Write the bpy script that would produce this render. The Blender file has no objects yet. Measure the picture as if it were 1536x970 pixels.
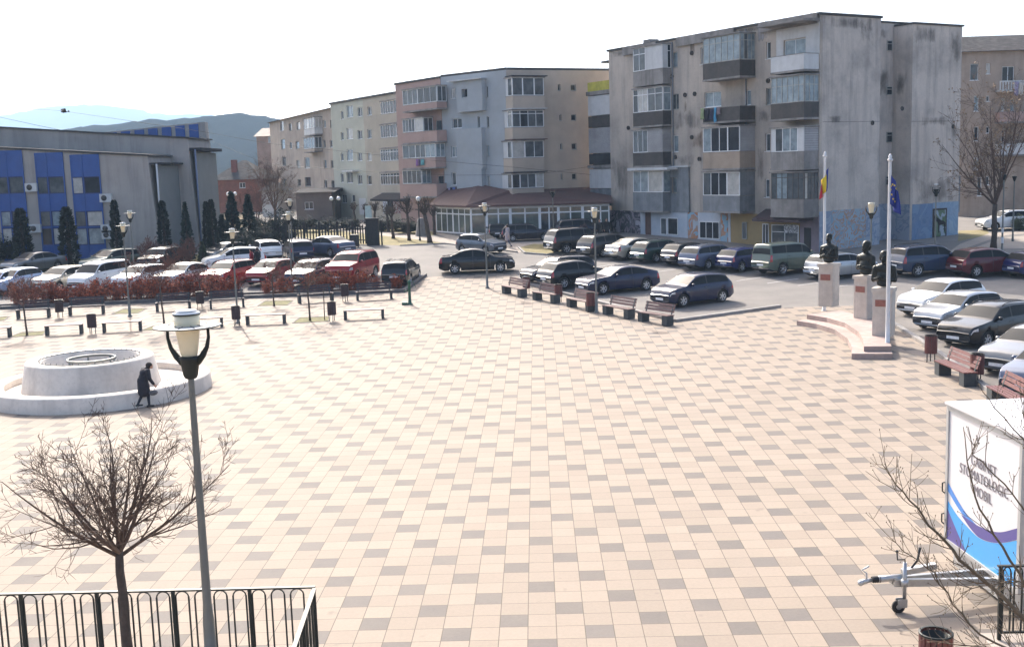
import bpy, bmesh, math, random
from mathutils import Vector, Matrix
R = math.radians
PI = math.pi
W0 = 0.46                     # tile width in metres
FPX, PITCH, YAW, ROLL, CAMH = 1680.0, 0.1376, 0.0245, 0.032, 16.0282 * 0.46
IW, IH = 1536, 970
_F = Vector((-math.sin(YAW) * math.cos(PITCH), math.cos(YAW) * math.cos(PITCH), -math.sin(PITCH)))
_R0 = Vector((math.cos(YAW), math.sin(YAW), 0))
_U0 = _R0.cross(_F)
_RT = _R0 * math.cos(ROLL) - _U0 * math.sin(ROLL)
_UP = _R0 * math.sin(ROLL) + _U0 * math.cos(ROLL)
CAM = Vector((0, 0, CAMH))
KN = [(-3000, 0), (50, 0), (64, .3), (74, .9), (85, 1.4), (100, 1.8), (146, 2.6), (300, 4), (1000, 6), (9000, 6)]


def gz(Y):
    """height of the ground at distance Y"""
    for (a, za), (b, zb) in zip(KN, KN[1:]):
        if Y <= b:
            return za + (zb - za) * (Y - a) / (b - a)
    return KN[-1][1]


def ray(px, py):
    return (_F * FPX + _RT * (px - IW / 2) - _UP * (py - IH / 2)).normalized()


def G(px, py, off=0.0):
    """point of the ground seen at a photo pixel"""
    d = ray(px, py)
    t0 = 0.0
    t = 5.0
    while t < 4000:
        p = CAM + d * t
        if p.z <= gz(p.y) + off:
            break
        t0 = t
        t *= 1.03
    a, b = t0, t
    for _ in range(40):
        m = (a + b) / 2
        p = CAM + d * m
        if p.z <= gz(p.y) + off:
            b = m
        else:
            a = m
    return CAM + d * b


def at_y(px, py, Y):
    d = ray(px, py)
    return CAM + d * (Y / d.y)


def Z(px, py, base):
    """height of the pixel on the vertical line nearest above a base point"""
    d = ray(px, py)
    h = math.hypot(base.x, base.y)
    return CAM.z + d.z / math.hypot(d.x, d.y) * h


def pj(p):
    """photo pixel of a world point"""
    v = Vector(p) - CAM
    k = FPX / v.dot(_F)
    return IW / 2 + v.dot(_RT) * k, IH / 2 - v.dot(_UP) * k
random.seed(7)
for coll in (bpy.data.objects, bpy.data.meshes, bpy.data.materials):
    for it in list(coll):
        coll.remove(it)
SC = bpy.context.scene
COL = SC.collection


class MB:
    """collects shapes into one mesh"""

    def __init__(s):
        s.v, s.f, s.m, s.s = [], [], [], []

    def add(s, vs, fs, m=0, sm=False, M=None):
        b = len(s.v)
        s.v += [tuple(M @ Vector(p)) if M else tuple(p) for p in vs]
        for f in fs:
            s.f.append([b + i for i in f])
            s.m.append(m)
            s.s.append(sm)
        return s

    def box(s, x0, x1, y0, y1, z0, z1, m=0, M=None):
        if x0 > x1: x0, x1 = x1, x0
        if y0 > y1: y0, y1 = y1, y0
        if z0 > z1: z0, z1 = z1, z0
        vs = [(x, y, z) for z in (z0, z1) for y in (y0, y1) for x in (x0, x1)]
        return s.add(vs, [(0, 2, 3, 1), (4, 5, 7, 6), (0, 1, 5, 4), (2, 6, 7, 3), (0, 4, 6, 2), (1, 3, 7, 5)], m, False, M)

    def bar(s, a, b, w, h, m=0):
        """box beam from a to b, w wide, h high"""
        a, b = Vector(a), Vector(b)
        d = b - a
        L = d.length
        q = d.to_track_quat('X', 'Z').to_matrix().to_4x4()
        return s.box(0, L, -w / 2, w / 2, -h / 2, h / 2, m, Matrix.Translation(a) @ q)

    def tube(s, pts, rad, n=6, m=0, sm=True, cap=True):
        pts = [Vector(p) for p in pts]
        k = len(pts)
        if not isinstance(rad, (list, tuple)):
            rad = [rad] * k
        vs, fs = [], []
        ref = None
        for i, p in enumerate(pts):
            t = (pts[min(i + 1, k - 1)] - pts[max(i - 1, 0)])
            if t.length < 1e-9:
                t = Vector((0, 0, 1))
            t.normalize()
            if ref is None:
                ref = Vector((1, 0, 0)) if abs(t.x) < .8 else Vector((0, 1, 0))
            a = (ref - t * ref.dot(t))
            if a.length < 1e-6:
                a = t.orthogonal()
            a.normalize()
            ref = a
            b = t.cross(a)
            for j in range(n):
                g = 2 * PI * j / n
                vs.append(p + (a * math.cos(g) + b * math.sin(g)) * rad[i])
        for i in range(k - 1):
            for j in range(n):
                j2 = (j + 1) % n
                fs.append((i * n + j, i * n + j2, (i + 1) * n + j2, (i + 1) * n + j))
        s.add(vs, fs, m, sm)
        if cap:
            b = len(s.v) - k * n
            s.f.append([b + j for j in range(n)][::-1]); s.m.append(m); s.s.append(False)
            s.f.append([b + (k - 1) * n + j for j in range(n)]); s.m.append(m); s.s.append(False)
        return s

    def lathe(s, prof, n=24, m=0, c=(0, 0, 0), sm=True, M=None):
        vs, fs = [], []
        for r, z in prof:
            for j in range(n):
                g = 2 * PI * j / n
                vs.append((c[0] + r * math.cos(g), c[1] + r * math.sin(g), c[2] + z))
        for i in range(len(prof) - 1):
            for j in range(n):
                j2 = (j + 1) % n
                fs.append((i * n + j, i * n + j2, (i + 1) * n + j2, (i + 1) * n + j))
        return s.add(vs, fs, m, sm, M)

    def prism(s, poly, z0, z1, m=0, M=None):
        n = len(poly)
        vs = [(x, y, z0) for x, y in poly] + [(x, y, z1) for x, y in poly]
        fs = [tuple(range(n))[::-1], tuple(range(n, 2 * n))] + [(i, (i + 1) % n, n + (i + 1) % n, n + i) for i in range(n)]
        return s.add(vs, fs, m, False, M)

    def ball(s, c, r, m=0, n=12, k=8, M=None):
        if not isinstance(r, (list, tuple)):
            r = (r, r, r)
        vs, fs = [], []
        for i in range(k + 1):
            a = PI * i / k
            for j in range(n):
                g = 2 * PI * j / n
                vs.append((c[0] + r[0] * math.sin(a) * math.cos(g), c[1] + r[1] * math.sin(a) * math.sin(g), c[2] - r[2] * math.cos(a)))
        for i in range(k):
            for j in range(n):
                j2 = (j + 1) % n
                fs.append((i * n + j, i * n + j2, (i + 1) * n + j2, (i + 1) * n + j))
        return s.add(vs, fs, m, True, M)

    def _xf(s, M):
        s.v = [tuple(M @ Vector(p)) for p in s.v]
        return s

    def build(s, name, mats, parent=None, loc=None, rz=None):
        me = bpy.data.meshes.new(name)
        me.from_pydata(s.v, [], s.f)
        me.polygons.foreach_set('material_index', s.m)
        me.polygons.foreach_set('use_smooth', s.s)
        if not isinstance(mats, (list, tuple)):
            mats = [mats]
        for m in mats:
            me.materials.append(m)
        me.validate()
        me.update()
        o = bpy.data.objects.new(name, me)
        COL.objects.link(o)
        if parent: o.parent = parent
        if loc is not None: o.location = loc
        if rz is not None: o.rotation_euler = (0, 0, rz)
        return o


def tag(o, label, cat, group=None):
    o['label'] = label
    o['category'] = cat
    if group: o['group'] = group
    return o


def thing(name, label, cat, loc=(0, 0, 0), rz=0, group=None):
    o = bpy.data.objects.new(name, None)
    o.empty_display_size = .2
    COL.objects.link(o)
    o.location = loc
    o.rotation_euler = (0, 0, rz)
    return tag(o, label, cat, group)


def struct(o, kind='structure'):
    o['kind'] = kind
    return o


def copy_tree(o, parent=None):
    c = o.copy()
    COL.objects.link(c)
    if parent: c.parent = parent
    for ch in list(o.children):
        copy_tree(ch, c)
    return c


def place(o, loc, rz=0, label=None, group=None, sc=None):
    o.location = loc
    o.rotation_euler = (0, 0, rz)
    if sc: o.scale = (sc, sc, sc) if not isinstance(sc, (list, tuple)) else sc
    if label: o['label'] = label
    if group: o['group'] = group
    return o


class Proto:
    """first call hands out the built thing itself, later calls copies of it"""

    def __init__(s, o):
        s.o, s.used = o, False

    def get(s):
        if not s.used:
            s.used = True
            return s.o
        return copy_tree(s.o)


# ---------------------------------------------------------------- materials
MATS = {}


def nt(name):
    m = bpy.data.materials.new(name)
    m.use_nodes = True
    return m, m.node_tree.nodes, m.node_tree.links, m.node_tree.nodes['Principled BSDF']


def rgb(c):
    return (c[0], c[1], c[2], 1)


def mat(name, col, rough=.75, metal=0, var=.15, scale=5, bump=0, coat=0, spec=.5, stain=0, streak=0, stc=(.05, .045, .04), bscale=None, dirt=0):
    """painted, mineral or metal surface: a base colour broken up by noise, with optional stains, streaks, bump"""
    if name in MATS: return MATS[name]
    m, N, L, b = nt(name)
    tc = N.new('ShaderNodeTexCoord')
    b.inputs['Roughness'].default_value = rough
    b.inputs['Metallic'].default_value = metal
    b.inputs['Coat Weight'].default_value = coat
    b.inputs['Coat Roughness'].default_value = .03
    b.inputs['Specular IOR Level'].default_value = spec
    no = N.new('ShaderNodeTexNoise')
    no.inputs['Scale'].default_value = scale
    no.inputs['Detail'].default_value = 5
    no.inputs['Roughness'].default_value = .65
    L.new(tc.outputs['Object'], no.inputs['Vector'])
    rp = N.new('ShaderNodeValToRGB')
    rp.color_ramp.elements[0].position = .3
    rp.color_ramp.elements[1].position = .7
    rp.color_ramp.elements[0].color = rgb([c * (1 - var) for c in col])
    rp.color_ramp.elements[1].color = rgb([min(1, c * (1 + var)) for c in col])
    L.new(no.outputs['Fac'], rp.inputs['Fac'])
    out = rp.outputs['Color']

    def over(scale3, lo, hi, amt, colr):
        nonlocal out
        mp = N.new('ShaderNodeMapping')
        mp.inputs['Scale'].default_value = scale3
        L.new(tc.outputs['Object'], mp.inputs['Vector'])
        n2 = N.new('ShaderNodeTexNoise')
        n2.inputs['Scale'].default_value = 1
        n2.inputs['Detail'].default_value = 6
        n2.inputs['Roughness'].default_value = .6
        L.new(mp.outputs['Vector'], n2.inputs['Vector'])
        r2 = N.new('ShaderNodeMapRange')
        r2.inputs['From Min'].default_value = lo
        r2.inputs['From Max'].default_value = hi
        r2.inputs['To Max'].default_value = amt
        L.new(n2.outputs['Fac'], r2.inputs['Value'])
        mx = N.new('ShaderNodeMixRGB')
        L.new(r2.outputs['Result'], mx.inputs['Fac'])
        L.new(out, mx.inputs['Color1'])
        mx.inputs['Color2'].default_value = rgb(colr)
        out = mx.outputs['Color']
    if stain: over((.35, .35, .35), .47, .66, stain, stc)
    if streak: over((1.6, 1.6, .14), .48, .68, streak, stc)
    if dirt: over((7, 7, 7), .5, .66, dirt, stc)
    L.new(out, b.inputs['Base Color'])
    if bump:
        bp = N.new('ShaderNodeBump')
        bp.inputs['Strength'].default_value = bump
        bp.inputs['Distance'].default_value = .02
        n3 = N.new('ShaderNodeTexNoise')
        n3.inputs['Scale'].default_value = bscale or scale * 6
        n3.inputs['Detail'].default_value = 4
        L.new(tc.outputs['Object'], n3.inputs['Vector'])
        L.new(n3.outputs['Fac'], bp.inputs['Height'])
        L.new(bp.outputs['Normal'], b.inputs['Normal'])
    MATS[name] = m
    return m


def pane_mat(name, col, var=.5, rough=.08, scale=1.2):
    """window glass with the dim room or a curtain behind it"""
    if name in MATS: return MATS[name]
    m = mat(name, col, rough=.6, var=var, scale=scale, coat=.9, spec=.1)
    m.node_tree.nodes['Principled BSDF'].inputs['Coat Roughness'].default_value = rough
    return m


def tile_mat():
    m, N, L, b = nt('plaza_tile')

    def math_(op, a, bb=None, c=None):
        n = N.new('ShaderNodeMath')
        n.operation = op
        for i, x in enumerate((a, bb, c)):
            if x is None: continue
            if isinstance(x, (int, float)): n.inputs[i].default_value = x
            else: L.new(x, n.inputs[i])
        return n.outputs[0]
    geo = N.new('ShaderNodeNewGeometry')
    sx = N.new('ShaderNodeSeparateXYZ')
    L.new(geo.outputs['Position'], sx.inputs[0])
    c = math_('DIVIDE', math_('ADD', sx.outputs[0], .6986 * W0), W0)
    r = math_('DIVIDE', math_('SUBTRACT', 38.7273 * W0, sx.outputs[1]), W0 * 1.0745)
    ci, ri = math_('FLOOR', c), math_('FLOOR', r)
    # the courses laid beyond a seam in the square start two tiles over
    far = math_('LESS_THAN', ri, -61.5)
    k = math_('ADD', math_('SUBTRACT', ri, math_('MULTIPLY', ci, 2)), math_('MULTIPLY', far, 2))
    k = math_('FLOORED_MODULO', math_('ADD', k, 500), 5) if False else math_('MODULO', math_('ADD', k, 5000), 5)
    dark = math_('LESS_THAN', math_('ABSOLUTE', math_('SUBTRACT', k, 2)), .5)
    fx = math_('ABSOLUTE', math_('SUBTRACT', math_('FRACT', c), .5))
    fy = math_('ABSOLUTE', math_('SUBTRACT', math_('FRACT', r), .5))
    j = math_('MAXIMUM', math_('GREATER_THAN', fx, .5 - .014), math_('GREATER_THAN', fy, .5 - .012))
    cb = N.new('ShaderNodeCombineXYZ')
    L.new(ci, cb.inputs[0]); L.new(ri, cb.inputs[1])
    wn = N.new('ShaderNodeTexWhiteNoise')
    L.new(cb.outputs[0], wn.inputs['Vector'])
    mx = N.new('ShaderNodeMixRGB')
    L.new(dark, mx.inputs['Fac'])
    mx.inputs['Color1'].default_value = (.292, .237, .186, 1)
    mx.inputs['Color2'].default_value = (.137, .121, .110, 1)
    # each tile its own shade
    hs = N.new('ShaderNodeHueSaturation')
    L.new(mx.outputs['Color'], hs.inputs['Color'])
    L.new(math_('ADD', math_('MULTIPLY', wn.outputs['Value'], .17), .915), hs.inputs['Value'])
    # soiling
    no = N.new('ShaderNodeTexNoise')
    no.inputs['Scale'].default_value = .35
    no.inputs['Detail'].default_value = 8
    no.inputs['Roughness'].default_value = .7
    L.new(geo.outputs['Position'], no.inputs['Vector'])
    mr = N.new('ShaderNodeMapRange')
    L.new(no.outputs['Fac'], mr.inputs['Value'])
    mr.inputs['From Min'].default_value = .35; mr.inputs['From Max'].default_value = .75
    mr.inputs['To Min'].default_value = 0; mr.inputs['To Max'].default_value = .45
    mx3 = N.new('ShaderNodeMixRGB')
    mx3.inputs['Color2'].default_value = (.235, .195, .155, 1)
    L.new(mr.outputs['Result'], mx3.inputs['Fac']); L.new(hs.outputs['Color'], mx3.inputs['Color1'])
    fine = N.new('ShaderNodeTexNoise')
    fine.inputs['Scale'].default_value = 18
    fine.inputs['Detail'].default_value = 6
    L.new(geo.outputs['Position'], fine.inputs['Vector'])
    hs2 = N.new('ShaderNodeHueSaturation')
    L.new(mx3.outputs['Color'], hs2.inputs['Color'])
    L.new(math_('ADD', math_('MULTIPLY', fine.outputs['Fac'], .22), .89), hs2.inputs['Value'])
    # small dark spots of gum and oil
    sp = N.new('ShaderNodeTexNoise')
    sp.inputs['Scale'].default_value = 2.3
    sp.inputs['Detail'].default_value = 2
    L.new(geo.outputs['Position'], sp.inputs['Vector'])
    mr2 = N.new('ShaderNodeMapRange')
    L.new(sp.outputs['Fac'], mr2.inputs['Value'])
    mr2.inputs['From Min'].default_value = .70; mr2.inputs['From Max'].default_value = .78; mr2.inputs['To Max'].default_value = .35
    mx4 = N.new('ShaderNodeMixRGB')
    mx4.inputs['Color2'].default_value = (.13, .11, .095, 1)
    L.new(mr2.outputs['Result'], mx4.inputs['Fac']); L.new(hs2.outputs['Color'], mx4.inputs['Color1'])
    mx2 = N.new('ShaderNodeMixRGB')
    L.new(math_('MULTIPLY', j, .95), mx2.inputs['Fac'])
    L.new(mx4.outputs['Color'], mx2.inputs['Color1'])
    mx2.inputs['Color2'].default_value = (.095, .08, .062, 1)
    L.new(mx2.outputs['Color'], b.inputs['Base Color'])
    b.inputs['Roughness'].default_value = .8
    b.inputs['Specular IOR Level'].default_value = .3
    bp = N.new('ShaderNodeBump')
    bp.inputs['Strength'].default_value = .25
    bp.inputs['Distance'].default_value = .01
    L.new(math_('SUBTRACT', fine.outputs['Fac'], j), bp.inputs['Height'])
    L.new(bp.outputs['Normal'], b.inputs['Normal'])
    return m


# ---------------------------------------------------------------- sheets that follow the ground
def clip_y(poly, y, keep_above):
    out = []
    n = len(poly)
    for i in range(n):
        a, b = poly[i], poly[(i + 1) % n]
        ia = (a[1] >= y) == keep_above or a[1] == y
        ib = (b[1] >= y) == keep_above or b[1] == y
        if ia: out.append(a)
        if ia != ib and abs(b[1] - a[1]) > 1e-9:
            t = (y - a[1]) / (b[1] - a[1])
            out.append((a[0] + (b[0] - a[0]) * t, y))
    return out


def sheet(name, poly, off, m, kind='structure'):
    mb = MB()
    ys = [k[0] for k in KN]
    for y0, y1 in zip(ys, ys[1:]):
        p = clip_y(clip_y(poly, y0, True), y1, False)
        if len(p) >= 3:
            ar = sum(p[i][0] * p[(i + 1) % len(p)][1] - p[(i + 1) % len(p)][0] * p[i][1] for i in range(len(p)))
            if abs(ar) < 1e-6: continue
            if ar < 0: p = p[::-1]
            mb.add([(x, y, gz(y) + off) for x, y in p], [tuple(range(len(p)))])
    o = mb.build(name, m)
    if kind: o['kind'] = kind
    return o


def px_poly(pts):
    return [tuple(G(*p)[:2]) for p in pts]


def kerb(name, pts, m, w=.14, h=.12, label=None):
    """stone edging along ground points"""
    mb = MB()
    dense = []
    for a, b in zip(pts, pts[1:]):
        a, b = Vector(a), Vector(b)
        n = max(1, int((b - a).length / 2))
        for i in range(n):
            dense.append(a.lerp(b, i / n))
    dense.append(Vector(pts[-1]))
    for a, b in zip(dense, dense[1:]):
        d = (b - a)
        if d.length < .05: continue
        u = d.normalized()
        s = Vector((-u.y, u.x)) * w / 2
        e = u * (d.length - .008)
        q = [a - s, a + e - s, a + e + s, a + s]
        vs = [(p.x, p.y, gz(p.y) - .05) for p in q] + [(p.x, p.y, gz(p.y) + h) for p in q]
        mb.add(vs, [(3, 2, 1, 0), (4, 5, 6, 7), (0, 1, 5, 4), (1, 2, 6, 5), (2, 3, 7, 6), (3, 0, 4, 7)])
    return struct(mb.build(name, m))


def meshify(o):
    """replace a modified object's mesh by its evaluated one"""
    bpy.context.view_layer.update()
    dg = bpy.context.evaluated_depsgraph_get()
    me = bpy.data.meshes.new_from_object(o.evaluated_get(dg))
    old = o.data
    o.modifiers.clear()
    o.data = me
    me.name = old.name
    return o


def blob(name, prims, vox, mats, parent=None, pick=None, smooth=4):
    """one continuous skin over tapered limbs and ellipsoids; pick(co) gives the material slot of a face"""
    mb = MB()
    for p in prims:
        if p[0] == 'e':
            mb.ball(p[1], p[2], n=16, k=10)
        else:
            a, b, r0, r1 = Vector(p[1]), Vector(p[2]), p[3], p[4]
            pts, rr = [], []
            d = (b - a)
            u = d.normalized() if d.length > 1e-6 else Vector((0, 0, 1))
            for g in (-1, -.85, -.5, 0):
                pts.append(a + u * r0 * g); rr.append(max(.0015, r0 * math.sqrt(max(0, 1 - g * g))))
            for g in (0, .5, .85, 1):
                pts.append(b + u * r1 * g); rr.append(max(.0015, r1 * math.sqrt(max(0, 1 - g * g))))
            mb.tube(pts, rr, 12)
    o = mb.build(name, mats, parent)
    r = o.modifiers.new('r', 'REMESH')
    r.mode = 'VOXEL'
    r.voxel_size = vox
    r.use_smooth_shade = True
    s = o.modifiers.new('s', 'SMOOTH')
    s.iterations = smooth
    s.factor = .5
    meshify(o)
    me = o.data
    if not isinstance(mats, (list, tuple)): mats = [mats]
    if len(me.materials) == 0:
        for m in mats: me.materials.append(m)
    if pick:
        for p in me.polygons:
            p.material_index = pick(p.center)
    me.polygons.foreach_set('use_smooth', [True] * len(me.polygons))
    return o
# ---------------------------------------------------------------- setting
M_ASPH = mat('asphalt', (.188, .170, .152), .9, var=.12, scale=.5, bump=.25, bscale=40, stain=.4, stc=(.12, .11, .105), dirt=.2)
M_EARTH = mat('dry_ground', (.16, .13, .085), .95, spec=.1, var=.25, scale=.3, bump=.3, stain=.4, stc=(.10, .10, .05))
M_LAWN = mat('dry_lawn', (.24, .195, .085), .95, var=.3, scale=1.2, bump=.5, bscale=30, stain=.5, stc=(.15, .15, .05), dirt=.3)
M_GRASS = mat('patch_grass', (.15, .14, .055), .95, var=.35, scale=3, bump=.6, bscale=40)
M_PAVE = mat('pale_paving', (.33, .28, .23), .85, var=.1, scale=1.2, bump=.2, stain=.3, stc=(.25, .21, .18))
M_KERB = mat('kerb_stone', (.30, .28, .26), .85, var=.15, scale=3, bump=.2, stain=.3)
M_KERBD = mat('dark_kerb_stone', (.13, .12, .115), .85, var=.2, scale=3, bump=.2)
M_SOIL = mat('bed_soil', (.14, .105, .075), .95, var=.3, scale=2, bump=.6)
M_TILE = tile_mat()

gm = MB()
xs = [-4200, -1500, -400, -100, 0, 100, 400, 1500, 4200]
ys = [-150] + [k[0] for k in KN if 0 < k[0] < 6000] + [6300]
for i, y in enumerate(ys[:-1]):
    for a, b in zip(xs, xs[1:]):
        gm.add([(a, y, gz(y)), (b, y, gz(y)), (b, ys[i + 1], gz(ys[i + 1])), (a, ys[i + 1], gz(ys[i + 1]))], [(0, 1, 2, 3)])
struct(gm.build('ground', M_EARTH))

sheet('street', [(-70, 30), (70, 10), (80, 100), (30, 118), (-6, 125), (-40, 190), (-52, 190), (-28, 118), (-70, 96)], .004, M_ASPH)
PLAZA = [(-70, -5), (60, -5), (60, 12), tuple(G(1640, 720)[:2])] + px_poly([(1560, 645), (1400, 527), (1343, 489), (1345, 457), (1180, 461), (1013, 484), (782, 424), (773, 408), (640, 416), (608, 439), (300, 451), (0, 465), (-260, 476)]) + [(-70, 60)]
sheet('plaza', PLAZA, .010, M_TILE)
# beds, lawns, pavements
sheet('lawn', px_poly([(-300, 426), (-50, 418), (130, 411), (300, 402), (347, 396), (352, 380), (200, 384), (-300, 392)]), .008, M_LAWN)
sheet('lawn', px_poly([(420, 352), (520, 366), (600, 368), (668, 365), (640, 361), (568, 353), (430, 338)]), .008, M_LAWN)
sheet('lawn', px_poly([(560, 346), (640, 354), (656, 352), (652, 348), (560, 338)]), .008, M_LAWN)
sheet('path', px_poly([(500, 342), (568, 353), (640, 361), (690, 367), (705, 362), (640, 354), (560, 346), (505, 337)]), .012, M_PAVE)
sheet('pavement', px_poly([(655, 350), (690, 367), (742, 373), (780, 379), (792, 372), (835, 370), (905, 365), (915, 349), (707, 352)]), .008, M_PAVE)
sheet('lawn', px_poly([(778, 372), (787, 380), (821, 382.5), (840, 379), (838, 367), (800, 366)]), .014, M_LAWN)
kerb('kerb', [tuple(G(*p)[:2]) for p in [(778, 372), (787, 380.5), (821, 383), (842, 379), (838, 367)]], M_KERB)
sheet('lawn', px_poly([(1437, 362), (1485, 352), (1480, 345), (1438, 346)]), .008, M_LAWN)
sheet('path', px_poly([(1420, 381), (1450, 372), (1500, 354), (1600, 345), (1600, 341), (1484, 350), (1440, 366)]), .012, M_PAVE)
sheet('bare_ground', px_poly([(1455, 374), (1505, 356), (1600, 350), (1600, 372)]), .010, M_PAVE)
# kerbs round the car parks
kl = [tuple(G(*p)[:2]) for p in [(-200, 473), (0, 464), (150, 457), (300, 450), (450, 444), (606, 438), (638, 414)]]
kerb('kerb', kl, M_KERBD, .22, .18)
sheet('planting_bed', [(x, y + .12) for x, y in kl[:6]] + [(x - .1, y + 1.3) for x, y in kl[:6]][::-1], .016, M_SOIL)
kerb('kerb', [(x - .1, y + 1.36) for x, y in kl[:6]], M_KERBD, .12, .12)
kerb('kerb', [tuple(G(*p)[:2]) for p in [(-300, 427), (-50, 419), (130, 412), (300, 403), (348, 397)]], M_KERBD, .15, .14)
kerb('kerb', [tuple(G(*p)[:2]) for p in [(778, 420), (800, 428), (900, 455), (1012, 483), (1170, 461)]], M_KERB, .2, .14)
kerb('kerb', [tuple(G(*p)[:2]) for p in [(1338, 486), (1400, 526), (1560, 644), (1640, 715)]], M_KERB, .2, .14)
kerb('kerb', [tuple(G(*p)[:2]) for p in [(600, 369), (668, 366), (692, 369), (742, 374), (776, 379)]], M_KERB, .12, .1)
for pts in ([(439, 485), (449, 477), (495, 475), (493, 482)], [(387, 459), (397, 452), (440, 451), (431, 458)], [(168, 471), (185, 464), (220, 463), (207, 470)],
            [(14, 506), (32, 499), (70, 497), (64, 503)], [(212, 496), (228, 490), (262, 488), (250, 495)], [(-20, 482), (0, 476), (14, 475), (6, 481)]):
    sheet('grass_patch', px_poly(pts), .016, M_GRASS)
    kerb('kerb', [tuple(G(*p)[:2]) for p in pts + pts[:1]], M_KERBD, .06, .03)

# pale parking lines on the asphalt
M_LINE = mat('worn_road_paint', (.45, .43, .41), .8, var=.3, scale=6)
for i in range(9):
    a = G(905 + i * 46, 399 + i * 3.6)
    d = Vector((.84, .54, 0)); n = Vector((-.54, .84, 0)) * .05
    q = [a - d * 1.6 - n, a + d * .9 - n, a + d * .9 + n, a - d * 1.6 + n]
    sheet('road_marking', [(p.x, p.y) for p in q], .009, M_LINE)

# wooded hills behind the town
M_WOOD = mat('wooded_slope', (.012, .014, .013), .95, var=.45, scale=.02, bump=.6, bscale=.05, spec=0, stain=.5, stc=(.02, .022, .02))
M_FIELD = mat('far_slope', (.05, .052, .042), .95, var=.35, scale=.006, spec=0, stain=.6, stc=(.025, .027, .022))


def hill(crest, Y, back, front, m, jag, step):
    rnd = random.Random(int(Y))
    pts = []
    for px, py in crest:
        p = at_y(px, py, Y)
        pts.append((p.x, p.z))
    x = pts[0][0]
    rows = []
    while x < pts[-1][0]:
        for (a, za), (b, zb) in zip(pts, pts[1:]):
            if a <= x <= b:
                z = za + (zb - za) * (x - a) / (b - a)
        rows.append((x, z))
        x += step
    prof = [(-1, 0), (-.8, .16), (-.6, .38), (-.4, .62), (-.2, .84), (-.08, .95), (0, 1), (.1, .97), (.3, .8), (.6, .4), (1, 0)]
    mb = MB()
    k = len(prof)
    vs = []
    for i, (x, z) in enumerate(rows):
        for j, (t, f) in enumerate(prof):
            y = Y + (front if t < 0 else back) * t
            w = math.sin(i * step * .004 + j) * .05 + math.sin(i * step * .0011 + j * 1.7) * .06
            zz = 3 + (z - 3) * max(0, f + (w if 0 < f < 1 else 0)) + (rnd.uniform(0, jag) if f > .1 else -3)
            vs.append((x + rnd.uniform(-.3, .3) * step, y, zz))
    fs = []
    for i in range(len(rows) - 1):
        for j in range(k - 1):
            fs.append((i * k + j, (i + 1) * k + j, (i + 1) * k + j + 1, i * k + j + 1))
    mb.add(vs, fs, 0, True)
    return struct(mb.build('hill', m))


hill([(-480, 222), (-300, 205), (-60, 185), (0, 178), (60, 170), (110, 165), (160, 163.5), (200, 168), (260, 174), (310, 172), (360, 181), (420, 186), (600, 195), (1000, 205), (1250, 205)], 5400, 700, 2000, M_FIELD, 8, 32)
hill([(-700, 262), (-200, 245), (0, 225), (100, 205), (180, 195), (250, 188), (320, 184), (340, 181), (392, 178), (430, 186), (600, 200), (900, 215), (1300, 205), (1700, 190)], 1050, 400, 500, M_WOOD, 4, 5)

# air
hb = MB().box(-4300, 4300, -160, 6400, -2, 560)
M_HAZE, _N, _L, _b = nt('air')
_N.remove(_b)
pv = _N.new('ShaderNodeVolumePrincipled')
pv.inputs['Color'].default_value = (.52, .74, 1, 1)
pv.inputs['Density'].default_value = .00024
pv.inputs['Anisotropy'].default_value = .1
_L.new(pv.outputs[0], _N['Material Output'].inputs['Volume'])
try: M_HAZE.cycles.homogeneous_volume = True
except Exception: pass
hz = hb.build('haze', M_HAZE)
hz['kind'] = 'stuff'

# sky, sun, camera
SUN_AZ, SUN_EL = R(-20.3), R(36)
w = bpy.data.worlds.new('World')
SC.world = w
w.use_nodes = True
bg = w.node_tree.nodes['Background']
sk = w.node_tree.nodes.new('ShaderNodeTexSky')
sk.sky_type = 'NISHITA'
sk.sun_disc = False
sk.sun_elevation = SUN_EL
sk.sun_rotation = SUN_AZ
sk.air_density = .7
sk.dust_density = 5.0
sk.ozone_density = .4
w.node_tree.links.new(sk.outputs[0], bg.inputs['Color'])
bg.inputs['Strength'].default_value = .15
sl = bpy.data.lights.new('sun', 'SUN')
sl.energy = 2.7
sl.angle = R(.5)
sl.color = (1, .94, .86)
so = bpy.data.objects.new('sun', sl)
COL.objects.link(so)
sd = Vector((math.sin(SUN_AZ) * math.cos(SUN_EL), math.cos(SUN_AZ) * math.cos(SUN_EL), math.sin(SUN_EL)))
so.rotation_euler = sd.to_track_quat('Z', 'Y').to_euler()
so.location = sd * 60

cd = bpy.data.cameras.new('camera')
cd.sensor_fit = 'HORIZONTAL'
cd.sensor_width = 36
cd.lens = 36 * FPX / IW
cd.clip_start = .1
cd.clip_end = 20000
co = bpy.data.objects.new('camera', cd)
COL.objects.link(co)
mw = Matrix((_RT, _UP, -_F)).transposed().to_4x4()
mw.translation = CAM
co.matrix_world = mw
SC.camera = co
vs_ = SC.view_settings
SC.display_settings.display_device = 'sRGB'
vs_.view_transform = 'Standard'
vs_.look = 'None'
vs_.gamma = 1
vs_.use_curve_mapping = False
vs_.exposure = 1.44
SC.render.engine = 'CYCLES'
SC.cycles.use_denoising = True
try: SC.cycles.denoiser = 'OPENIMAGEDENOISE'
except Exception: pass
SC.cycles.max_bounces = 6
SC.cycles.volume_bounces = 1
SC.cycles.sample_clamp_indirect = 8
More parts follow.
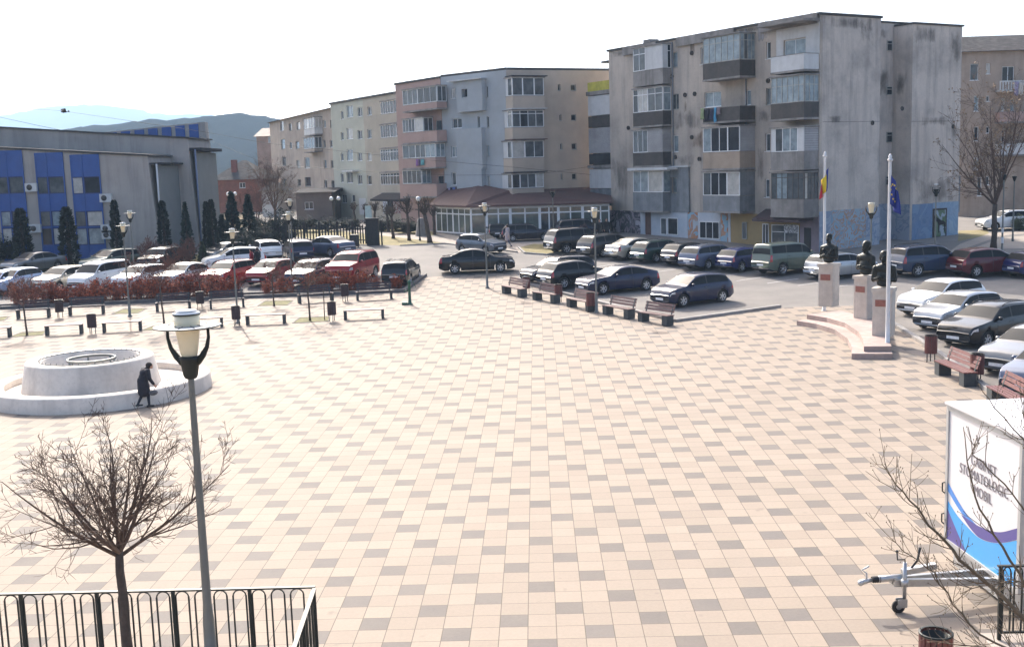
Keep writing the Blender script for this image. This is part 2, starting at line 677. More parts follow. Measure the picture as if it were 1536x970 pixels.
# ---------------------------------------------------------------- cars
M_GLASS = pane_mat('car_glass', (.008, .010, .012), .2, .02)
M_GLASS.node_tree.nodes['Principled BSDF'].inputs['Coat Weight'].default_value = .22
M_GLASS.node_tree.nodes['Principled BSDF'].inputs['Coat Roughness'].default_value = .045
M_BLK = mat('black_plastic', (.018, .018, .02), .6, var=.2, scale=3)
M_TYRE = mat('tyre_rubber', (.022, .021, .02), .85, var=.3, scale=6, dirt=.4, stc=(.09, .08, .07))
M_RIM = mat('alloy_rim', (.5, .5, .51), .35, .7, var=.1)
M_LAMP = mat('clear_lamp', (.55, .57, .6), .12, .3, var=.35, scale=12, coat=1)
M_TAIL = mat('red_lamp', (.35, .012, .015), .15, var=.3, scale=9, coat=1)
M_PLATE = mat('plate_white', (.75, .76, .78), .45, var=.12, scale=14)
M_CHROME = mat('chrome', (.7, .7, .72), .15, 1, var=.05)

PAINT = {}


def paint(nm, col, metal=.35):
    if nm not in PAINT:
        PAINT[nm] = mat('paint_' + nm, col, .3, metal, var=.05, scale=1.5, coat=.9, spec=.12, stain=.012, stc=(.25, .22, .19))
    return PAINT[nm]


def lerp_curve(c, t):
    if t <= c[0][0]: return c[0][1]
    for (a, za), (b, zb) in zip(c, c[1:]):
        if t <= b:
            u = (t - a) / (b - a)
            return za + (zb - za) * u
    return c[-1][1]


def smooth_curve(c, t):
    s = 0
    for d, k in ((-.012, .25), (0, .5), (.012, .25)):
        s += k * lerp_curve(c, min(1, max(0, t + d)))
    return s


CT = {
    'hatch': dict(L=4.1, W=1.74, H=1.48, top=[(0, .36), (.008, .47), (.03, .545), (.10, .60), (.25, .665), (.43, .95), (.50, .985), (.6, 1), (.80, .965), (.87, .925), (.955, .665), (.985, .60), (1, .40)], cowl=.26, rf=.42, rr=.865, rb=.945, wb=(.19, .80), side=(.315, .90), bp=(.56,), rails=0),
    'sedan': dict(L=4.55, W=1.77, H=1.45, top=[(0, .36), (.008, .47), (.03, .55), (.10, .60), (.27, .67), (.43, .955), (.50, .99), (.57, 1), (.69, .955), (.84, .735), (.965, .70), (.985, .63), (1, .42)], cowl=.28, rf=.425, rr=.70, rb=.825, wb=(.19, .79), side=(.325, .80), bp=(.55,), rails=0),
    'coupe': dict(L=4.45, W=1.76, H=1.38, top=[(0, .36), (.008, .47), (.03, .56), (.12, .62), (.30, .69), (.46, .955), (.53, .99), (.6, 1), (.70, .965), (.90, .775), (.97, .75), (.985, .66), (1, .42)], cowl=.31, rf=.455, rr=.715, rb=.885, wb=(.19, .79), side=(.36, .82), bp=(.60,), rails=0),
    'wagon': dict(L=4.6, W=1.78, H=1.5, top=[(0, .36), (.008, .46), (.03, .54), (.10, .59), (.25, .66), (.41, .945), (.48, .985), (.58, 1), (.85, .965), (.90, .925), (.97, .66), (.985, .58), (1, .40)], cowl=.26, rf=.405, rr=.90, rb=.96, wb=(.185, .775), side=(.305, .93), bp=(.51, .72), rails=1),
    'suv': dict(L=4.4, W=1.84, H=1.70, top=[(0, .40), (.008, .52), (.03, .60), (.10, .635), (.24, .675), (.37, .945), (.44, .985), (.55, 1), (.86, .975), (.92, .935), (.972, .66), (.985, .58), (1, .40)], cowl=.25, rf=.365, rr=.92, rb=.965, wb=(.185, .785), side=(.285, .94), bp=(.47, .70), rails=1),
    'van': dict(L=4.25, W=1.8, H=1.83, top=[(0, .33), (.008, .43), (.03, .50), (.10, .55), (.185, .60), (.34, .93), (.41, .975), (.5, 1), (.92, .985), (.958, .955), (.978, .60), (.988, .54), (1, .36)], cowl=.195, rf=.335, rr=.955, rb=.975, wb=(.18, .77), side=(.245, .945), bp=(.41, .70), rails=0),
}


def car_proto(kind):
    P = CT[kind]
    L, W, H = P['L'], P['W'], P['H']
    wr = .31 if H < 1.6 else .345
    ra = wr + .055
    zb = .17 if H < 1.6 else .24
    x0 = L / 2
    xw = [x0 - L * t for t in P['wb']]
    ts = sorted(set([0, .004, .008, .014, .022, .03, .04, .055, .07, .085, .1] + [i / 46 for i in range(5, 44)] +
                    [.93, .945, .955, .962, .97, .976, .982, .988, .993, 1] +
                    [t + d * ra / L for t in P['wb'] for d in (-1.001, -.98, -.9, -.75, -.5, 0, .5, .75, .9, .98, 1.001)] +
                    [P['cowl'] + .01, P['rf'] - .01, P['rr'] + .008, P['rb'] - .003, P['side'][0], P['side'][1]] + [b + d for b in P['bp'] for d in (-.009, .009)]))
    secs = []
    for t in ts:
        x = x0 - L * t
        zt = H * smooth_curve(P['top'], t)
        hw = W / 2 * (1 - .20 * max(0, (.16 - t) / .16) ** 2.2 - .14 * max(0, (t - .86) / .14) ** 2.2)
        zbel = min(H * lerp_curve([(0, .55), (.25, .615), (.95, .655), (1, .63)], t), zt - .03)
        z7 = min(.44 * H, zbel - .10)
        zbo = zb + .10 * max(0, (.05 - t) / .05) + .14 * max(0, (t - .93) / .07)
        h = zt - zbel
        cab = min(1, h / .3)

        def wu(f): return .955 * hw - f * h * (.30 if H < 1.75 else .17)
        pts = [(0, zbo), (.80 * hw, zbo), (.965 * hw, zbo + .05), (hw, zbo + .35 * (z7 - zbo)), (1.0 * hw, z7), (.992 * hw, zbel - .05), (.955 * hw, zbel),
               (wu(.14), zbel + .14 * h), (wu(.5), zbel + .5 * h), (wu(.84), zbel + .84 * h), (wu(.96) - .035 * cab - .015, zbel + (.96 if cab > .5 else .9) * h), (wu(1) * .62, zt), (0, zt + .018)]
        q = []
        for j, (y, z) in enumerate(pts):
            if j <= 5:
                for xx in xw:
                    d = abs(x - xx)
                    if d < ra:
                        za = wr + math.sqrt(ra * ra - d * d)
                        if z < za: z = za
            q.append((y, z))
        secs.append((x, q, zbel, zt))
    groups = {}

    def put(key, quad):
        g = groups.setdefault(key, MB())
        g.add(quad, [(0, 1, 2, 3)], 0, True)
    J = len(secs[0][1])
    for i in range(len(secs) - 1):
        xa, qa, ba, za = secs[i]
        xb, qb, bb, zb_ = secs[i + 1]
        t = (ts[i] + ts[i + 1]) / 2
        for j in range(J - 1):
            key = 'body'
            zc = (qa[j][1] + qa[j + 1][1] + qb[j][1] + qb[j + 1][1]) / 4
            if j <= 1: key = 'under'
            hh = min(za - ba, zb_ - bb)
            if P['cowl'] + .008 < t < P['rf'] - .005 and j >= 10: key = 'windshield'
            elif P['rr'] + .004 < t < P['rb'] and j >= 10: key = 'rear_window'
            elif P['side'][0] < t < P['side'][1] and j in (7, 8) and hh > .12:
                key = 'side_window'
                if any(abs(t - b) < .009 for b in P['bp']): key = 'under'
            elif .008 < t < .075 and j == 4: key = 'headlight'
            elif t > .958 and t < .994 and (j == 4 or (P['rails'] and j in (5, 6) and t < .985)): key = 'taillight'
            elif t > .955 and t < .988 and j == 5: key = 'taillight'
            for s in (1, -1):
                a = (xa, qa[j][0] * s, qa[j][1]); b = (xb, qb[j][0] * s, qb[j][1])
                c = (xb, qb[j + 1][0] * s, qb[j + 1][1]); d = (xa, qa[j + 1][0] * s, qa[j + 1][1])
                k2 = key
                if key in ('side_window', 'headlight', 'taillight'): k2 = key + ('L' if s > 0 else 'R')
                put(k2, [a, d, c, b] if s > 0 else [a, b, c, d])
    for e in (0, -1):
        x, q, _, _ = secs[e]
        for j in range(J - 1):
            key = 'body'
            if e == 0 and j in (2, 3): key = 'under'
            if e == -1 and j in (1, 2): key = 'under'
            quad = [(x, q[j][0], q[j][1]), (x, q[j + 1][0], q[j + 1][1]), (x, -q[j + 1][0], q[j + 1][1]), (x, -q[j][0], q[j][1])]
            put(key, quad if e == 0 else quad[::-1])
    root = bpy.data.objects.new('parked_car', None)
    COL.objects.link(root)
    weld = {}

    def fin(key, name, m):
        g = groups.get(key)
        if not g: return None
        # weld the corners so shading is smooth
        idx, vs, fs = {}, [], []
        for f in g.f:
            ff = []
            for i in f:
                k = tuple(round(c, 4) for c in g.v[i])
                if k not in idx:
                    idx[k] = len(vs); vs.append(g.v[i])
                if not ff or idx[k] not in ff: ff.append(idx[k])
            if len(ff) >= 3: fs.append(ff)
        o = MB().add(vs, fs, 0, True).build(name, m, root)
        return o
    body = fin('body', 'body', M_BLK)
    fin('under', 'bumper_trim', M_BLK)
    fin('windshield', 'windshield', M_GLASS)
    fin('rear_window', 'rear_window', M_GLASS)
    for s in 'LR':
        fin('side_window' + s, 'side_window', M_GLASS)
        fin('headlight' + s, 'headlight', M_LAMP)
        fin('taillight' + s, 'taillight', M_TAIL)
    # wheels
    wm, rm = None, None
    hwid = W / 2
    for k, xx in enumerate(xw):
        for s in (1, -1):
            if wm is None:
                M = Matrix.Rotation(PI / 2, 4, 'X')
                t_ = MB().lathe([(wr * .62, -.09), (wr * .9, -.10), (wr, -.07), (wr, .07), (wr * .9, .10), (wr * .66, .10), (wr * .64, .06), (wr * .2, .05), (.001, .05)], 28, 0, M=M)
                wo = t_.build('wheel', M_TYRE, root)
                r_ = MB().lathe([(wr * .66, .10), (wr * .64, .085), (wr * .58, .07)], 28, 0, M=M).lathe([(wr * .2, .06), (wr * .17, .095), (.001, .10)], 14, 0, M=M)
                for q in range(6):
                    r_.box(-.028, .028, .05, wr * .62, .062, .088, 0, M @ Matrix.Rotation(q * PI / 3, 4, 'Z'))
                ro = r_.build('rim', M_RIM, wo)
                wm, rm = wo, ro
            else:
                wo = wm.copy(); COL.objects.link(wo); wo.parent = root
                ro = rm.copy(); COL.objects.link(ro); ro.parent = wo
            wo.location = (xx, s * (hwid - .12), wr)
            wo.rotation_euler = (0, 0, 0 if s < 0 else PI)
    # mirrors
    xm = x0 - L * (P['cowl'] + .065)
    zm = H * .655
    for s in (1, -1):
        m_ = MB().ball((xm, s * (hwid * .955 + .08), zm + .05), (.07, .10, .07), n=12, k=8)
        m_.bar((xm + .02, s * hwid * .88, zm), (xm, s * (hwid * .96 + .05), zm + .02), .05, .04)
        mo = m_.build('mirror', M_BLK, root)
        mo['own'] = 1
    # plates, grille, seams, handles
    MB().box(x0 + .002, x0 + .016, -.26, .26, .34, .45).build('number_plate', M_PLATE, root)
    xr = -x0
    zr = .60 if kind in ('hatch', 'wagon', 'suv', 'van') else .52
    zr = {'hatch': .50, 'wagon': .50, 'suv': .56, 'van': .55}.get(kind, .46)
    MB().box(xr - .016, xr - .002, -.26, .26, zr, zr + .11).build('number_plate', M_PLATE, root)
    g = MB()
    g.box(x0 + .001, x0 + .012, -W * .30, W * .30, H * .325, H * .352)
    for s in (1, -1):
        for t in ([P['side'][0] - .005] + [b for b in P['bp']]):
            x = x0 - L * t
            i = min(range(len(ts)), key=lambda q: abs(ts[q] - t))
            qq = secs[i][1]
            g.tube([(x, s * (qq[j][0] + .001), max(qq[j][1], zb + .05)) for j in (2, 3, 4, 5, 6)], .006, 4)
        for b in P['bp']:
            x = x0 - L * (b - .035)
            i = min(range(len(ts)), key=lambda q: abs(ts[q] - (b - .035)))
            y = secs[i][1][5][0]
            g.box(x - .07, x + .07, s * (y - .01), s * (y + .022), secs[i][2] - .09, secs[i][2] - .065)
    g.build('seam_trim', M_BLK, root)
    if P['rails']:
        for s in (1, -1):
            pts = []
            for t in (P['rf'] + .03, P['rf'] + .06, .55, .7, P['rr'] - .07, P['rr'] - .03):
                i = min(range(len(ts)), key=lambda q: abs(ts[q] - t))
                yy, zz = secs[i][1][10]
                up = .05 if .45 < t < P['rr'] - .05 else .0
                pts.append((x0 - L * t, s * (yy - .02), zz + up + .01))
            MB().tube(pts, .016, 6).build('roof_rail', M_BLK, root)
    return root


CARP = {k: Proto(car_proto(k)) for k in CT}


def car(kind, px, py, az, col, label, group, sc=1.04, name='parked_car', dx=0, dy=0):
    """car standing with its middle on the ground seen at the pixel; az = compass of its nose, degrees from +X"""
    p = G(px, py)
    o = CARP[kind].get()
    o.name = name
    tag(o, label, 'car', group)
    o.location = (p.x + dx, p.y + dy, gz(p.y + dy) + .012)
    o.rotation_euler = (0, 0, R(az))
    o.scale = (sc, sc, sc)
    pm = col
    for ch in o.children:
        if ch.name.split('.')[0] in ('body',) or (ch.name.split('.')[0] == 'mirror'):
            ch.material_slots[0].link = 'OBJECT'
            ch.material_slots[0].material = pm
    return o


BLUE = paint('navy_blue', (.007, .011, .042), 0)
DBLU = paint('dark_blue', (.005, .007, .018), 0)
MBLU = paint('deep_blue', (.009, .015, .085), 0)
SLATE = paint('slate_blue', (.075, .095, .15), .2)
BLACK = paint('black', (.006, .006, .007), 0)
DGRY = paint('dark_grey', (.022, .023, .025), 0)
GREY = paint('mid_grey', (.14, .145, .15), .5)
SILV = paint('silver', (.40, .41, .42), .6)
WHIT = paint('white', (.72, .72, .71), 0)
CREAM = paint('pale_champagne', (.46, .43, .37), .4)
GREEN = paint('dark_green', (.008, .034, .030), 0)
SAGE = paint('sage_green', (.085, .11, .085), .1)
REDP = paint('red', (.30, .012, .016), 0)
MARO = paint('maroon', (.085, .006, .010), 0)
LBLU = paint('pale_blue', (.30, .37, .52), .4)
g1, g2, g3, g4, g5 = 'cars parked along the apartment block', 'cars parked behind the slatted benches', 'cars parked beside the busts', 'cars parked behind the red hedge', 'cars parked along the office building'
A_IN = 33
# along the big apartment block, tails to the square
car('suv', 866, 378, A_IN - 8, BLACK, 'black people carrier with tinted windows at the end by the grass island', g1, 1.06)
car('wagon', 914, 383, A_IN + 4, DGRY, 'black estate car parked between the black people carrier and a champagne saloon', g1, 1.03)
car('sedan', 955, 387, A_IN + 2, CREAM, 'pale champagne saloon parked before the graffiti wall', g1, .98)
car('wagon', 993, 391, A_IN + 2, GREEN, 'dark green estate car in the row before the apartment block', g1, .95)
car('hatch', 1035, 395, A_IN + 2, DGRY, 'dark grey hatchback between the green estate and the silver blue estate', g1, .96)
car('wagon', 1069, 401, A_IN + 4, SLATE, 'silver blue estate car with alloy wheels before the white shop front', g1, 1.0)
car('hatch', 1118, 404, A_IN + 4, MBLU, 'small bright blue hatchback parked beside the sage green van', g1, .95)
car('van', 1181, 409, A_IN - 2, SAGE, 'sage green passenger van before the shop with the dark awning', g1, 1.03)
car('wagon', 1262, 415, A_IN - 6, SILV, 'silver estate car with roof rails behind the first bust', g1, .97)
car('suv', 1390, 411, A_IN - 14, SLATE if False else paint('steel_blue', (.018, .034, .075), 0), 'steel blue off-roader with roof rails below the mural', g1, 1.04)
car('hatch', 1480, 412, A_IN - 18, MARO, 'maroon hatchback with white number plate below the mural', g1, 1.08)
car('hatch', 1562, 414, A_IN - 18, MBLU, 'blue car cut off by the picture edge beside the maroon hatchback', g1, 1.0)
# facing the benches
car('wagon', 838, 421, 212, DBLU, 'black estate car with bright windscreen behind the first slatted bench', g2, 1.0)
car('hatch', 862, 429, 32, BLACK, 'black hatchback with its red tail light to the benches', g2, 1.06)
car('coupe', 926, 437, 208, BLUE, 'blue low saloon with the sun glinting on its windscreen', g2, 1.06)
car('hatch', 1038, 455, 214, BLUE, 'blue five-door hatchback standing alone by the kerb corner', g2, 1.06)
# by the busts
car('hatch', 1412, 469, 212, WHIT, 'white hatchback with roof spoiler parked beside the busts', g3, 1.07)
car('hatch', 1438, 490, 213, SILV, 'silver rounded hatchback between the white and the black car', g3, 1.03)
car('wagon', 1486, 512, 214, BLACK, 'black estate car with roof rails facing the wooden bench', g3, 1.04)
car('sedan', 1552, 552, 216, GREY, 'dark grey saloon with wide grille behind the litter bin', g3, 1.02)
car('hatch', 1580, 585, 220, SLATE, 'silver blue car next to the dark grey saloon, cut by the picture edge', g3, 1.0)
# driving or standing in the roadway
car('sedan', 716, 408, 2, BLACK, 'long black saloon crossing the roadway in profile', 'cars in the roadway', 1.07)
car('hatch', 722, 379, -42, paint('blue_grey', (.10, .12, .15), .5), 'blue grey hatchback nosing out behind the black saloon', 'cars in the roadway', .96)
car('wagon', 790, 361, 5, DBLU, 'dark blue estate parked along the glass pavilion', 'cars beside the glass pavilion', .92)
car('suv', 872, 358, 8, DBLU, 'dark blue car half hidden behind the black people carrier', 'cars beside the glass pavilion', .95)
car('hatch', 745, 357, 95, BLACK, 'black car with red tail light tight against the glass pavilion', 'cars beside the glass pavilion', .85)
car('wagon', 1512, 344, 185, WHIT, 'white estate car on the lane behind the bare tree', 'cars on the lane', 1.0)
# behind the hedge
car('sedan', -2, 440, 262, LBLU, 'pale blue saloon at the far end of the hedge row', g4, 1.0)
car('hatch', 22, 437, 255, LBLU, 'blue silver hatchback behind the hedge beside the young tree', g4, 1.0)
car('hatch', 96, 434, 250, CREAM, 'champagne hatchback behind the hedge next to the white van', g4, 1.0)
car('van', 152, 434, 247, WHIT, 'white van with black lower doors behind the red hedge', g4, .98)
car('hatch', 212, 432, 252, WHIT, 'white hatchback behind the hedge beside the twin lamp posts', g4, 1.0)
car('sedan', 278, 428, 250, SILV, 'silver saloon behind the hedge between white and red cars', g4, 1.0)
car('wagon', 344, 426, 254, REDP, 'red estate behind the hedge under the bare lamp post', g4, 1.0)
car('hatch', 408, 424, 255, REDP, 'small red hatchback behind the thinnest part of the hedge', g4, 1.0)
car('wagon', 468, 425, 256, BLUE, 'dark blue estate with roof rails behind the hedge', g4, 1.0)
car('suv', 530, 420, 255, REDP, 'red off-roader with chrome grille facing the square', g4, 1.08)
car('wagon', 603, 423, 84, DGRY, 'dark grey estate at the kerb end with its tailgate to the square', g4, .96)
# along the office building
car('sedan', 52, 408, 242, GREY, 'grey saloon parked before the blue window bays', g5, 1.0)
car('hatch', 168, 407, 242, SAGE, 'grey green hatchback parked before the slim cypress', g5, 1.08)
car('suv', 242, 405, 262, BLACK, 'dark off-roader behind the bare shrub', g5, .95)
car('hatch', 338, 391, 240, GREY, 'grey car behind the white hatchback near the spruces', g5, .92)
car('hatch', 352, 404, 205, WHIT, 'white hatchback with two people standing at its door', g5, 1.04)
car('hatch', 398, 389, 118, WHIT, 'white car with its rear window to the lot near the picket fence', g5, 1.0)
car('wagon', 447, 389, 112, BLUE, 'navy estate car with its tailgate to the lot beside the grey saloon', g5, 1.0)
car('sedan', 492, 383, 140, SLATE, 'blue grey saloon parked beside the picket fence', g5, 1.02)
# ---------------------------------------------------------------- buildings
P_DARK = pane_mat('pane_dark', (.022, .026, .032), .5, .03)
P_MID = pane_mat('pane_mid', (.085, .095, .10), .5, .04)
P_CURT = pane_mat('pane_curtain', (.46, .44, .40), .25, .05, 2)
P_PALE = pane_mat('pane_pale', (.24, .29, .31), .4, .04, 1.5)
PANES = [P_DARK, P_MID, P_DARK, P_PALE, P_MID, P_CURT]
F_WHITE = mat('white_frame', (.76, .76, .75), .5, var=.06)
F_OLD = mat('old_frame', (.33, .33, .30), .7, var=.25, scale=3)
F_DARK = mat('dark_frame', (.10, .09, .08), .7, var=.2)
C_E = mat('block_plaster', (.50, .43, .36), .92, var=.12, scale=.7, bump=.25, stain=.6, streak=.38, stc=(.17, .15, .13), dirt=.15)
C_GAB = mat('block_concrete', (.56, .49, .425), .92, var=.09, scale=.5, bump=.25, stain=.45, streak=.4, stc=(.15, .14, .135), dirt=.12)
C_GREY = mat('stained_concrete', (.27, .25, .23), .92, var=.2, scale=1.5, bump=.3, stain=.5, streak=.55, stc=(.09, .08, .075))
C_DARK = mat('dark_parapet', (.055, .048, .043), .7, var=.25, scale=3, streak=.3, stc=(.11, .09, .07))
C_WHITEP = mat('white_panel', (.56, .56, .55), .7, var=.08, scale=2, streak=.3, stc=(.3, .29, .28))
C_BEIGEP = mat('beige_parapet', (.36, .28, .21), .9, var=.12, scale=1.5, streak=.4, stc=(.18, .15, .12))
C_METAL = mat('sheet_metal', (.19, .20, .21), .55, .2, var=.25, scale=1.5, streak=.5, stc=(.3, .32, .33))
C_ROOF = mat('roof_felt', (.055, .052, .05), .9, var=.3, scale=2)


def tile_panel():
    m = mat('block_tiles', (.42, .41, .41), .7, var=.1, scale=2, stain=.3)
    N, L = m.node_tree.nodes, m.node_tree.links
    b = N['Principled BSDF']
    src = b.inputs['Base Color'].links[0].from_socket
    tc = N.new('ShaderNodeTexCoord')
    mp = N.new('ShaderNodeMapping')
    mp.inputs['Rotation'].default_value = (R(90), 0, R(0))
    L.new(tc.outputs['Object'], mp.inputs['Vector'])
    br = N.new('ShaderNodeTexBrick')
    br.inputs['Scale'].default_value = 3.2
    br.inputs['Mortar Size'].default_value = .03
    br.inputs['Color1'].default_value = (1, 1, 1, 1)
    br.inputs['Color2'].default_value = (.9, .9, .9, 1)
    br.inputs['Mortar'].default_value = (.55, .54, .53, 1)
    L.new(mp.outputs['Vector'], br.inputs['Vector'])
    mx = N.new('ShaderNodeMixRGB')
    mx.blend_type = 'MULTIPLY'
    mx.inputs['Fac'].default_value = 1
    L.new(src, mx.inputs['Color1']); L.new(br.outputs['Color'], mx.inputs['Color2'])
    L.new(mx.outputs['Color'], b.inputs['Base Color'])
    return m


C_TILE = tile_panel()


class Face:
    """a wall plane of a building: x along it, y into the building, z up; M takes it to the building's own frame"""

    def __init__(s, A, B, root=None, z=None):
        s.A = Vector((A[0], A[1], gz(A[1]) if z is None else z))
        u = Vector((B[0] - A[0], B[1] - A[1], 0))
        s.L = u.length
        s.u = u.normalized()
        s.n = Vector((-s.u.y, s.u.x, 0))
        s.W = Matrix(((s.u.x, s.n.x, 0, s.A.x), (s.u.y, s.n.y, 0, s.A.y), (0, 0, 1, s.A.z), (0, 0, 0, 1)))
        s.root = root
        s.M = (s.W if root is None else root.matrix_basis.inverted() @ s.W)

    def pix(s, px, py, d=0.0):
        r = ray(px, py)
        o = s.A + s.n * d
        t = (o - CAM).dot(s.n) / r.dot(s.n)
        p = CAM + r * t - s.A
        return p.dot(s.u), p.z

    def rect(s, x0, y0, x1, y1, d=0.0):
        ym, xm = (y0 + y1) / 2, (x0 + x1) / 2
        return s.pix(x0, ym, d)[0], s.pix(x1, ym, d)[0], s.pix(xm, y1, d)[1], s.pix(xm, y0, d)[1]


def side_face(F, x, y0, y1):
    """the wall that turns inward from F at x (seen from the +x side)"""
    return F.W @ Vector((x, y0, 0)), F.W @ Vector((x, y1, 0))


def root_at(name, F, label, cat, group=None):
    o = thing(name, label, cat, F.A, math.atan2(F.u.y, F.u.x), group)
    o.matrix_basis = F.W.copy()
    F.root = o
    F.M = Matrix.Identity(4)
    return o


def wall(F, x0, x1, z0, z1, holes, m, rec=.16, name='wall', skin=.25):
    mb = MB()
    holes = [h for h in holes if h[1] > x0 and h[0] < x1]
    us = sorted(set([x0, x1] + [min(max(h[k], x0), x1) for h in holes for k in (0, 1)]))
    zs = sorted(set([z0, z1] + [h[k] for h in holes for k in (2, 3)]))
    for a, b in zip(us, us[1:]):
        for c, d in zip(zs, zs[1:]):
            um, zm = (a + b) / 2, (c + d) / 2
            if any(h[0] < um < h[1] and h[2] < zm < h[3] for h in holes): continue
            mb.add([(a, 0, c), (b, 0, c), (b, 0, d), (a, 0, d)], [(0, 1, 2, 3)], 0, False, F.M)
    for a, b, c, d in holes:
        q = [(a, 0, c), (b, 0, c), (b, 0, d), (a, 0, d)]
        k = [(a, rec, c), (b, rec, c), (b, rec, d), (a, rec, d)]
        mb.add(q + k, [(0, 4, 5, 1), (1, 5, 6, 2), (2, 6, 7, 3), (3, 7, 4, 0)], 0, False, F.M)
    for x in (x0, x1):
        mb.add([(x, 0, z0), (x, skin, z0), (x, skin, z1), (x, 0, z1)], [(0, 1, 2, 3)], 0, False, F.M)
    mb.add([(x0, 0, z1), (x1, 0, z1), (x1, skin, z1), (x0, skin, z1)], [(0, 1, 2, 3)], 0, False, F.M)
    return mb.build(name, m, F.root)


RW = random.Random(11)


def window(F, h, y=.10, fm=None, pm=None, nv=1, nh=0, bw=.055, sill=True, name='window', M=None):
    a, b, c, d = h
    M = M or F.M
    fm = fm or F_WHITE
    pm = pm or RW.choice(PANES)
    e = .004
    mb = MB()
    t = .05
    mb.box(a + e, b - e, y, y + t, c + e, c + bw, 0, M).box(a + e, b - e, y, y + t, d - bw, d - e, 0, M)
    mb.box(a + e, a + bw, y, y + t, c + bw, d - bw, 0, M).box(b - bw, b - e, y, y + t, c + bw, d - bw, 0, M)
    for i in range(1, nv + 1):
        x = a + (b - a) * i / (nv + 1)
        mb.box(x - bw * .45, x + bw * .45, y + .002, y + t - .002, c + bw, d - bw, 0, M)
    for i in range(1, nh + 1):
        z = c + (d - c) * (1 - .32 * i)
        mb.box(a + bw, b - bw, y + .004, y + t - .004, z - bw * .4, z + bw * .4, 0, M)
    if sill:
        mb.box(a - .05, b + .05, -.06, y - .004, c - .04, c - .004, 0, M)
    wo = mb.build(name, fm, F.root)
    MB().add([(a + e, y + .03, c + e), (b - e, y + .03, c + e), (b - e, y + .03, d - e), (a + e, y + .03, d - e)], [(0, 1, 2, 3)], 0, False, M).build('pane', pm, wo)
    return wo


def glaz(parent, M, p0, p1, z0, z1, segs, fm, gm, transom=0, bw=.05):
    """glazing or panels between two plan points, outside on the right-hand side when going p0->p1 reversed"""
    a, b = Vector((p0[0], p0[1], 0)), Vector((p1[0], p1[1], 0))
    Lf = (b - a).length
    u = (b - a) / Lf
    n = Vector((-u.y, u.x, 0))
    T = M @ Matrix(((u.x, n.x, 0, a.x), (u.y, n.y, 0, a.y), (0, 0, 1, 0), (0, 0, 0, 1)))
    fr, gl = MB(), MB()
    pan = {}
    x = 0
    tot = sum(s[2] for s in segs)
    for si, s in enumerate(segs):
        w = Lf * s[2] / tot
        x1 = x + w
        if s[0] == 'g':
            fr.box(x + .002, x1 - .002, .0, .06, z0, z0 + bw, 0, T).box(x + .002, x1 - .002, .0, .06, z1 - bw, z1, 0, T)
            for i in range(s[1] + 1):
                xx = x + w * i / s[1]
                xx = min(max(xx, x + bw / 2 + .002), x1 - bw / 2 - .002)
                fr.box(xx - bw / 2, xx + bw / 2, .004, .056, z0 + bw, z1 - bw, 0, T)
                if i < s[1]:
                    xb = x + w * (i + 1) / s[1]
                    if i == 0 or (i == s[1] // 2 and s[1] > 3) or (i == 1 and s[1] > 2): g = s[3] if len(s) > 3 else (gm if RW.random() < .55 else RW.choice(PANES)); gi = i
                    pan.setdefault((si, gi, g.name), (g, MB()))[1].add([(xx, .03, z0), (xb, .03, z0), (xb, .03, z1), (xx, .03, z1)], [(0, 1, 2, 3)], 0, False, T)
            if transom:
                zt = z0 + (z1 - z0) * transom
                fr.box(x + bw, x1 - bw, .006, .054, zt - bw / 2, zt + bw / 2, 0, T)
        else:
            pan.setdefault((si, s[1].name), (s[1], MB()))[1].box(x + .003, x1 - .003, .003, .07, z0, z1, 0, T)
        x = x1
    if fr.f: fr.build('window_frame', fm, parent)
    for g, mb in pan.values():
        mb.build('pane' if 'pane' in g.name else 'infill_panel', g, parent)


def balcony(F, x0, x1, dep, z0, zp, zt, par, front=None, side=None, fm=None, gm=None, transom=0, roof=True, y1=0, pm=None):
    """parapet box with a slab, and above it glazing or panels"""
    fm = fm or F_WHITE
    gm = gm or P_MID
    mb = MB()
    M = F.M
    th = .09
    mb.box(x0 - .03, x1 + .03, -dep - .03, y1 - .003, z0, z0 + .14, 1, M)
    mb.box(x0, x1, -dep, -dep + th, z0 + .14, zp, 0, M)
    mb.box(x0, x0 + th, -dep + th, y1 - .003, z0 + .14, zp, 0, M)
    mb.box(x1 - th, x1, -dep + th, y1 - .003, z0 + .14, zp, 0, M)
    mb.box(x0 - .02, x1 + .02, -dep - .02, -dep + th + .02, zp, zp + .04, 1, M)
    mb.box(x1 - th - .02, x1 + .02, -dep + th + .023, y1 - .003, zp, zp + .04, 1, M)
    mb.box(x0 - .02, x0 + th + .02, -dep + th + .023, y1 - .003, zp, zp + .04, 1, M)
    rb = MB()
    if roof and front:
        rb.box(x0 - .08, x1 + .08, -dep - .1, y1 - .003, zt + .002, zt + .09, 1, M)
    bo = mb.build('balcony', [par, C_GREY], F.root)
    if rb.f: rb.build('balcony_roof', [par, C_GREY], bo)
    if front:
        zz = zp + .042
        glaz(bo, M, (x0 + .02, -dep + .01), (x1 - .02, -dep + .01), zz, zt, front, fm, gm, transom)
        sd = side or [('g', 2, 1)]
        glaz(bo, M, (x1 - .01, -dep + .09), (x1 - .01, y1 - .01), zz, zt, sd, fm, gm, transom)
        glaz(bo, M, (x0 + .01, y1 - .01), (x0 + .01, -dep + .09), zz, zt, sd, fm, gm, transom)
    return bo


# ------------------------------------------------ the big apartment block
A_, B_ = G(918, 347), G(1228, 378)
FE = Face(A_, B_, z=min(gz(A_.y), gz(B_.y)) - .1)
EB = root_at('apartment_block', FE, 'tall stained grey apartment block with patched balconies and a painted blue gable', 'apartment block')
FE_M0 = FE.M
HE = Z(1230, 20, B_) - FE.A.z - .1
DE = (G(1436, 357) - B_).length


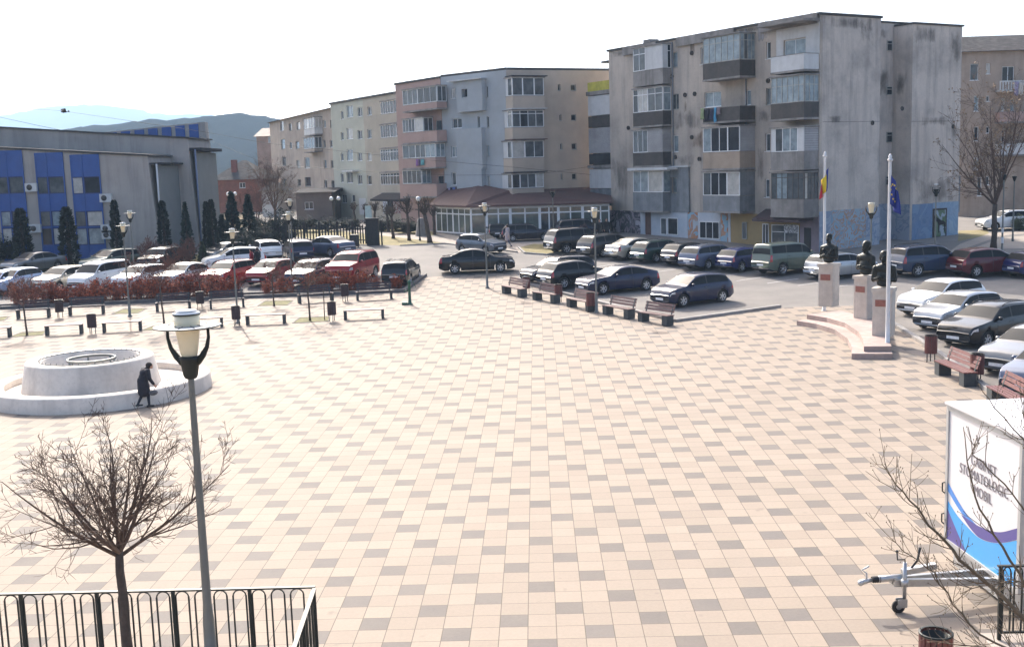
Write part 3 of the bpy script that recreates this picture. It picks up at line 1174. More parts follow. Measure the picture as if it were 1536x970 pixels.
def z4(x0, y0, x1, y1):
    return 860 + x0 / 2.5525, y0 / 2.5525, 860 + x1 / 2.5525, y1 / 2.5525


wins = [(378, 200, 399, 258), (376, 360, 404, 420), (381, 518, 402, 582), (379, 680, 399, 738), (487, 183, 496, 248), (738, 160, 756, 226), (737, 338, 756, 402), (735, 512, 754, 580), (733, 686, 751, 756)]
holes = [FE.rect(*z4(*w)) for w in wins]
open_w = [FE.rect(*z4(502, 352, 566, 410)), FE.rect(*z4(662, 345, 680, 402)), FE.rect(*z4(806, 150, 890, 211))]
holes += open_w
wall(FE, 0, FE.L, 2.6, HE, holes, C_E)
for k, h in enumerate(holes):
    window(FE, h, nv=1 if h[1] - h[0] > .7 else 0, fm=F_OLD if k in (0, 1, 3, 6) else F_WHITE, pm=P_PALE if k in (9, 11) else None)
# the body behind the skin, with the recess in the gable
gA, gB = side_face(FE, FE.L, 0, DE)
FG = Face(gA, gB, EB, FE.A.z)
u1, u2 = FG.pix(1319.4, 200)[0], FG.pix(1367, 200)[0]
DE = FG.pix(1440, 200)[0]
RC = 1.7
body = MB().box(.003, FE.L - RC, .26, DE, 0, HE - .003)
body.box(FE.L - RC, FE.L - .002, .26, u1, 0, HE - .004).box(FE.L - RC + .002, FE.L - .002, u2, DE - .003, 0, HE - .25)
body.build('wall', C_GAB, EB)
bm_ = MB().box(.004, FE.L - .004, .002, .255, 0, 2.595)
bm_.build('wall', C_GREY, EB)
rf = MB().box(-.12, FE.L + .1, -.14, u1 + .08, HE, HE + .16).box(-.12, FE.L - RC + .08, u1 + .085, DE + .1, HE - .001, HE + .12).box(FE.L - RC + .085, FE.L + .1, u2 - .06, DE + .1, HE - .245, HE - .12)
rf.build('roof', C_ROOF, EB)
cop = MB()
for a, b in ((2.2, 6.5), (9.0, 15.5), (18, 23.5)):
    cop.box(a, b, -.22, -.142, HE - .55, HE + .12)
cop.build('cornice', C_GREY, EB)
for x, y, hh in ((17.5, 1, 1.0), (20.4, 2.5, 1.4), (21.3, 4, .8), (9, 3, .7)):
    MB().tube([(x, y, HE + .15), (x, y, HE + .15 + hh)], .02, 5).build('aerial', C_ROOF, EB)
MB().box(4.2, 5.1, .4, 1.3, HE + .162, HE + .5).build('chimney', C_GREY, EB)
MB().box(-1.9, -.02, .6, 3.0, HE - .75, HE - .6).build('canopy', C_ROOF, EB)
# joints between the wall panels, rainwater pipes
M_JNT = mat('joint_line', (.16, .15, .14), .9, var=.3, scale=2)
z = FG.pix(1280, 183)[1]
MB().box(FE.L + .001, FE.L + .004, .3, u1 - .01, z, z + .03).build('panel_joint_line', M_JNT, EB)
MB().box(FE.L + .001, FE.L + .004, u2 + .01, DE - .05, z - .02, z + .01).build('panel_joint_line', M_JNT, EB)
for x in (8.4, 16.6):
    MB().tube([(x, -.07, 2.7), (x, -.07, HE - .1)], .055, 8).build('drainpipe', C_METAL, EB)
# gable recess windows and vents
for (a, b, c, d) in ((1330, 61, 1338, 77), (1329, 130, 1338, 143), (1329, 198, 1338, 214), (1328, 264, 1336, 278)):
    F2 = Face(FE.W @ Vector((FE.L - RC, 0, 0)), FE.W @ Vector((FE.L - RC, DE, 0)), EB, FE.A.z)
    r = F2.rect(a, b, c, d)
    window(F2, r, y=-.06, fm=F_OLD, pm=P_DARK, nv=0, nh=1, sill=False)
for (x, y) in ((1353, 163), (1308.5, 184.5), (1429.5, 190)):
    u, z = FG.pix(x, y)
    q = MB().lathe([(.16, 0), (.16, .05), (.11, .05), (.11, .01), (.001, .01)], 14, 0, M=FG.M @ Matrix.Translation((u, 0 if x > 1400 or x < 1320 else 0, z)) @ Matrix.Rotation(PI / 2, 4, 'X'))
    q.build('vent', C_DARK, EB)
for (x, y) in ((455, 204), (379, 293), (429, 364), (466, 360), (455, 526), (392, 602), (484, 609), (747, 310), (212, 490)):
    u, z = FE.pix(860 + x / 2.5525, y / 2.5525)
    MB().lathe([(.17, 0), (.17, .1), (.12, .1), (.12, .02), (.001, .02)], 14, 0, M=FE.M @ Matrix.Translation((u, 0, z)) @ Matrix.Rotation(PI / 2, 4, 'X')).build('vent', C_DARK, EB)

for (xL, xM, dep, rows) in (
    (229, 343, .85, [
        (178, 270, 328, C_GREY, [('g', 2, .42), ('p', C_WHITEP, .58)], [('p', C_WHITEP, .5), ('g', 1, .5)], F_WHITE, P_DARK, .72),
        (338, 430, 488, C_DARK, [('g', 3, .5), ('g', 2, .5)], [('g', 1, 1)], F_WHITE, P_DARK, .74),
        (498, 585, 641, C_DARK, [('g', 3, .5), ('p', C_TILE, .5)], [('p', C_TILE, 1)], F_WHITE, P_MID, 0),
        (654, 738, 813, C_METAL, [('g', 2, .52), ('g', 1, .48, P_CURT)], [('g', 1, 1)], F_WHITE, P_PALE, 0)]),
    (496, 637, 1.5, [
        (138, 239, 306, C_DARK, [('g', 6, 1)], [('g', 4, 1)], F_OLD, P_PALE, .74),
        (412, 413, 472, C_DARK, None, None, None, None, 0),
        (487, 583, 652, C_BEIGEP, [('g', 3, .68), ('g', 1, .32)], [('p', C_TILE, 1)], F_WHITE, P_MID, 0),
        (660, 751, 816, C_METAL, [('g', 3, .66), ('g', 1, .34, P_CURT)], [('p', C_METAL, 1)], F_WHITE, P_DARK, 0)]),
    (756, 883, 1.4, [
        (212, 213, 280, C_WHITEP, None, None, None, None, 0),
        (293, 396, 462, C_DARK, [('g', 6, 1)], [('g', 3, 1)], F_OLD, P_PALE, .64),
        (490, 583, 652, C_GREY, [('p', C_WHITEP, .12), ('g', 3, .7), ('p', C_WHITEP, .18)], [('p', C_TILE, 1)], F_WHITE, P_MID, 0),
        (662, 766, 833, C_BEIGEP if False else C_GREY, [('g', 6, 1)], [('g', 4, 1)], F_DARK, P_MID, .82)])):
    for (yT, yP, yB, par, fr, sd_, fm, gm, tr) in rows:
        xc = (xL + xM) / 2
        P = lambda x, y: FE.pix(860 + x / 2.5525, y / 2.5525, -dep)
        x0, x1 = P(xL, (yP + yB) / 2)[0], P(xM, (yP + yB) / 2)[0]
        balcony(FE, x0, min(x1, FE.L - .05), dep, P(xc, yB)[1], P(xc, yP)[1], P(xc, yT)[1], par, fr, sd_, fm, gm, tr)
# white painted open loggia under the roof, its canopy, and the sheet-metal side box
a, b, c, d = FE.rect(*z4(778, 96, 945, 212))
c1, d1 = open_w[2][3] + .0, d
MB().box(a, open_w[2][0] - .02, -.03, -.003, c - .1, d1).box(open_w[2][1] + .02, FE.L - .02, -.03, -.003, c - .1, d1).box(open_w[2][0] - .02, open_w[2][1] + .02, -.03, -.003, open_w[2][3] + .02, d1).build('painted_wall', C_WHITEP, EB)
MB().box(a - .4, FE.L + .02, -1.5, -.003, d1 + .02, d1 + .16).build('canopy', C_GREY, EB)
a, b, c, d = FE.rect(*z4(376, 640, 447, 812))
h = holes[3]
MB().box(a, h[0] - .06, -.14, -.003, c, d).box(h[1] + .06, b, -.14, -.003, c, d).box(h[0] - .06, h[1] + .06, -.14, -.003, h[3] + .02, d).box(h[0] - .06, h[1] + .06, -.14, -.003, c, h[2] - .06).build('infill_panel', C_METAL, EB)
MB().box(a, b + .1, -.3, -.003, d + .003, d + .1).build('canopy', C_WHITEP, EB)
a, b, c, d = FE.rect(*z4(216, 642, 368, 652), -1)
MB().box(a, b, -1.25, -.003, c, d).build('canopy', C_WHITEP, EB)
# stack of balconies on the far end
C_YEL = mat('yellow_screen', (.42, .38, .05), .6, var=.25, scale=2)
for (y0, y1, m, nm) in ((121, 135, C_YEL, 'screen'), (135, 141, C_GREY, 'slab'), (142, 172, C_WHITEP, 'infill_panel'), (173, 190, C_DARK, 'parapet'), (191, 229, C_TILE, 'infill_panel'), (230, 246, P_DARK, 'pane'), (247, 252, C_GREY, 'slab'), (253, 282, C_WHITEP, 'infill_panel'), (283, 308, C_METAL, 'parapet')):
    za, zb_ = FE.pix(916, y1, .8)[1], FE.pix(916, y0, .8)[1]
    o_ = .12 if nm == 'slab' else 0
    MB().box(-3.5 - o_, -.003, .25 - o_, 2.6, za, zb_ - .004).build(nm, m, EB)
MB().box(-3.4, -.003, .6, 2.5, FE.pix(916, 282, .8)[1], FE.pix(916, 172, .8)[1]).build('wall', C_GREY, EB)

# ground floor: painted shop fronts
def mural(name, cols, scale, seed=0, rough=.85):
    if name in MATS: return MATS[name]
    m, N, L, b = nt(name)
    tc = N.new('ShaderNodeTexCoord')
    mp = N.new('ShaderNodeMapping')
    mp.inputs['Location'].default_value = (seed, seed * 2, seed)
    L.new(tc.outputs['Object'], mp.inputs['Vector'])
    no = N.new('ShaderNodeTexNoise')
    no.inputs['Scale'].default_value = scale
    no.inputs['Detail'].default_value = 3
    no.inputs['Distortion'].default_value = 1.2
    L.new(mp.outputs['Vector'], no.inputs['Vector'])
    rp = N.new('ShaderNodeValToRGB')
    rp.color_ramp.interpolation = 'CONSTANT'
    e = rp.color_ramp.elements
    e[0].position, e[0].color = 0, rgb(cols[0])
    e[1].position, e[1].color = .40, rgb(cols[1 % len(cols)])
    k = len(cols)
    for i in range(2, k):
        x = e.new(.40 + .24 * (i - 1) / (k - 1))
        x.color = rgb(cols[i])
    L.new(no.outputs['Fac'], rp.inputs['Fac'])
    n2 = N.new('ShaderNodeTexNoise')
    n2.inputs['Scale'].default_value = 1.3
    n2.inputs['Detail'].default_value = 6
    L.new(tc.outputs['Object'], n2.inputs['Vector'])
    mr = N.new('ShaderNodeMapRange')
    mr.inputs['From Min'].default_value = .45; mr.inputs['From Max'].default_value = .7; mr.inputs['To Max'].default_value = .5
    L.new(n2.outputs['Fac'], mr.inputs['Value'])
    mx = N.new('ShaderNodeMixRGB')
    mx.inputs['Color2'].default_value = rgb([.5 * (cols[0][i] + .3) for i in range(3)])
    L.new(mr.outputs['Result'], mx.inputs['Fac']); L.new(rp.outputs['Color'], mx.inputs['Color1'])
    L.new(mx.outputs['Color'], b.inputs['Base Color'])
    b.inputs['Roughness'].default_value = rough
    MATS[name] = m
    return m


M_GRAF = mural('dark_graffiti', [(.03, .028, .035), (.05, .05, .06), (.30, .24, .27), (.04, .04, .05), (.45, .42, .46)], .9, 3)
M_SHOPW = mat('white_shop_wall', (.50, .52, .55), .8, var=.1, scale=1, stain=.45, stc=(.28, .36, .44), dirt=.25)
M_ORNG = mural('orange_mural', [(.42, .46, .50), (.38, .22, .14), (.46, .20, .09), (.25, .40, .50)], 1.0, 5)
M_OCHRE = mat('ochre_wall', (.34, .24, .11), .85, var=.12, scale=1, stain=.4, stc=(.2, .15, .09))
M_MAUVE = mat('mauve_wall', (.24, .19, .21), .85, var=.15, scale=1.2, stain=.4)
M_DOOR = mat('brown_door', (.12, .06, .045), .6, var=.2, scale=3)


def ground_panel(x0, x1, m, name='painted_wall', y=.05, top=2.58, ytop=None):
    a = FE.pix(860 + x0 / 2.5525, 345)[0]
    b = FE.pix(860 + x1 / 2.5525, 345)[0]
    return MB().box(a, b - .006, -y, -.001, 0, top).build(name, m, EB), a, b


ground_panel(139, 258, M_GRAF)
ground_panel(259, 277, M_SHOPW)
ground_panel(278, 299, M_DOOR, 'door', .04)
ground_panel(300, 440, M_SHOPW, y=.06)
ground_panel(441, 478, M_ORNG, y=.064)
ground_panel(479, 566, M_SHOPW, y=.06)
ground_panel(567, 594, M_ORNG, y=.064)
ground_panel(595, 604, M_SHOPW, y=.06)
ground_panel(605, 757, M_OCHRE, y=.055)
ground_panel(758, 868, M_OCHRE, y=.05)
ground_panel(869, 942, M_MAUVE, y=.05)
for (x0, y0, x1, y1, nv, nh, pm) in ((338, 834, 361, 898, 0, 0, P_MID), (365, 834, 404, 899, 0, 0, P_DARK), (487, 848, 563, 914, 2, 0, P_DARK), (650, 850, 668, 915, 0, 0, P_MID), (728, 856, 752, 935, 1, 0, P_DARK), (763, 860, 866, 948, 1, 1, P_MID)):
    r = FE.rect(*z4(x0, y0, x1, y1))
    window(FE, r, y=-.12, nv=nv, nh=nh, pm=pm, fm=F_WHITE if x0 != 650 else F_OLD, sill=False)
r = FE.rect(*z4(886, 872, 912, 960))
MB().box(r[0], r[1], -.075, -.052, 0, r[3]).build('door', mat('dark_doorway', (.015, .013, .013), .7), EB)
r = FE.rect(*z4(812, 860, 862, 892))
MB().box(r[0], r[1], -.135, -.125, r[2], r[3]).build('shop_notice', mural('shop_notice_paint', [(.55, .56, .58), (.12, .12, .13), (.6, .6, .62)], 5, 1), EB)
# dark awning over the shop
a, b, c, d = FE.rect(*z4(692, 818, 872, 850), -1.2)
aw = MB().prism([(a, -1.3), (b, -1.3), (b, -.06), (a, -.06)], 0, .02)
M_AWN = mat('dark_awning', (.045, .026, .028), .85, var=.2, scale=4)
aw = MB().add([(a, -1.4, c + .18), (b, -1.4, c + .18), (b, -.06, d + .25), (a, -.06, d + .25), (a, -1.4, c), (b, -1.4, c), (b, -.06, c + .1), (a, -.06, c + .1)], [(0, 1, 2, 3), (4, 5, 1, 0), (5, 6, 2, 1), (7, 4, 0, 3), (4, 7, 6, 5)])
aw.build('awning', M_AWN, EB)
# gable mural
M_BLUEW = mural('pale_blue_mural', [(.26, .31, .38), (.31, .36, .43), (.22, .27, .35), (.34, .37, .43)], .8, 2)
M_SPLASH = mural('splash_mural', [(.25, .36, .44), (.40, .25, .17), (.30, .39, .46), (.42, .25, .16), (.21, .32, .41)], 1.1, 8)
M_DEEPB = mural('deep_blue_mural', [(.10, .18, .30), (.14, .22, .35), (.12, .20, .33), (.17, .26, .38)], .7, 4)


def gab(x0, x1, ytop, m, prox=.02, name='mural', plane=None, bot=0.0, ybot=None):
    Fq = plane or FG
    a, b = Fq.pix(x0, 350)[0], Fq.pix(x1, 350)[0]
    zt = Fq.pix((x0 + x1) / 2, ytop)[1]
    zb_ = bot if ybot is None else Fq.pix((x0 + x1) / 2, ybot)[1]
    return MB().box(max(a, .0), b - .004, -prox, -.001, zb_, zt, 0, Fq.M).build(name, m, EB)


gab(1228, 1246, 317, M_BLUEW)
gab(1246.5, 1298, 314, M_SPLASH)
gab(1298.5, 1319, 311, M_BLUEW)
FR = Face(FE.W @ Vector((FE.L - RC, 0, 0)), FE.W @ Vector((FE.L - RC, DE, 0)), EB, FE.A.z)
ua, ub = u1 + .01, u2 - .01
MB().box(ua, ub, -.02, -.001, 0, FG.pix(1340, 307)[1], 0, FR.M).build('mural', M_BLUEW, EB)
MB().box(FE.L - RC + .03, FE.L - .03, u2 - .022, u2 - .001, 0, FG.pix(1367, 306)[1] - .03).build('mural', M_BLUEW, EB)
gab(1367.5, 1398, 306, M_DEEPB)
gab(1398.5, 1436.5, 303, mural('mid_blue_mural', [(.19, .29, .40), (.23, .33, .45), (.20, .30, .42), (.27, .37, .47)], .7, 6))
M_PICF = mat('picture_frame_paint', (.035, .025, .02), .7)
gab(1398.5, 1419, 312.5, M_PICF, .05, 'mural_frame', ybot=357)
gab(1400.5, 1417, 315, mural('meadow_paint', [(.10, .16, .10), (.30, .36, .42), (.09, .14, .07), (.12, .18, .10)], .45, 9), .06, 'mural_picture', ybot=354)
a_, z_ = FG.pix(1405, 333)
hs = MB()
Mh = FG.M @ Matrix.Translation((a_, -.066, z_))
hs.prism([(0, 0), (.35, .1), (.75, .05), (.9, -.1), (.85, -.75), (.78, -.75), (.72, -.2), (.25, -.25), (.22, -.8), (.12, -.8), (.1, -.2), (-.1, .25), (-.3, .45), (-.38, .35), (-.2, .1)], 0, .008, 0, Mh @ Matrix.Rotation(PI / 2, 4, 'X'))
hs.build('painted_horse', mat('horse_paint', (.012, .011, .012), .8), EB)
# things on the far end of the gable
for (y0, y1, m, nm, o_) in ((118, 188, C_TILE, 'infill_panel', .75), (189, 193, C_GREY, 'slab', .85), (240, 263, P_DARK, 'pane', .6), (264, 320, C_METAL, 'infill_panel', 1.25)):
    za, zb_ = FG.pix(1440, y1)[1], FG.pix(1440, y0)[1]
    MB().box(FE.L - 3.2, FE.L - .8, DE + .003, DE + o_, za, zb_ - .004).build(nm, m, EB)
sdp = MB().lathe([(.001, .10), (.3, .07), (.5, .0), (.5, -.02), (.3, .05), (.001, .08)], 20, 0, M=FG.M @ Matrix.Translation((DE + .45, .8, FG.pix(1443, 205)[1])) @ Matrix.Rotation(PI / 2, 4, 'X'))
sdp.build('satellite_dish', mat('dish_grey', (.2, .22, .25), .5), EB)


# soot and damp patches on the plaster
def stain_mat(name, col, amt, seed):
    m, N, L, b = nt(name)
    uv = N.new('ShaderNodeUVMap')
    sp = N.new('ShaderNodeSeparateXYZ')
    L.new(uv.outputs[0], sp.inputs[0])

    def mm(op, a, c=None):
        n = N.new('ShaderNodeMath')
        n.operation = op
        for i, x in enumerate((a, c)):
            if x is None: continue
            if isinstance(x, (int, float)): n.inputs[i].default_value = x
            else: L.new(x, n.inputs[i])
        return n.outputs[0]
    dx = mm('ABSOLUTE', mm('SUBTRACT', mm('MULTIPLY', sp.outputs[0], 2), 1))
    dz = mm('ABSOLUTE', mm('SUBTRACT', mm('MULTIPLY', sp.outputs[1], 2), 1))
    e = mm('SUBTRACT', 1, mm('MAXIMUM', mm('POWER', dx, 2.0), mm('POWER', dz, 2.0)))
    tc = N.new('ShaderNodeTexCoord')
    mp = N.new('ShaderNodeMapping')
    mp.inputs['Scale'].default_value = (1.5, 1.5, .5)
    mp.inputs['Location'].default_value = (seed, 0, seed)
    L.new(tc.outputs['Object'], mp.inputs['Vector'])
    no = N.new('ShaderNodeTexNoise')
    no.inputs['Scale'].default_value = 1
    no.inputs['Detail'].default_value = 7
    no.inputs['Roughness'].default_value = .7
    L.new(mp.outputs['Vector'], no.inputs['Vector'])
    a = mm('ADD', e, mm('MULTIPLY', mm('SUBTRACT', no.outputs['Fac'], .5), 3.2))
    mr = N.new('ShaderNodeMapRange')
    mr.inputs['From Min'].default_value = .35
    mr.inputs['From Max'].default_value = 1.25
    mr.inputs['To Max'].default_value = amt
    L.new(a, mr.inputs['Value'])
    b.inputs['Base Color'].default_value = rgb(col)
    b.inputs['Roughness'].default_value = .95
    b.inputs['Specular IOR Level'].default_value = .1
    L.new(mm('MULTIPLY', mr.outputs['Result'], mm('GREATER_THAN', e, .02)), b.inputs['Alpha'])
    return m


M_SOOT = [stain_mat('soot_stain', (.05, .046, .042), .5, 1), stain_mat('damp_stain', (.15, .138, .128), .5, 5), stain_mat('rust_stain', (.16, .09, .05), .6, 9)]
M_PATCH = stain_mat('pale_patch', (.46, .46, .47), .7, 3)


def stain(F, x0, x1, z0, z1, m, y=-.007):
    o = MB().add([(x0, y, z0), (x1, y, z0), (x1, y, z1), (x0, y, z1)], [(0, 1, 2, 3)], 0, False, F.M).build('wall_stain', m, EB)
    ul = o.data.uv_layers.new(name='UVMap')
    for i, c in enumerate(((0, 0), (1, 0), (1, 1), (0, 1))): ul.data[i].uv = c


for (a, b, c, d, k) in ((280, 128, 372, 172, 1), (372, 110, 500, 158, 1), (480, 88, 705, 150, 0), (600, 84, 760, 125, 1), (760, 60, 950, 110, 0), (425, 370, 436, 440, 2), (445, 150, 470, 215, 2), (140, 170, 225, 220, 1), (380, 590, 470, 640, 1), (145, 600, 225, 760, 1), (452, 500, 500, 570, 2), (700, 420, 760, 470, 1), (222, 325, 375, 340, 0), (700, 110, 760, 160, 3), (380, 420, 490, 500, 1), (700, 560, 735, 700, 1)):
    r = FE.rect(*z4(a, b, c, d))
    stain(FE, max(.02, r[0]), min(FE.L - .02, r[1]), r[2], min(r[3], HE - .03), M_SOOT[k] if k < 3 else M_PATCH)
z5 = lambda a, b, c, d: (1180 + a / 2.424, b / 2.424, 1180 + c / 2.424, d / 2.424)
for (a, b, c, d, k) in ((125, 52, 330, 110, 1), (255, 60, 318, 170, 1), (458, 80, 560, 160, 1), (590, 85, 645, 230, 0), (596, 445, 618, 520, 0), (150, 420, 200, 450, 1), (470, 420, 600, 460, 1), (460, 640, 620, 740, 1)):
    q = z5(a, b, c, d)
    ym, xm = (q[1] + q[3]) / 2, (q[0] + q[2]) / 2
    x0, x1, z0, z1 = FG.pix(q[0], ym)[0], FG.pix(q[2], ym)[0], FG.pix(xm, q[3])[1], FG.pix(xm, q[1])[1]
    stain(FG, max(.02, x0), min(DE - .02, x1), max(.1, z0), min(z1, HE - (.3 if x0 > u2 - .2 else .03)), M_SOOT[k])
FS = Face(FE.W @ Vector((FE.L, u2 - .001, 0)), FE.W @ Vector((FE.L - RC, u2 - .001, 0)), EB, FE.A.z)
stain(FR, u1 + .4, u2 - .05, FR.pix(1350, 145)[1], FR.pix(1350, 100)[1], M_SOOT[0])
stain(FR, u1 + .1, u2 - .05, FR.pix(1340, 60)[1], HE - .4, M_SOOT[1])
so_ = MB().add([(FE.L - RC + .05, u2 - .008, FG.pix(1356, 145)[1]), (FE.L - .2, u2 - .008, FG.pix(1356, 145)[1]), (FE.L - .2, u2 - .008, FG.pix(1356, 98)[1]), (FE.L - RC + .05, u2 - .008, FG.pix(1356, 98)[1])], [(0, 1, 2, 3)]).build('wall_stain', M_SOOT[0], EB)
ul = so_.data.uv_layers.new(name='UVMap')
for i, c in enumerate(((0, 0), (1, 0), (1, 1), (0, 1))): ul.data[i].uv = c
# ------------------------------------------------ the row of blocks on the street
def atd(px, Y, py=300):
    p = at_y(px, py, Y)
    return Vector((p.x, Y, 0))


def ztop(px, py, p):
    return Z(px, py, p)


C_D1 = mat('blue_grey_render', (.38, .40, .41), .9, var=.07, scale=.6, bump=.15, stain=.25, stc=(.24, .23, .21))
C_D2 = mat('sand_render', (.46, .38, .30), .9, var=.07, scale=.6, bump=.15, stain=.3, stc=(.26, .22, .18))
C_C = mat('pink_render', (.40, .275, .235), .9, var=.08, scale=.6, bump=.15, stain=.25, stc=(.22, .14, .12))
C_B = mat('pale_green_render', (.46, .455, .37), .9, var=.07, scale=.6, bump=.15, stain=.25, stc=(.26, .25, .19))
C_B2 = mat('cream_render', (.43, .38, .30), .9, var=.07, scale=.6, bump=.15, stain=.3, stc=(.25, .21, .16))
C_A = mat('ageing_beige_render', (.43, .355, .285), .9, var=.1, scale=.6, bump=.15, stain=.45, streak=.3, stc=(.22, .17, .14))
C_SLATE = mat('slate_roof', (.075, .07, .068), .95, spec=.05, var=.25, scale=2.5, bump=.4, streak=.3, stc=(.2, .19, .18))
C_TIN = mat('dark_tin_roof', (.035, .034, .038), .9, spec=.08, var=.2, scale=2)
C_REDR = mat('red_brown_roof', (.105, .052, .043), .75, var=.2, scale=3, bump=.3, stain=.35, stc=(.07, .05, .05))
blocks = 'apartment blocks along the street'


def zz(s, ox, oy):
    return lambda x0, y0, x1, y1: (ox + x0 / s, oy + y0 / s, ox + x1 / s, oy + y1 / s)


z6 = zz(4.216, 640, 90)
z3 = zz(3.233, 580, 80)
z2 = zz(4.04, 380, 90)

P3, P2, P1, P0 = atd(912, 103), atd(765, 98.5), atd(668, 104), atd(600.5, 110.5)
HD = Z(765, 104.7, P2)
# sand and blue-grey block
F1 = Face(P1, P2, z=gz(98.5) - .1)
DB = root_at('apartment_block', F1, 'blue grey and sand apartment block with stacked bay windows above the red roofed pavilion', 'apartment block', blocks)
F2 = Face(P2, P3, DB, F1.A.z)
hD = HD - F1.A.z
hs1 = [F1.rect(*z6(*w)) for w in ((155, 182, 180, 245), (220, 184, 256, 237), (375, 166, 388, 238), (160, 370, 222, 432), (380, 358, 395, 428), (155, 545, 195, 615), (380, 540, 397, 610), (158, 712, 205, 792), (385, 733, 402, 800), (322, 358, 337, 430))]
wall(F1, 0, F1.L, 0, hD, hs1, C_D1)
for k, h in enumerate(hs1): window(F1, h, nv=1 if k in (0, 3, 5, 7) else 0, fm=F_WHITE if k in (0, 3, 5, 7) else F_OLD, pm=P_DARK if k == 1 else None)
hs2 = [F2.rect(*z3(*w)) for w in ((830, 150, 843, 182), (893, 152, 917, 182), (838, 297, 847, 327), (895, 297, 919, 327), (842, 437, 852, 467), (897, 437, 921, 467), (845, 583, 853, 613), (899, 583, 921, 612))]
wall(F2, 0.003, F2.L + 3, 0, hD, hs2, C_D2)
for h in hs2: window(F2, h, nv=0, fm=F_OLD, pm=P_DARK)
M12 = [F1.A, F1.W @ Vector((F1.L, 0, 0)), F2.W @ Vector((F2.L + 3, 0, 0)), F2.W @ Vector((F2.L + 3, 11, 0)), F1.W @ Vector((F1.L * .7, 13, 0)), F1.W @ Vector((0, 11, 0))]
inv = DB.matrix_basis.inverted()
MB().prism([tuple((inv @ p)[:2]) for p in M12], hD + .002, hD + .2).build('roof', C_ROOF, DB)
MB().prism([tuple((inv @ (p + Vector((0, .3, 0))))[:2]) for p in M12[2:4]] + [tuple((inv @ (F2.W @ Vector((F2.L, 11, 0))))[:2])], 0, hD).build('wall', C_D2, DB)
# projecting middle of the blue-grey face
a, b, c, d = F1.rect(*z6(185, 130, 350, 325), -.5)
for (y0, y1) in ((130, 326), (432, 690), (690, 880)):
    a, b, c, d = F1.rect(*z6(190, y0, 350, y1), -.5)
    if y0 == 130:
        w_ = F1.rect(*z6(220, 184, 256, 237), -.5)
        MB().box(a, w_[0], -.5, -.003, c, d, 0, F1.M).box(w_[1], b, -.5, -.003, c, d, 0, F1.M).box(w_[0], w_[1], -.5, -.003, c, w_[2], 0, F1.M).box(w_[0], w_[1], -.5, -.003, w_[3], d, 0, F1.M).build('bay', C_D1, DB)
    else:
        MB().box(a, b, -.5, -.003, max(0, c), d, 0, F1.M).build('bay', C_D1, DB)
a, b, c, d = F1.rect(*z6(130, 122, 345, 130), -.7)
MB().box(a, b, -.8, -.003, c, d, 0, F1.M).build('canopy', C_WHITEP, DB)
# bay windows at the corner
for (yT, yP, yB, par, fr, cm) in ((112, 228, 318, C_D2, [('g', 1, .27), ('g', 1, .3), ('g', 1, .25)], C_TIN), (318, 427, 510, C_D2, [('g', 4, 1)], C_WHITEP), (512, 620, 716, C_D2, [('g', 1, .4, P_CURT), ('g', 2, .6)], C_REDR), (718, 812, 900, C_D2, [('g', 1, .25), ('g', 2, .5), ('g', 1, .25, P_CURT)], C_TIN)):
    x0, x1 = F2.pix(*[640 + 540 / 4.216, 90 + (yT + yP) / 8.43], -1.2)[0], F2.pix(640 + 742 / 4.216, 90 + (yT + yP) / 8.43, -1.2)[0]
    P = lambda y: F2.pix(640 + 640 / 4.216, 90 + y / 4.216, -1.2)[1]
    bo = balcony(F2, x0, x1, 1.2, P(yB), P(yP), P(yT), par, fr, [('p', C_WHITEP, .5), ('g', 1, .4)], F_WHITE, P_MID, .8 if yT == 318 else 0, y1=.8)
    MB().box(x0 - .1, x1 + .25, -1.45, -.003, P(yT) + .1, P(yT) + .17, 0, F2.M).build('canopy', cm, DB)

# glass pavilion with the red roof
W1, W2, W3 = G(655, 349), G(707, 356), G(914, 351)
W3 = atd(914, 94.2)
W2 = Vector((W2.x, W2.y, 0))
W1 = Vector((W1.x, min(W1.y, 101), 0))
FP1 = Face(W1, W2, z=gz(W2.y) - .05)
PV = root_at('glass_pavilion', FP1, 'glazed white framed pavilion under a red brown roof at the foot of the sand block', 'pavilion')
FP2 = Face(W2, W3, PV, FP1.A.z)
M_PVG = pane_mat('pavilion_glass', (.10, .115, .10), .6, .05, .4)
for F, segs in ((FP1, [('g', 3, .5, M_PVG), ('g', 3, .5, M_PVG)]), (FP2, [('g', 1, .12, M_PVG), ('g', 2, .18, M_PVG), ('g', 2, .22, M_PVG), ('g', 2, .14, P_DARK), ('g', 2, .18, M_PVG), ('g', 3, .2, M_PVG)])):
    MB().box(.004, F.L - .004, -.10, .16, 0, .28, 0, F.M).build('plinth', C_GREY, PV)
    wl = MB().box(.004, F.L - .004, -.02, .08, 2.5, 2.72, 0, F.M).build('glazed_wall', F_WHITE, PV)
    glaz(wl, F.M, (.0, .0), (F.L, .0), .285, 2.498, segs, F_WHITE, M_PVG, .76, .11)
MB().box(0, .2, .2, 4.0, 0, 2.6).build('wall', C_D2, PV)
ze, zr = 2.74, 4.35
e1 = FP1.W @ Vector((-.5, -.45, 0)); e2a = FP1.W @ Vector((FP1.L + .2, -.5, 0)); e3 = FP2.W @ Vector((FP2.L + .3, -.45, 0))
r1 = F1.W @ Vector((.5, -.05, 0)); r2 = F1.W @ Vector((F1.L * .55, -.05, 0)); r3 = P2 + Vector((.0, -.6, 0)); r4 = F2.W @ Vector((F2.L + .0, -.05, 0))
iv = PV.matrix_basis.inverted()
q = [(iv @ Vector((p.x, p.y, FP1.A.z + z))) for p, z in ((e1, ze), (e2a, ze), (e3, ze), (r4, zr - .5), (r3, zr - .5), (r2, zr + .1), (r1, zr - .2))]
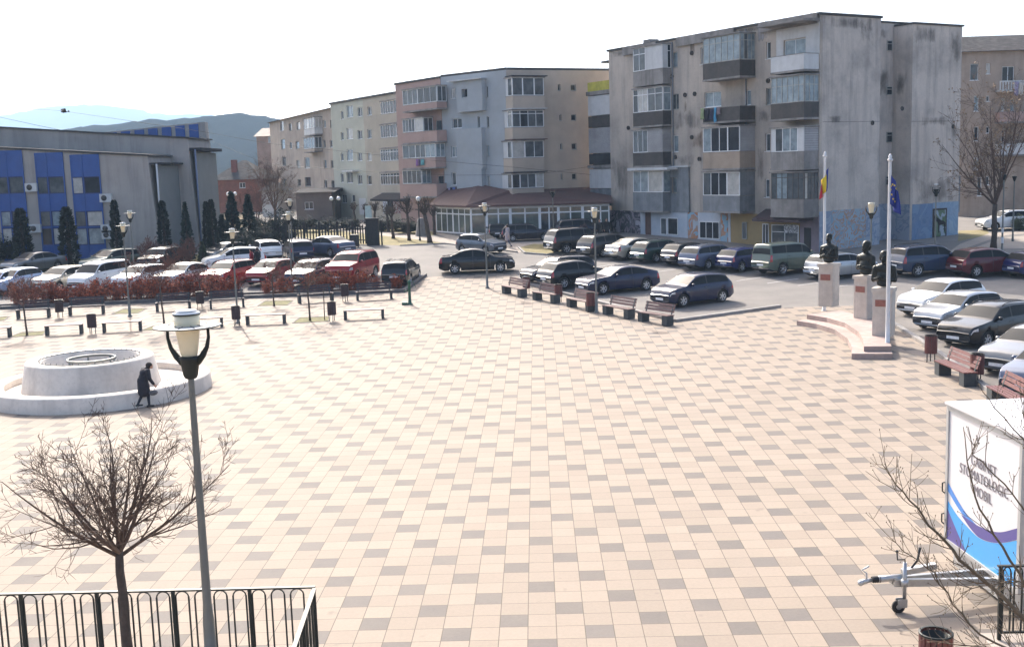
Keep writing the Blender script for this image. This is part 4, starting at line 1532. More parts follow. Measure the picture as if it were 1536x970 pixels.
mb = MB().add([tuple(v) for v in q] + [tuple(v - Vector((0, 0, .16))) for v in q], [(0, 1, 5, 6), (1, 4, 5), (1, 2, 3, 4), (7, 8, 1, 0), (8, 9, 2, 1), (7, 0, 6, 13), (9, 10, 3, 2), (13, 12, 8, 7), (12, 11, 8), (11, 10, 9, 8)])
mb.build('roof', C_REDR, PV)

# pink block
F = Face(P0, P1 + Vector((-.05, .05, 0)), z=gz(105) - .1)
CB = root_at('apartment_block', F, 'dusty pink apartment block with wide wrapped balconies and washing', 'apartment block', blocks)
hC = Z(640, 121.5, P0.lerp(P1, .6)) - F.A.z
hs = [F.rect(*z2(*w)) for w in ((1115, 188, 1135, 255), (1104, 365, 1144, 430), (1118, 530, 1142, 590), (1118, 702, 1154, 765), (1040, 352, 1075, 432), (1040, 675, 1080, 752))]
wall(F, 0, F.L, 0, hC, hs, C_C)
for h in hs: window(F, h, nv=0, fm=F_OLD)
MB().box(.01, F.L - .01, .26, 11, 0, hC - .01).build('wall', C_C, CB)
MB().box(-.1, F.L, -.1, 11.1, hC, hC + .18).build('roof', C_ROOF, CB)
for (yT, yP, yB, x1_, fr) in ((172, 268, 312, 1112, [('g', 3, .45), ('g', 3, .55)]), (352, 436, 508, 1030, [('g', 4, .6), ('g', 1, .4, P_CURT)]), (512, 596, 662, 1104, [('g', 2, .4), ('g', 4, .6)]), (668, 752, 836, 1020, [('g', 4, 1)])):
    P = lambda x, y: F.pix(380 + x / 4.04, 90 + y / 4.04, -1.1)
    x0, x1 = P(905, yP)[0], P(x1_, yP)[0]
    xe = P(1110, yP)[0]
    if x1_ < 1100:
        balcony(F, x1 + .02, xe, 1.1, P(1000, yB)[1], P(1000, yP)[1], P(1000, yT)[1], C_C)
    balcony(F, x0, x1, 1.1, P(1000, yB)[1], P(1000, yP)[1], P(1000, yT)[1], C_C, fr, [('g', 2, 1)], F_WHITE, P_MID)

# green and cream block
P5, P4 = atd(503, 131), atd(601, 116)
F = Face(P5, P4, z=gz(124) - .2)
BB = root_at('apartment_block', F, 'pale green and cream apartment block with plain small windows', 'apartment block', blocks)
hB = Z(570, 145.5, P5.lerp(P4, .7)) - F.A.z
xs_ = [(530, 547), (566, 604), (632, 660), (692, 717)]
ys_ = [((310, 360), (275, 348), (287, 343), (283, 336)), ((438, 486), (412, 480), (425, 480), (420, 476)), ((565, 611), (542, 610), (563, 612), (563, 611)), ((688, 742), (680, 746), (697, 754), (700, 756))]
hs = [F.rect(*z2(x0, y0, x1, y1)) for row in ys_ for (x0, x1), (y0, y1) in zip(xs_, row)] + [F.rect(*z2(*w)) for w in ((535, 815, 566, 866), (595, 816, 617, 862))]
usp = F.pix(380 + 684 / 4.04, 260)[0]
wall(F, 0, usp, 0, hB, hs, C_B)
wall(F, usp + .003, F.L, 0, hB, hs, C_B2)
for h in hs: window(F, h, nv=1 if h[1] - h[0] > 1.2 else 0, fm=F_WHITE)
MB().box(.01, F.L - .01, .26, 11, 0, hB - .01).build('wall', C_B, BB)
MB().box(-.1, F.L, -.15, 11.1, hB, hB + .2).build('roof', C_ROOF, BB)
r = F.rect(*z2(645, 838, 684, 938))
MB().box(r[0], r[1], -.06, -.003, r[2], r[3]).build('door', C_WHITEP, BB)
for (yT, yP, yB) in ((248, 327, 392), (392, 472, 538), (540, 614, 682), (686, 758, 812)):
    P = lambda x, y: F.pix(380 + x / 4.04, 90 + y / 4.04, -1.1)
    balcony(F, P(772, yP)[0], P(890, yP)[0], 1.1, P(820, yB)[1], P(820, yP)[1], P(820, yT)[1], C_B2, [('g', 4, .5), ('g', 3, .5)], [('g', 2, 1)], F_WHITE, P_DARK, .76 if yT > 500 else 0)
a, b, c, d = F.rect(*z2(712, 812, 935, 845), -2.5)
MB().add([(a, -2.6, c), (b, -2.6, c), (b, -.01, d + .5), (a, -.01, d + .5), (a, -2.6, c - .2), (b, -2.6, c - .2), (b, -.01, d + .3), (a, -.01, d + .3)], [(0, 1, 2, 3), (4, 7, 6, 5), (4, 5, 1, 0), (5, 6, 2, 1), (7, 4, 0, 3)]).build('canopy', C_TIN, BB)
for k, (x0, x1, m) in enumerate(((790, 815, M_SHOPW), (818, 848, P_DARK), (852, 900, mural('barber_stripe', [(.45, .44, .43), (.28, .05, .06), (.5, .5, .5), (.2, .06, .07)], 2.5, 4)), (903, 935, mural('striped_shutter', [(.10, .05, .05), (.4, .4, .4), (.05, .05, .05)], 2, 7)))):
    a, b, c, d = F.rect(*z2(x0, 845, x1, 930))
    MB().box(a, b - .02, -.08, -.003, c, d).build('shop_front', m, BB)
a, b, c, d = F.rect(*z2(540, 668, 606, 678), -.6)
MB().box(a, b, -.7, -.003, c, d).build('canopy', C_WHITEP, BB)

# far beige block with pitched roofs
P7, P6 = atd(411, 165), atd(504, 133.5)
F = Face(P7, P6, z=gz(145) - .4)
AB = root_at('apartment_block', F, 'weathered beige apartment block with brown pitched roof at the far street end', 'apartment block', blocks)
hA = Z(479, 168.7, P7.lerp(P6, .7)) - F.A.z
hs = [F.rect(*z2(*w)) for w in ((162, 370, 184, 430), (216, 382, 232, 428), (262, 375, 284, 422), (425, 365, 440, 410), (466, 362, 488, 410), (168, 480, 192, 540), (220, 498, 234, 538), (256, 494, 278, 538), (425, 485, 438, 532), (464, 485, 484, 530), (176, 588, 198, 640), (262, 608, 284, 654), (312, 590, 342, 656), (427, 606, 444, 656), (470, 608, 488, 656), (182, 720, 204, 770), (268, 724, 288, 764), (313, 710, 348, 766), (430, 728, 447, 776), (474, 730, 494, 778))]
wall(F, 0, F.L, 0, hA, hs, C_A)
for k, h in enumerate(hs): window(F, h, nv=0, fm=F_WHITE if k % 3 == 0 else F_OLD)
MB().box(.01, F.L - .01, .26, 10, 0, hA - .01).build('wall', C_A, AB)
for (yT, yP, yB) in ((350, 416, 458), (468, 538, 560)):
    P = lambda x, y: F.pix(380 + x / 4.04, 90 + y / 4.04, -1)
    balcony(F, P(306, yP)[0], P(352, yP)[0] + 1.5, 1, P(350, yB)[1], P(350, yP)[1], P(350, yT)[1], C_WHITEP if yT == 350 else C_A, [('g', 4, 1)], [('g', 2, 1)], F_WHITE, P_MID)
for (x0, x1, hr) in ((-.3, F.L * .33, .9), (F.L * .33 + .01, F.L + .2, 1.1)):
    MB().add([(x0, -.5, hA - .1), (x1, -.5, hA - .1), (x1, 10.5, hA - .1), (x0, 10.5, hA - .1), (x0 + 2, 5, hA + hr), (x1 - (0 if x1 > F.L else 2), 5, hA + hr)], [(0, 1, 5, 4), (1, 2, 5), (2, 3, 4, 5), (3, 0, 4), (3, 2, 1, 0)]).build('roof', mat('brown_roof', (.13, .095, .075), .8, var=.2, scale=2), AB)

# small house ends beyond
def house(name, label, px0, px1, Y, ybase, yeave, yapex, wm, rm, dep=9, chim=None, wins=(), hip=True):
    a, b = atd(px0, Y, ybase), atd(px1, Y, ybase)
    F = Face(a, b, z=gz(Y) - .1)
    o = root_at(name, F, label, 'house')
    h = Z((px0 + px1) / 2, yeave, a.lerp(b, .5)) - F.A.z
    ha = Z((px0 + px1) / 2, yapex, a.lerp(b, .5)) - F.A.z
    hs = [F.rect(*w) for w in wins]
    wall(F, 0, F.L, 0, h, hs, wm)
    for k in hs: window(F, k, nv=1)
    MB().box(.01, F.L - .01, .26, dep, 0, h - .01).build('wall', wm, o)
    ins = dep * .45 if hip else 0
    x0, x1 = -.4, F.L + .4
    r = MB().add([(x0, -.4, h - .05), (x1, -.4, h - .05), (x1, dep + .4, h - .05), (x0, dep + .4, h - .05), (min(x0 + ins, F.L * .45), dep / 2, ha), (max(x1 - ins, F.L * .55), dep / 2, ha)], [(0, 1, 5, 4), (1, 2, 5), (2, 3, 4, 5), (3, 0, 4), (3, 2, 1, 0)]).build('roof', rm, o)
    if chim:
        x, z = F.pix(*chim, 2)
        MB().box(x - .35, x + .35, 1.6, 2.3, h, z).build('chimney', mat('chimney_brick', (.22, .08, .06), .9, var=.2), r)
    return o


house('brick_house', 'red brick house with hipped grey roof behind the spruces', 322, 392, 150, 318, 269, 240, mat('red_brick', (.26, .10, .065), .9, var=.2, scale=2, stain=.3), C_SLATE, 10, (351, 240), [(359, 274, 368, 282)])
house('gabled_house', 'faded pink house end beyond the beige block', 391, 414, 185, 310, 204, 190, mat('faded_pink_wall', (.34, .24, .19), .9, var=.12, scale=1, stain=.4), mat('brown_roof', (.13, .095, .075)), 12, None, [(402, 205, 406, 214)], False)
house('annex', 'low grey brown annex with dark flat roof below the beige block', 446, 500, 124, 338, 288, 283, mat('taupe_wall', (.16, .125, .105), .9, var=.12, scale=1, stain=.3), C_TIN, 12, None, [(457, 303, 470, 314)], False)
house('white_house', 'small sunlit white house behind the bare tree', 394, 418, 138, 320, 286, 272, mat('white_wall', (.6, .57, .52), .85, var=.06), C_TIN, 7, None, [], True)

# block beyond the gable, slate roof
Pa, Pb = atd(1436, 101, 330), atd(1640, 101, 330)
F = Face(Pa, Pb, z=gz(101) - .1)
FB = root_at('apartment_block', F, 'beige brick block with slate pitched roof behind the bare lime tree', 'apartment block', blocks)
C_F = mat('beige_block', (.40, .31, .24), .9, var=.12, scale=.8, bump=.2, stain=.45, streak=.3, stc=(.18, .14, .11))
zF = zz(6.06, 1400, 40)
hF = F.pix(1480, 77.5)[1]
hs = [F.rect(*zF(*w)) for w in ((335, 338, 412, 490), (480, 335, 517, 432), (625, 362, 736, 500), (370, 630, 413, 770), (480, 630, 512, 682), (620, 650, 650, 770), (700, 650, 735, 770), (370, 910, 412, 1040), (480, 910, 512, 970), (620, 930, 650, 1050), (620, 1210, 655, 1330), (478, 1360, 510, 1440), (370, 1190, 412, 1300), (400, 1370, 440, 1540))]
wall(F, 0, F.L, 0, hF, hs, C_F)
for h in hs: window(F, h, nv=1 if h[1] - h[0] > 1 else 0)
MB().box(.01, F.L - .01, .26, 11, 0, hF - .01).build('wall', C_F, FB)
za = F.pix(1490, 54, 5)[1]
MB().add([(-3, -.5, hF), (F.L + 1, -.5, hF), (F.L + 1, 11.5, hF), (-3, 11.5, hF), (-3, 5, za), (F.L + 1, 5, za)], [(0, 1, 5, 4), (1, 2, 5), (2, 3, 4, 5), (3, 0, 4), (3, 2, 1, 0)]).build('roof', C_SLATE, FB)
P = lambda x, y: F.pix(1400 + x / 6.06, 40 + y / 6.06, -1)
for k, (yT, yP, yB) in enumerate(((490, 492, 590), (770, 775, 880), (1060, 1065, 1180))):
    x0, x1 = P(607, yP)[0], P(607, yP)[0] + 3.6
    if k == 0:
        bo = MB().box(x0, x1, -1, -.003, P(650, yB)[1], P(650, yB)[1] + .15, 0).build('balcony', C_WHITEP, FB)
        MB().box(x0, x1, -1, -.9, P(650, yP)[1] - .1, P(650, yP)[1]).build('handrail', C_WHITEP, bo)
        rl = MB()
        for i in range(16): rl.box(x0 + i * .24, x0 + i * .24 + .09, -.99, -.91, P(650, yB)[1] + .152, P(650, yP)[1] - .102)
        rl.build('baluster_lattice', C_WHITEP, bo)
    else:
        balcony(F, x0, x1, 1, P(650, yB)[1], P(650, yP)[1], P(650, yT)[1], C_C if k == 1 else C_WHITEP)

# ------------------------------------------------ office building with blue window bays
YB = 86.5
Fb = Face(atd(-190, YB, 300), atd(221, YB, 300), z=gz(YB) - .1)
OB = root_at('office_building', Fb, 'long low grey office building with blue framed window bays behind the cypresses', 'office building')
C_OF = mat('office_plaster', (.39, .352, .318), .92, var=.1, scale=.7, bump=.2, stain=.4, streak=.45, stc=(.15, .145, .14))
C_OG = mat('grey_green_cladding', (.17, .18, .175), .85, var=.08, scale=.8)
C_BLUE = mat('blue_panel', (.020, .075, .28), .45, var=.12, scale=1.5, stain=.2, stc=(.03, .05, .15))
C_BLF = mat('blue_frame', (.012, .022, .11), .45, var=.1)


def xz(mb, poly, y0, y1, m=0):
    n = len(poly)
    vs = [(x, y0, z) for x, z in poly] + [(x, y1, z) for x, z in poly]
    return mb.add(vs, [tuple(range(n)), tuple(range(n, 2 * n))[::-1]] + [(i, n + i, n + (i + 1) % n, (i + 1) % n) for i in range(n)], m)


x0, z0_ = Fb.pix(0, 223)
x1, z1_ = Fb.pix(221, 234.5)
sl_ = (z1_ - z0_) / (x1 - x0)
zt0 = z1_ - sl_ * x1
xz(MB(), [(0, 0), (x1 + .5, 0), (x1, z1_), (0, zt0)], 0, 5.6).build('wall', C_OF, OB)
xz(MB(), [(-.3, zt0 + .004), (x1 + .2, z1_ + .004), (x1 + .2, z1_ + .14), (-.3, zt0 + .14)], -.15, 5.5).build('roof', C_ROOF, OB)
ux1, uz1 = Fb.pix(281, 208, 5.6)
ux0, uz0 = Fb.pix(0, 192, 5.6)
su = (uz1 - uz0) / (ux1 - ux0)
ut = uz1 - su * ux1
xz(MB(), [(-6, 0), (ux1 + .4, 0), (ux1, uz1), (-6, ut - 6 * su)], 5.603, 12).build('wall', C_OF, OB)
xz(MB(), [(-6.2, ut - 6 * su + .004), (ux1 + .2, uz1 + .004), (ux1 + .2, uz1 + .12), (-6.2, ut - 6 * su + .12)], 5.45, 12.1).build('roof', C_ROOF, OB)
# cladding, overhangs and pipes on the returns
MB().box(x1 + .5, x1 + .56, .3, 5.59, 0, z1_ - .7).build('cladding', C_OG, OB)
MB().box(x1 - .1, x1 + 1.0, .2, 5.58, z1_ - .62, z1_ - .5).build('canopy', C_TIN, OB)
MB().box(ux1 + .4, ux1 + .46, 5.9, 12, 0, uz1 - 1.1).build('cladding', C_OG, OB)
MB().box(ux1 - .1, ux1 + 1.0, 5.8, 12.0, uz1 - 1.0, uz1 - .75).build('canopy', C_TIN, OB)
for (x, y, z) in ((x1 + .62, .2, z1_ - .6), (ux1 + .55, 5.75, uz1 - .9)):
    MB().tube([(x, y - .1, 0), (x, y - .1, z)], .07, 8).build('drainpipe', C_WHITEP if y < 1 else mat('blue_pipe', (.12, .15, .24), .5), OB)
# slanted hall at the back with blue stripes
F12 = Face(Fb.W @ Vector((0, 12.6, 0)), Fb.W @ Vector((10, 12.6, 0)), OB, Fb.A.z)
hx1, hz1 = F12.pix(307, 183)
hx0, hz0 = F12.pix(150, 199)
bx = F12.pix(318, 310)[0]
xz(MB(), [(hx0, 0), (bx + .3, 0), (hx1, hz1), (hx0, hz0)], 12.6, 13.5).build('wall', C_OF, OB)
for k in range(7):
    a = F12.pix(284 - k * 20.5, 195)[0]
    b = F12.pix(298 - k * 20.5, 195)[0]
    za_, zb_ = [hz0 + (hz1 - hz0) * (q - hx0) / (hx1 - hx0) - .12 for q in (a, b)]
    xz(MB(), [(a, za_ - 2.2), (b, zb_ - 2.2), (b, zb_), (a, za_)], 12.5, 12.597).build('stripe_panel', C_BLUE, OB)
# window bays
zo = zz(3.73, 0, 140)
for k, (bx0, bx1) in enumerate(((-420, -250), (-205, -42), (-2, 148), (218, 374), (414, 574))):
    a, b = Fb.pix(bx0 / 3.73, 300)[0], Fb.pix(bx1 / 3.73, 300)[0]
    a, b = max(a, .05), max(b, .1)
    if b < .5: continue
    Zp = lambda y: Fb.pix((bx0 + bx1) / 7.46, 140 + y / 3.73)[1]
    top = zt0 + sl_ * b - .02
    m = a + (b - a) * .40
    bay = MB()
    rowsz = [(Zp(562), Zp(466)), (Zp(745), Zp(658)), (Zp(848), Zp(752))]
    zs = [.1] + [z for r_ in rowsz[::-1] for z in r_] + [top]
    for i in range(0, len(zs), 2):
        bay.box(a, b, -.10, -.003, zs[i], zs[i + 1])
    bay.box(m - .03, m + .03, -.13, -.103, .1, top).box(a - .02, a + .08, -.13, -.103, .1, top).box(b - .08, b + .02, -.13, -.103, .1, top)
    bo = bay.build('window_bay', C_BLUE, OB)
    for r_ in rowsz:
        for (p, q) in ((a, m - .03), (m + .03, b)):
            mb = MB()
            bw = .07
            c, d = r_[0] + .003, r_[1] - .003
            mb.box(p, q, -.09, -.02, c, c + bw).box(p, q, -.09, -.02, d - bw, d).box(p, p + bw, -.09, -.02, c + bw, d - bw).box(q - bw, q, -.09, -.02, c + bw, d - bw)
            mb.build('window_frame', C_BLF, bo)
            MB().add([(p, -.05, c), (q, -.05, c), (q, -.05, d), (p, -.05, d)], [(0, 1, 2, 3)]).build('pane', RW.choice([P_CURT, P_MID, P_DARK, P_PALE, P_CURT]), bo)
for (x, y) in ((182, 526), (598, 585), (205, 755), (605, 755), (610, 790)):
    u, z = Fb.pix(x / 3.73, 140 + y / 3.73)
    MB().box(u - .45, u + .45, -.35, -.003, z - .32, z + .32).lathe([(.22, 0), (.22, .02), (.001, .02)], 12, 1, M=Matrix.Translation((u - .1, -.352, z)) @ Matrix.Rotation(PI / 2, 4, 'X')).build('air_conditioner', [C_WHITEP, C_DARK], OB)
# ---------------------------------------------------------------- street furniture
M_SLAT = mat('plum_slat', (.13, .07, .065), .6, var=.25, scale=6, stain=.4, stc=(.2, .15, .14))
M_SLATR = mat('red_brown_slat', (.13, .040, .036), .5, var=.25, scale=6, stain=.3, stc=(.17, .09, .085))
M_SLATD = mat('dark_plum_slat', (.045, .024, .026), .6, var=.25, scale=6)
M_LEGC = mat('dark_bench_concrete', (.055, .06, .062), .85, var=.2, scale=5, bump=.2)
M_IRON = mat('dark_iron', (.016, .02, .018), .5, .3, var=.2, scale=4)
M_POLE = mat('grey_pole', (.17, .175, .165), .45, .5, var=.12, scale=3, stain=.2)
M_SHADE = mat('cream_lamp_glass', (.72, .62, .42), .4, var=.06, scale=2, coat=.4, stain=.15, stc=(.4, .36, .25))
M_WHT = mat('white_lamp_disc', (.82, .82, .80), .35, var=.05, coat=.3)
M_STONE = mat('travertine', (.52, .455, .39), .75, var=.13, scale=3, bump=.15, streak=.3, stc=(.33, .26, .21))
M_REDST = mat('red_step_stone', (.40, .30, .26), .8, var=.15, scale=3, stain=.3)
M_PLAQ = mat('red_plaque', (.26, .09, .065), .5, var=.15, scale=8)
M_BRONZE = mat('dark_bronze', (.024, .025, .022), .42, .75, var=.3, scale=7, stain=.3, stc=(.05, .055, .045))
M_FOUNT = mat('fountain_stone', (.68, .615, .54), .8, var=.1, scale=1.6, bump=.2, stain=.45, streak=.35, stc=(.34, .29, .25), dirt=.2)
M_WPAINT = mat('white_pole_paint', (.66, .65, .64), .45, var=.06, scale=3, stain=.15)


def lamp(name, loc, label, group, sc=1.0, rz=0, disc=True, glass=True, H=5.0):
    """post-top lamp: pole, cup with two arms, glass, reflector disc and cap"""
    t = thing(name, label, 'street lamp', loc, rz, group)
    hz_ = H - .765
    HM = Matrix.Translation((0, 0, hz_)) @ Matrix.Diagonal((.86, .86, .69, 1))
    P0_, hz0 = hz_, hz_
    MB().lathe([(.13, 0), (.13, .05), (.075, .09), (.065, .8), (.05, 1.0), (.034, hz_)], 14).build('pole', M_POLE, t)
    hz_ = 0.0
    c = MB().lathe([(.035, hz_ - .02), (.075, hz_), (.095, hz_ + .05), (.125, hz_ + .30), (.14, hz_ + .36), (.001, hz_ + .36)], 18)
    for s in (1, -1):
        c.tube([(s * .08, 0, hz_ + .24), (s * .17, 0, hz_ + .36), (s * .235, 0, hz_ + .50), (s * .265, 0, hz_ + .66), (s * .262, 0, hz_ + .83)], [.06, .045, .03, .022, .018], 8)
    c._xf(HM).build('bracket', M_IRON, t)
    if glass:
        MB().lathe([(.10, hz_ + .365), (.115, hz_ + .45), (.145, hz_ + .70), (.155, hz_ + .84), (.165, hz_ + .86), (.165, hz_ + 1.03), (.001, hz_ + 1.03)], 22)._xf(HM).build('lamp_glass', M_SHADE, t)
    else:
        MB().lathe([(.11, hz_ + .365), (.14, hz_ + .5), (.2, hz_ + .62), (.2, hz_ + .64), (.1, hz_ + .5), (.001, hz_ + .45)], 22)._xf(HM).build('lamp_bowl', M_IRON, t)
    if disc:
        d = MB().lathe([(.17, hz_ + .842), (.34, hz_ + .835), (.42, hz_ + .842), (.42, hz_ + .852), (.34, hz_ + .858), (.17, hz_ + .862)], 30)
        d._xf(HM).build('reflector_disc', M_WHT, t)
        l = MB()
        for r in (.27,):
            l.tube([(r * math.cos(a * PI / 15), r * math.sin(a * PI / 15), hz_ + .866) for a in range(31)], .0045, 4)
        for k in range(12):
            a = k * PI / 6
            l.tube([(.18 * math.cos(a), .18 * math.sin(a), hz_ + .868), (.415 * math.cos(a), .415 * math.sin(a), hz_ + .862)], .0045, 4)
        l.tube([(.422 * math.cos(a * PI / 20), .422 * math.sin(a * PI / 20), hz_ + .845) for a in range(41)], .011, 4)
        l._xf(HM).build('disc_rib', M_IRON, t)
        k = MB().lathe([(.168, hz_ + .952), (.172, hz_ + .958), (.172, hz_ + .985), (.135, hz_ + 1.0), (.13, hz_ + 1.004), (.13, hz_ + 1.02), (.001, hz_ + 1.025)], 24)
        k._xf(HM @ Matrix.Translation((0, 0, .08))).build('cap', M_WHT, t)
        MB().lathe([(.1725, hz_ + .948), (.1755, hz_ + .953), (.1755, hz_ + .966), (.1725, hz_ + .97)], 24).lathe([(.1355, hz_ + 1.0), (.138, hz_ + 1.004), (.132, hz_ + 1.008)], 24)._xf(HM @ Matrix.Translation((0, 0, .08))).build('cap_rim', M_IRON, t)
    else:
        MB().lathe([(.16, hz_ + .955), (.17, hz_ + .96), (.1, hz_ + 1.0), (.001, hz_ + 1.01)], 22)._xf(HM).build('cap', M_IRON, t)
    t.scale = (sc, sc, sc)
    return t


gl = 'post-top lamps of the square'
pN = Vector((0, 0, 0))
YN = 12.2
_b = at_y(281, 490, YN)
TERR = 1.55
lamp('street_lamp', (_b.x, YN, TERR), 'tall lamp with cream glass and ribbed white disc rising behind the terrace railing', gl, 1.0, 0, True, True, _b.z + .02 - TERR + .17)
for (px, py, hy, lab, dsc, gls) in (
    (731, 432, 304, 'lamp on a slim grey pole before the long black saloon', True, True),
    (895, 469, 311, 'lamp standing at the litter bin between the third and fourth slatted bench', True, True),
    (357, 485, 342, 'lamp rising behind the litter bin between two backless benches', True, True),
    (439, 438, 317, 'lamp by the kerb before the red hatchback', True, True),
    (195, 475, 333, 'front one of the twin lamp posts on the grass patch', True, True),
    (203, 428, 315, 'rear one of the twin lamp posts, behind the hedge', True, True),
    (440, 398, 298, 'lamp behind the navy estate car near the fence', True, True),
    (831, 371, 281, 'lamp with a dark bowl before the glass pavilion', False, False),
    (1305, 484, 302, 'lamp with bare cream glass standing behind the busts', False, True),
    (1402, 398, 276, 'lamp with an open dark bowl before the painted horse', True, False)):
    p = G(px, py)
    h = Z(px, hy, p) - p.z
    lamp('street_lamp', p, lab, gl, 1.0, random.uniform(-.2, .2), dsc, gls, h)


def globe_lamp(px, py, hy, lab, n):
    p = G(px, py)
    h = Z(px, hy, p) - p.z
    t = thing('globe_lamp', lab, 'street lamp', p, 0, 'globe lamps on the street')
    mb = MB().lathe([(.1, 0), (.06, .3), (.045, h - .3)], 10)
    if n == 2: mb.tube([(-.35, 0, h - .35), (0, 0, h - .28), (.35, 0, h - .35)], .03, 6)
    mb.build('pole', M_IRON, t)
    for s in ((-.35, .35) if n == 2 else (0,)):
        MB().ball((s, 0, h - .12), .2).build('globe', M_WHT, t)


globe_lamp(505, 346, 296, 'double white globe lamp between the beige and green blocks', 2)
globe_lamp(630, 361, 296, 'single white globe lamp on the lawn before the pink block', 1)
globe_lamp(351, 345, 289, 'double white globe lamp in front of the brick house', 2)
for (px, py, hy, lab) in ((1519, 362, 270, 'plain grey post behind the bare lime tree'), (1503, 376, 268, 'grey post with pale painted bands beside the lime trunk')):
    p = G(px, py)
    h = Z(px, hy, p) - p.z
    t = thing('lamp_post', lab, 'street lamp', p, 0, 'posts by the lime tree')
    MB().lathe([(.09, 0), (.06, .4), (.045, h)], 10).build('pole', M_POLE, t)
    MB().lathe([(.05, h - .1), (.16, h + .2), (.18, h + .24), (.001, h + .28)], 14).build('lamp_bowl', M_IRON, t)
    if px == 1503:
        MB().lathe([(.088, .5), (.088, .9)], 10).build('band', M_WPAINT, t)
        MB().lathe([(.085, 1.2), (.085, 1.5)], 10).build('band', M_WPAINT, t)


def bench_proto(back, slat, L=1.9, legw=.12, legd=.42):
    t = bpy.data.objects.new('bench', None)
    COL.objects.link(t)
    for s in (1, -1):
        MB().box(s * L / 2 - legw / 2 - s * legw / 2, s * L / 2 + legw / 2 - s * legw / 2, -legd / 2, legd / 2, 0, .40).build('leg', M_LEGC, t)
    for k in range(4):
        y = -.21 + k * .115
        MB().box(-L / 2 - .02, L / 2 + .02, y, y + .095, .403, .44).build('seat_slat', slat, t)
    if back:
        for s in (1, -1):
            MB().bar((s * (L / 2 - .12), .17, .40), (s * (L / 2 - .12), .33, .86), .06, .03).build('back_support', M_LEGC, t)
        for k in range(3):
            z = .52 + k * .125
            y = .20 + k * .043
            MB().add([(-L / 2, y, z), (L / 2, y, z), (L / 2, y + .035, z + .10), (-L / 2, y + .035, z + .10), (-L / 2, y + .03, z - .008), (L / 2, y + .03, z - .008), (L / 2, y + .065, z + .092), (-L / 2, y + .065, z + .092)],
                     [(0, 1, 2, 3), (5, 4, 7, 6), (4, 5, 1, 0), (3, 2, 6, 7), (1, 5, 6, 2), (4, 0, 3, 7)]).build('back_slat', slat, t)
    return t


BP = {'left': Proto(bench_proto(True, M_SLATD)), 'plain': Proto(bench_proto(False, M_SLAT)), 'slat': Proto(bench_proto(True, M_SLAT, 2.0, .32, .40)), 'red': Proto(bench_proto(True, M_SLATR, 2.0, .32, .40))}


def bench(kind, a, b, lab, grp, flip=False):
    A, B = G(*a), G(*b)
    u = (B - A)
    m = (A + B) / 2
    rz = math.atan2(u.y, u.x)
    o = BP[kind].get()
    o.name = 'bench'
    L0 = {'left': 1.9, 'plain': 1.9}.get(kind, 2.0)
    n = Vector((-math.sin(rz), math.cos(rz), 0))
    s = u.xy.length / L0
    o.location = (m.x + n.x * .2, m.y + n.y * .2, gz(m.y + n.y * .2) + .010)
    o.rotation_euler = (0, 0, rz)
    o.scale = (max(.8, s), 1.05, 1.08)
    tag(o, lab, 'bench', grp)
    return o


gb1, gb2, gb3 = 'benches along the hedge', 'backless benches of the front row', 'slatted benches before the parked cars'
for (a, b, lab) in (((25, 479), (74, 476.3), 'dark plum bench with backrest behind the young tree nearest the picture edge'), ((103, 474), (156, 471), 'dark plum bench with backrest before the white van'),
                    ((234, 468), (286, 465), 'dark plum bench with backrest behind the second young tree'), ((315, 464), (367, 460.5), 'dark plum bench with backrest before the red estate'),
                    ((449, 456), (501, 451.5), 'dark plum bench with backrest before the dark blue estate'), ((535, 451.5), (589, 448.5), 'dark plum bench with backrest before the red off-roader')):
    bench('left', a, b, lab, gb1)
for (a, b, lab) in (((-38, 509), (15, 506), 'backless bench cut by the picture edge beside the first young tree'), ((68, 504), (123, 501), 'backless bench between the first young tree and a litter bin'),
                    ((154, 499.5), (212, 496), 'backless bench beside the litter bin above the fountain'), ((281, 493.5), (334, 490.5), 'backless bench partly hidden behind the tall lamp head'),
                    ((369, 488), (428, 485.5), 'pale topped backless bench beside the lamp with the bin'), ((516, 480.5), (576, 478), 'backless bench standing alone by the open square')):
    bench('plain', a, b, lab, gb2)
for (a, b, lab) in (((753, 440), (781, 447), 'slatted bench first in the row, at the slim grey pole'), ((799, 450), (831, 456), 'slatted bench before the black hatchback'),
                    ((850, 460), (884, 468.5), 'slatted bench before the bonnet of the blue low saloon'), ((904, 471.5), (942, 479.5), 'slatted bench just past the lamp pole'), ((957, 482), (1000, 490), 'slatted bench at the kerb corner before the lone blue hatchback')):
    bench('slat', a, b, lab, gb3)
bench('red', (1402, 561), (1446, 581), 'red brown slatted bench between two litter bins before the black estate', 'red brown benches')
bench('red', (1480, 602), (1532, 632), 'red brown slatted bench partly hidden behind the white trailer', 'red brown benches')


def bin_proto(m):
    t = bpy.data.objects.new('litter_bin', None)
    COL.objects.link(t)
    for k in range(3):
        a = k * 2 * PI / 3 + .5
        MB().tube([(.15 * math.cos(a), .15 * math.sin(a), 0), (.15 * math.cos(a), .15 * math.sin(a), .34)], .018, 6).build('leg', M_IRON, t)
    MB().lathe([(.001, .335), (.19, .335), (.19, .93), (.18, .93), (.18, .40), (.001, .40)], 20).build('liner', M_IRON, t)
    s = MB()
    for k in range(18):
        a = k * PI / 9
        s.box(.195, .215, -.03, .03, .32, .95, 0, Matrix.Rotation(a, 4, 'Z'))
    s.build('slat', m, t)
    MB().lathe([(.192, .945), (.222, .95), (.222, .975), (.192, .97)], 20).build('rim', M_IRON, t)
    return t


